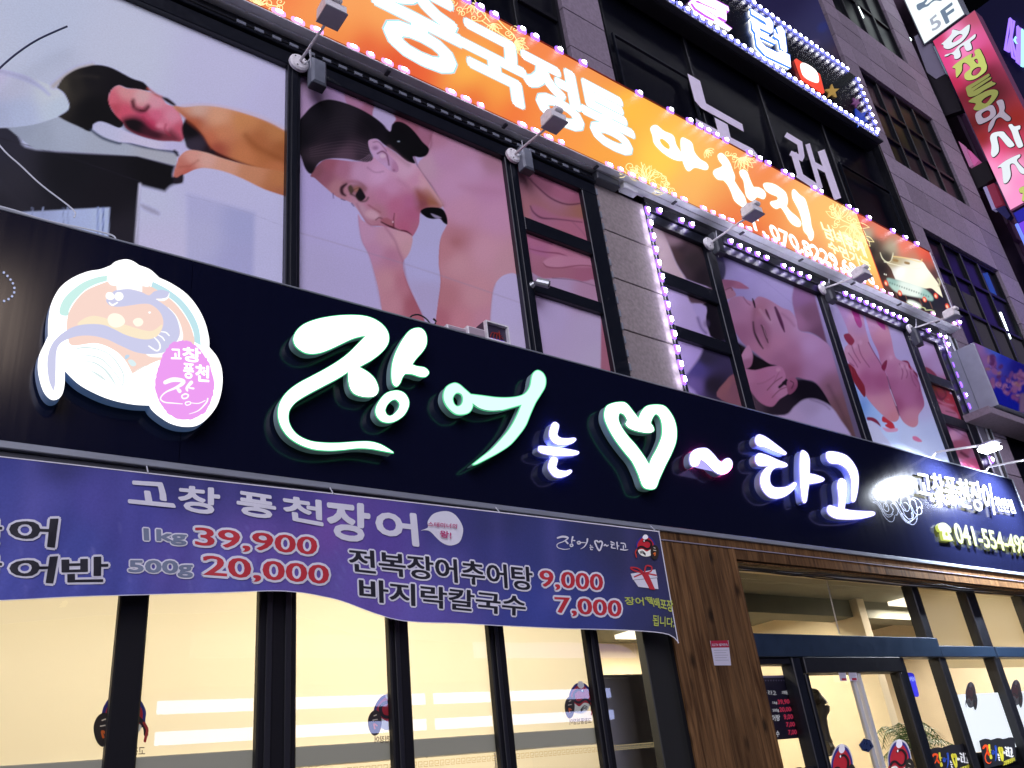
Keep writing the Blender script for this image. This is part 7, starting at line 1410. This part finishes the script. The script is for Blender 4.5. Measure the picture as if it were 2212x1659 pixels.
# dark tall ornament, pole and potted palm inside
orn = thing('tall_ornament', 'tall dark curved wooden ornament standing inside behind the left door', 'ornament', at(*T22([(930, 1500)])[0], 4.9))
OYp = 4.95
obj('ornament_body', tube([at(*p, OYp) for p in smooth_open(T22([(825, 1150), (835, 1190), (870, 1215), (895, 1260), (890, 1300), (895, 1340), (915, 1430), (930, 1500)]), 4)], [.055, .075, .07, .075, .085, .08, .075, .07, .06, .065, .07, .075, .08, .08, .08, .075, .07, .07, .065, .06, .055, .055, .05, .05, .05, .05, .055, .06, .06][:29], 10), mat('dark_driftwood', (.06, .05, .035), .5, noise=.3), orn, smooth=True)
obj('ornament_foot', tube([at(*p, OYp) for p in T22([(915, 1530), (945, 1530)])], .07, 8), mat('dark_driftwood'), orn)
random.seed(21)
pp = thing('potted_palm', 'green palm with drooping fronds standing inside behind the right door', 'plant', at(*T22([(1500, 1560)])[0], 5.2))
M_leaf = mat('palm_leaf', (.05, .10, .025), .5, noise=.3); pc = at(*T22([(1490, 1545)])[0], 5.25)
obj('stem', tube([(pc[0], 5.25, .2), (pc[0], 5.25, pc[2])], .03, 7), mat('palm_stem', (.12, .08, .04), .7), pp)
obj('pot', tube([(pc[0], 5.25, .14), (pc[0], 5.25, .5)], [.14, .19], 14), mat('clay_pot', (.25, .12, .06), .7), pp)
leafme = None
for k in range(15):
    az = 2*PI*k/15+random.uniform(-.2, .2); L = random.uniform(.30, .52); up = random.uniform(.05, .28)
    rib = [Vector((pc[0], 5.25, pc[2]))+Vector((math.cos(az)*L*t, math.sin(az)*L*t, up*math.sin(PI*t*.8)*1.2-.12*t*t)) for t in [i/8 for i in range(9)]]
    V = []; F = []
    for i in range(1, 9):
        d = (rib[i]-rib[i-1]).normalized(); sd_ = d.cross(Vector((0, 0, 1))).normalized()
        for sg_ in (-1, 1):
            for jj in (0, .5):
                b0 = len(V); p0 = rib[i-1].lerp(rib[i], jj); ln = .13*math.sin(PI*(i+jj)/9.6)+.03
                tip = p0+sd_*sg_*ln+d*ln*.5-Vector((0, 0, ln*.45)); V += [tuple(p0-d*.006), tuple(p0+d*.010), tuple(tip)]; F.append((b0, b0+1, b0+2))
    v2, f2 = tube(rib, .004, 4); b0 = len(V); V += v2; F += [tuple(i+b0 for i in f) for f in f2]
    obj('frond', (V, F), M_leaf, pp)
# card reader light column reflections aside: slim lit strip by the right post
sl2 = thing('strip_light', 'slim warm strip light running down beside the post right of the doors', 'light', at(*T22([(1650, 1080)])[0], 4.52))
obj('tube', tube([at(*T22([(1612, 960)])[0], 4.52), at(*T22([(1735, 1370)])[0], 4.52)], .008, 6), emat('warm_strip', (1., .78, .45), 1.6), sl2)
tcord = thing('bead_chain', 'bead chain hanging inside the transom window over the doors', 'chain', at(*T22([(1450, 450)])[0], 4.5))
for (p1, p2) in (((1452, 452), (1560, 800)), ((920, 395), (1015, 790))): obj('cord', tube([at(*T22([p1])[0], 4.5), at(*T22([p2])[0], 4.5)], .006, 5), M_whiteplastic, tcord)
# ------------------------------------------------------------------ purple menu banner hanging under the signboard
BN = thing('menu_banner', 'long purple and blue fabric banner with dish names and prices under the signboard', 'banner', (2.4, 4.10, rz(.3, 4.1)))
top = smooth_open([(-300, 954), (0, 985), (400, 1030), (737, 1067), (1100, 1108), (1424, 1147)], 8)
bot = smooth_open([(-300, 1310), (0, 1298), (160, 1290), (330, 1285), (480, 1281), (590, 1277), (650, 1281), (700, 1290), (740, 1300), (860, 1340), (1000, 1348), (1200, 1358), (1350, 1362), (1440, 1370), (1466, 1389)], 8)
def interp(P, u):
    L = [0]
    for i in range(1, len(P)): L.append(L[-1]+math.hypot(P[i][0]-P[i-1][0], P[i][1]-P[i-1][1]))
    return np.interp(u*L[-1], L, [p[0] for p in P]), np.interp(u*L[-1], L, [p[1] for p in P])
def banY(x, y):
    v = min(max((y-985-.11*x)/260, 0), 1.2); return 4.135-.035*v-.014*v*math.sin(x*.0125+.8)-.0035*v*math.sin(x*.041+y*.02)-.0012*math.sin(x*.11+y*.05)*v
NU, NV = 260, 44
uu = np.linspace(0, 1, NU+1); tx, ty = interp(top, uu); bx, by = interp(bot, uu)
V = []; PXY = []
for j in range(NV+1):
    v = j/NV
    for i in range(NU+1):
        x = tx[i]*(1-v)+bx[i]*v; y = ty[i]*(1-v)+by[i]*v
        V.append(at(x, y, banY(x, y))); PXY.append((x, y))
F = [(j*(NU+1)+i, (j+1)*(NU+1)+i, (j+1)*(NU+1)+i+1, j*(NU+1)+i+1) for j in range(NV) for i in range(NU)]
PXY = np.array(PXY)
p = Print(PXY[:, 0], PXY[:, 1], '4c48a0')
T01 = cv(0, 1008, .60759); T02 = cv(0, 2016, .60759); T12 = cv(1344, 2016, .60759)
p.fill(cc(T01, [(0, 1350, '343c94'), (0, 1500, '4850ac'), (400, 1350, '2a2c74'), (600, 1600, '5450b0'), (300, 1600, '5858b4'), (1200, 1450, '2c2c78'), (1700, 1500, '30307c'), (2000, 1600, '4a3c98')])+cc(T02, [(200, 520, '4a54b4'), (500, 200, '4450ac'), (700, 480, '4c56b6'), (1100, 280, '5c50ac'), (1500, 480, '5656b4'), (2100, 100, '7c50b0'), (1700, 200, '6c54b0'), (2150, 500, '6858b0'), (400, 60, '4048a0'), (900, 100, '4c4cac')])+cc(T12, [(100, 500, '6c54b4'), (300, 200, '5c44a4'), (500, 650, '6458b4'), (700, 100, '2c2c78'), (1000, 80, '202864'), (1000, 250, '2c3484'), (1400, 300, '28347c'), (1250, 600, '3444a0'), (1600, 700, '2c3a8c'), (1700, 130, '202858'), (2000, 300, '20204c'), (1950, 700, '262e68'), (2150, 800, '1c2040'), (700, 350, '4c489c'), (350, 550, '7058b8')]))
r_ = np.random.RandomState(3)
for k in range(46):
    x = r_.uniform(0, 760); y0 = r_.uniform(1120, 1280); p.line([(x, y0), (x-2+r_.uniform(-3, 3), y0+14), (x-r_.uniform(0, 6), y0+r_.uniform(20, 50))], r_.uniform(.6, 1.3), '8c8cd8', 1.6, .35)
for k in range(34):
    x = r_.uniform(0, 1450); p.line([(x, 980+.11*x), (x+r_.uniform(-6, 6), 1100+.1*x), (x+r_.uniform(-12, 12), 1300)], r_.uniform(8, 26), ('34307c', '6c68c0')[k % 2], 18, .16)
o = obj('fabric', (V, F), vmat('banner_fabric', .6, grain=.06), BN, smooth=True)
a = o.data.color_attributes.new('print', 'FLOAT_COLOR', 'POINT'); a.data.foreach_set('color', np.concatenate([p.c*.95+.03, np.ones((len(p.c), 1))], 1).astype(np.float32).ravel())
M_bw = mat('banner_white', (.80, .80, .88), .6, noise=.04); M_bk = mat('banner_black', (.012, .012, .022), .6); M_br = mat('banner_red', lin('c8303c'), .6, noise=.05); M_bg = mat('banner_grey', lin('7c88a0'), .6); M_bly = mat('banner_yellow', lin('c0cc60'), .6)
def by_(d): return lambda x, y: banY(x, y)-d
hem = [(tx[i], ty[i]+1.2, 2.4) for i in range(0, NU+1, 2)]
obj('hem', stroke_strip(hem, by_(.003), 1), M_bw, BN)
obj('hem', stroke_strip([(bx[i], by[i]-.9, 1.8) for i in range(0, NU+1, 2)], by_(.003), 1), M_bw, BN)
obj('hem', stroke_strip([(tx[-1]-1, ty[-1], 2), ((tx[-1]+bx[-1])/2-1, (ty[-1]+by[-1])/2, 2), (bx[-1]-1, by[-1], 2)], by_(.003), 3), M_bw, BN)
for xx in (-100, 320, 720, 1080, 1415):
    yy = 985+.1139*xx; a = at(xx, yy, 4.13); obj('tie_cord', tube([a, (a[0], 4.17, a[2]+.05)], .004, 5), M_cablew, BN)
def bt(s_, q, mm, off=.0, dx=0, dxn=1, outline=None, om=None, d=.006, nm='lettering'):
    if outline: obj(nm+'_outline', lettering(s_, q, by_(d-.0022), off=outline, dx=dx, dxn=dxn), om or M_bw, BN)
    obj(nm, lettering(s_, q, by_(d), off=off, dx=dx, dxn=dxn), mm, BN)
# heading
hd = [('고', T01([(838, 1460), (1075, 1475), (1130, 1625), (838, 1596)])), ('창', T01([(1160, 1490), (1420, 1510), (1420, 1680), (1160, 1640)])), ('풍', T01([(1540, 1525), (1775, 1560), (1790, 1705), (1540, 1670)])),
      ('천', T01([(1830, 1555), (2085, 1590), (2090, 1745), (1850, 1700)]))]
for s_, q in hd: bt(s_, q, M_bw, .030, nm='heading')
FB = 1.0
bt('장', [(706, 1082), (797, 1092), (797, 1172), (712, 1160)], M_bw, .034, nm='heading'); bt('어', [(813, 1103), (897, 1112), (903, 1178), (815, 1166)], M_bw, .034, nm='heading')
# speech bubble
bub = smooth_closed(T12([(515, 120), (560, 100), (560, 60), (600, 10), (680, -6), (740, 20), (785, 90), (785, 150), (760, 200), (700, 217), (640, 190), (580, 130), (545, 118)]), 4)
obj('speech_bubble', flat([bub], by_(.004)), M_bw, BN)
M_bm = mat('banner_magenta', lin('c04078'), .6)
bt('스테미너의', T12([(562, 62), (750, 78), (748, 108), (562, 92)]), M_bm, .020, d=.016, nm='bubble_lettering'); bt('왕!', T12([(640, 118), (712, 128), (712, 175), (640, 160)]), M_bm, .022, d=.016, nm='bubble_lettering')
# dishes
bt('장', T02([(-140, 50), (10, 50), (5, 240), (-140, 240)]), M_bk, .012, .020, 2, .070)
bt('어', T02([(70, 52), (368, 46), (345, 228), (70, 196)]), M_bk, .012, .020, 2, .070)
bt('장', T02([(-150, 280), (10, 285), (0, 470), (-150, 470)]), M_bk, .012, .020, 2, .070)
bt('어', T02([(72, 310), (365, 290), (335, 460), (72, 440)]), M_bk, .012, .020, 2, .070)
bt('반', T02([(408, 300), (692, 290), (690, 450), (410, 455)]), M_bk, .012, .020, 2, .070)
bt('1kg', T02([(935, 108), (1205, 128), (1203, 214), (940, 205)]), M_bg, .020, .012, 2, .078)
bt('500g', T02([(838, 314), (1243, 318), (1245, 424), (838, 410)]), M_bg, .020, .012, 2, .078)
bt('39,900', T02([(1265, 98), (2052, 165), (2048, 296), (1272, 232)]), M_br, .004, .018, 3, .070)
bt('20,000', T02([(1318, 280), (2128, 348), (2124, 486), (1326, 428)]), M_br, .004, .018, 3, .070)
bt('전복장어추어탕', T12([(50, 236), (1232, 360), (1242, 510), (58, 384)]), M_bk, .012, .016, 2, .072)
bt('바지락칼국수', T12([(118, 430), (1192, 548), (1190, 676), (124, 574)]), M_bk, .012, .016, 2, .072)
bt('9,000', T12([(1286, 376), (1692, 404), (1692, 526), (1290, 498)]), M_br, .004, .018, 3, .070)
bt('7,000', T12([(1384, 550), (1812, 574), (1812, 696), (1398, 668)]), M_br, .004, .018, 3, .070)
bt('장어', T12([(1835, 550), (1955, 555), (1962, 605), (1840, 600)]), M_bly, .02); bt('‘택배포장', T12([(1962, 545), (2148, 575), (2148, 650), (1985, 600)]), M_bly, .03); bt('됩니다,', T12([(2018, 665), (2158, 690), (2158, 748), (2020, 740)]), M_bly, .02)
brandline(BN, T12([(1385, 145), (1870, 175), (1872, 262), (1395, 245)]), by_(.006), M_bw, 1.15)
e0 = T12([(1972, 220)])[0]; sticker(BN, None, e0[0], e0[1], 22, 24, by_(.005), 1, small=True)
# gift box
def bflat(nm, g, q, mm, d): obj(nm, flat([smooth_closed(g(q), 3) if len(q) > 4 else g(q)], by_(d)), mm, BN)
bflat('gift_print', T12, [(1875, 400), (2035, 372), (2048, 425), (1890, 440)], M_bw, .006); bflat('gift_print', T12, [(1895, 442), (2045, 428), (2055, 500), (1925, 485)], M_bw, .006)
bflat('gift_ribbon', T12, [(1945, 398), (1985, 392), (2035, 505), (1998, 500)], M_br, .0068)
for P in ([(1955, 395), (1900, 380), (1875, 360), (1920, 365), (1960, 395)], [(1965, 395), (1975, 350), (2010, 355), (2005, 385), (1965, 395)], [(1960, 395), (1900, 420)], [(1965, 395), (2040, 410)]): obj('gift_bow', stroke_strip([(*T12([q])[0], 3.2) for q in P], by_(.007), 4), M_br, BN)

# ------------------------------------------------------------------ sign floodlights on arms (off), each with ballast box
def floodlight(base, head, bal, label, k):
    b_ = at(*base, YW-.06); r = P_ = None
    d = ray(*head); hx = b_[0]+.02; Yh = d[1]*(hx/d[0]); Yh = min(max(Yh, 3.45), 3.95); h = at(*head, Yh)
    t = thing('sign_floodlight', label, 'floodlight', b_, group='floodlights on arms under the orange sign')
    n = 18; V = []; 
    for yy, rr in ((YW-.05, .075), (YW-.075, .075), (YW-.088, .060), (YW-.090, .02)): V += [(b_[0]+rr*math.cos(2*PI*i/n), yy, b_[2]+rr*math.sin(2*PI*i/n)) for i in range(n)]
    F = [(j*n+i, j*n+(i+1) % n, (j+1)*n+(i+1) % n, (j+1)*n+i) for j in range(3) for i in range(n)]+[tuple(range(3*n, 4*n))]
    obj('base_disc', (V, F), M_whiteplastic, t)
    for a_ in (.6, 2.4, 4.3): obj('screw', tube([(b_[0]+.05*math.cos(a_), YW-.090, b_[2]+.05*math.sin(a_)), (b_[0]+.05*math.cos(a_), YW-.080, b_[2]+.05*math.sin(a_))], .007, 6), M_greydark, t)
    obj('arm', tube([(b_[0], YW-.088, b_[2]), h], .011, 8), M_whiteplastic, t)
    obj('wire', tube([tuple(q) for q in smooth_open([(b_[0]+.03, YW-.09, b_[2]-.02), (b_[0]+.07, YW-.12, b_[2]+.05), (b_[0]+.04, YW-.16, b_[2]+.12), (b_[0]+.08, YW-.10, b_[2]-.06), (b_[0]+.10, YW-.07, b_[2]-.14)], 5)], .004, 5), M_cablew, t)
    # head: wedge shaped reflector body with visor frame, mouth towards the sign
    H = Vector(h); up = Vector((0, 0, 1)); w = .082
    prof = [(-.03, -.045), (.10, -.055), (.115, -.035), (.105, .045), (.02, .06), (-.03, .03)]
    Vh = [(H.x+s_*w, H.y+a_, H.z+.03+c_) for s_ in (-1, 1) for a_, c_ in prof]; m_ = len(prof)
    Fh = [tuple(range(m_-1, -1, -1)), tuple(range(m_, 2*m_))]+[(i, (i+1) % m_, m_+(i+1) % m_, m_+i) for i in range(m_)]
    hd_ = obj('lamp_head', (Vh, Fh), M_whiteplastic, t)
    obj('lamp_glass', box(H.x-w*.85, H.x+w*.85, H.y+.112, H.y+.122, H.z, H.z+.065), M_greydark, hd_)
    obj('visor', box(H.x-w*1.02, H.x+w*1.02, H.y-.05, H.y+.12, H.z-.036, H.z-.024, .004), M_alu, hd_)
    obj('gear_box', box(H.x-w*.5, H.x+w*.5, H.y-.06, H.y+.03, H.z+.062, H.z+.10, .01), M_whiteplastic, hd_)
    obj('hinge', tube([(H.x, H.y-.01, H.z-.035), (H.x, H.y-.01, H.z+.0)], .016, 7), M_greydark, hd_)
    c_ = at(*bal, YW-.10)
    obj('ballast_box', box(c_[0]-.06, c_[0]+.06, YW-.14, YW-.055, c_[2]-.125, c_[2]+.125, .018), M_greyplastic if k < 2 else M_greydark, t)
    obj('ballast_cap', box(c_[0]-.055, c_[0]+.055, YW-.135, YW-.056, c_[2]-.135, c_[2]-.126), M_greydark, t)
FL = [((645, 137), (722, 24), (686, 160), 'white floodlight on an arm between the two large massage pictures'), ((1108, 337), (1203, 258), (1136, 346), 'white floodlight on an arm in front of the orange sign, right of the smiling woman'),
      ((1531, 527), (1632, 457), (1550, 527), 'grey floodlight on an arm just under the telephone number'), ((1777, 625), (1868, 592), (1793, 632), 'small floodlight over the frame between face and feet pictures'), ((1966, 712), (2063, 680), (1980, 727), 'small floodlight at the right end under the temple picture')]
for k, a in enumerate(FL): floodlight(*a, k)

# security camera on the frame, control boxes on the signboard top
cc_ = thing('security_camera', 'small silver security camera fixed to the mullion in front of the hands picture', 'camera', at(1146, 615, YW-.03))
a = at(1148, 616, YW-.025); b_ = at(1160, 608, YW-.11); c_ = at(1186, 614, YW-.17)
M_sil = mat('silver', (.55, .58, .6), .3, .7)
obj('mount', tube([a, (a[0]+.01, a[1]-.03, a[2]+.005)], [.030, .018], 10), M_sil, cc_); obj('neck', tube([(a[0]+.01, a[1]-.03, a[2]+.005), b_], .010, 8), M_sil, cc_); obj('camera_body', tube([b_, c_], [.034, .036], 12), M_sil, cc_)
obj('lens', tube([c_, tuple(Vector(c_)+(Vector(c_)-Vector(b_)).normalized()*.006)], .026, 12), M_greydark, cc_)
def on_board(x0, x1, y0): return at(x0, y0, YS+.03), at(x1, y0, YS+.03)
zt = rz(.715, YS)
for (x0, x1, h_, lb, mm) in ((1006, 1044, .075, 'flat white control box on top of the signboard below the picture', M_whiteplastic), (992-30, 1004, .04, 'low white cable tray on top of the signboard left of the control box', M_whiteplastic)):
    a = at(x0, 700, YS+.03)[0]; b_ = at(x1, 715, YS+.03)[0]
    t = thing('control_box', lb, 'control box', (a, YS+.03, zt)); obj('box_body', box(a, b_, YS+.01, YS+.10, zt, zt+h_, .005), mm, t); obj('box_lid', box(a+.01, b_-.01, YS+.004, YS+.0095, zt+.008, zt+h_-.012), mat('lid_pinkish', (.42, .34, .40), .5), t)
a = at(1047, 708, YS+.02)[0]; b_ = at(1098, 730, YS+.02)[0]
t = thing('junction_box', 'clear junction box with wires glowing violet inside on top of the signboard', 'junction box', (a, YS+.02, zt))
obj('box_body', box(a, b_, YS+.03, YS+.12, zt, zt+.16, .006), mat('box_dark', (.04, .03, .06), .4), t)
for q in ((a, b_, zt, zt+.012), (a, b_, zt+.148, zt+.16), (a, a+.012, zt+.012, zt+.148), (b_-.012, b_, zt+.012, zt+.148)): obj('rim', box(q[0], q[1], YS+.0, YS+.0295, q[2], q[3]), M_whiteplastic, t)
obj('glow', box(a+.04, b_-.04, YS+.022, YS+.0290, zt+.015, zt+.03), emat('violet_glow', (.25, .1, 1.), 1.2), t)
for k in range(4): obj('wire', tube([tuple(q) for q in smooth_open([(a+.04+.03*k, YS+.022, zt+.02), (a+.07+.02*k, YS+.018, zt+.08), (b_-.05-.01*k, YS+.022, zt+.05+.02*k)], 4)], .003, 5), mat('red_wire'), t)
wl_ = thing('loose_cable', 'short loose black cable looping over the signboard edge left of the boxes', 'cable', at(890, 690, YS+.02))
W0 = at(886, 683, YS-.0); obj('cable', tube([tuple(at(x, y, YS+.03)) for x, y, *r in smooth_open([(884, 690, 0), (890, 682, 0), (905, 680, 0), (920, 688, 0), (930, 700, 0)], 5)], .006, 5), M_cable, wl_)
obj('cable', tube([at(936, 688, YS+.03), at(942, 694, YS+.03), at(939, 702, YS+.03)], .008, 5), M_cable, wl_)
# white and dark wires crossing the far-left picture
w1 = thing('hanging_cable', 'thin white cable sagging in front of the dark part of the far-left picture', 'cable', at(80, 380, YW-.06))
obj('cable', tube([tuple(at(x, y, YW-.10)) for x, y, *r in smooth_open([(-60, 225, 0), (0, 315, 0), (45, 358, 0), (90, 400, 0), (157, 452, 0), (160, 470, 0)], 5)], .0045, 5), mat('cable_pale', (.6, .62, .7), .5, 0, (.8, .85, 1.), .15), w1)
w2 = thing('hanging_cable', 'dark bent wire in front of the pale top of the far-left picture', 'cable', at(80, 100, YW-.06))
obj('cable', tube([tuple(at(x, y, YW-.10)) for x, y, *r in smooth_open([(-40, 190, 0), (0, 147, 0), (40, 113, 0), (85, 84, 0), (145, 57, 0)], 5)], .006, 5), mat('cable_navy', (.04, .05, .12), .5), w2)
w3 = thing('hanging_cable', 'white wire lying along the top edge of the signboard at the far left', 'cable', at(200, 500, YS))
obj('cable', tube([tuple(at(x, y, YS+.02)) for x, y, *r in smooth_open([(-40, 436, 0), (30, 454, 0), (100, 476, 0), (230, 504, 0), (250, 517, 0)], 5)], .005, 5), mat('cable_pale'), w3)

# ------------------------------------------------------------------ lit arm lamps over the right end of the signboard
def solve_lamp(real, refl):
    r1 = ray(*real); r2 = ray(*refl); k1 = r1[0]/r1[1]; k2 = r2[0]/r2[1]; return YS*(k1-k2)/(k1+k2)
aL = solve_lamp((2140, 962), (1915, 1040)); aL = min(max(aL, .25), 1.0)
M_lampon = emat('lamp_on', (.86, .93, 1.), 40.)
for k, (real, label) in enumerate((((2142, 962), 'lit oval lamp on a long white arm at the right end of the signboard'), ((2250, 990), 'white arm of a second lit lamp crossing the right end of the signboard'))):
    h = at(*real, YS-aL)
    t = thing('arm_lamp', label, 'lamp', (h[0], YS, zt))
    obj('arm', tube([(h[0]-.02, YS+.04, zt+.01), (h[0]-.01, YS-.04, zt+.06), (h[0], YS-aL, h[2]+.02)], .013, 8), M_whiteplastic, t)
    n = 16; V = []; R = [(0, .04), (.05, .085), (.12, .10), (.19, .085), (.24, .03)]
    for (d_, rr) in R: V += [(h[0]+rr*math.cos(2*PI*i/n), YS-aL-.10+d_, h[2]+.02+rr*.32*math.sin(2*PI*i/n)) for i in range(n)]
    F = [(j*n+i, j*n+(i+1) % n, (j+1)*n+(i+1) % n, (j+1)*n+i) for j in range(len(R)-1) for i in range(n)]+[tuple(range(n-1, -1, -1)), tuple((len(R)-1)*n+i for i in range(n))]
    obj('lamp_shell', (V, F), mat('lamp_shell_grey', (.35, .34, .42), .4), t, smooth=True)
    o = obj('lamp_bulb', box(h[0]-.10, h[0]+.10, YS-aL-.07, YS-aL+.12, h[2]-.045, h[2]-.015, .02), M_lampon, t)
    ld = bpy.data.lights.new('lamp_beam', 'SPOT'); ld.energy = 1000; ld.color = (.80, .88, 1.); ld.spot_size = math.radians(125); ld.spot_blend = .8; ld.shadow_soft_size = .06
    lo = bpy.data.objects.new('lamp_beam', ld); link(lo); lo.parent = t; lo.location = Vector((h[0], YS-aL+.02, h[2]-.06))-wloc(t); lo.rotation_euler = Vector((-.1, .75, -.5)).to_track_quat('-Z', 'Y').to_euler()

# ------------------------------------------------------------------ the other side of the street (seen only in reflections, and it lights this side)
op = thing('opposite_building', 'low building across the street with lit shop and roof signs, mirrored in the shop glass', 'building', (5, -17, 0))
obj('wall', box(-30, 45, -26, -17, 0, 5.4), mat('opposite_wall', (.07, .06, .07), .8, noise=.2), op)
M_os = emat('opposite_strip', (.50, .56, 1.), 7.)
for z in (4.70, 3.90):
    for a_, b_ in ((-6, 2), (7.2, 15.8), (16.2, 24.3)): obj('strip_light', box(a_, b_, -16.98, -16.85, z, z+.34), M_os, op)
for (x0, x1, z0, z1, c_, s_) in ((-14, -7, 6.2, 7.4, (1., .55, .25), 1.6), (-4, 3, 6.3, 7.6, (.9, .9, 1.), 1.5), (8, 15, 6.2, 6.9, (1., .12, .10), 1.6), (18, 26, 6.2, 7.4, (.5, .4, 1.), 1.6), (-12, -4, .4, 3., (1., .8, .55), .6), (2, 9, .4, 3., (.9, .9, 1.), .6), (14, 20, .4, 3., (1., .7, .4), .6)):
    obj('shop_light', box(x0, x1, -16.98, -16.8, z0, z1), emat('opp_%d_%d' % (x0+50, int(z0*10)), c_, s_), op)

bbd = thing('billboard', 'warm lit billboard on a pole across the street, mirrored in the signboard', 'billboard', (1.45, -17.5, 0))
obj('pole', tube([(1.45, -17.5, 0), (1.45, -17.5, 14.2)], .2, 8), M_greydark, bbd)
obj('light_face', box(.5, 2.4, -17.2, -17.0, 14.2, 17.2), emat('billboard_glow', (1., .78, .62), 6.), bbd)
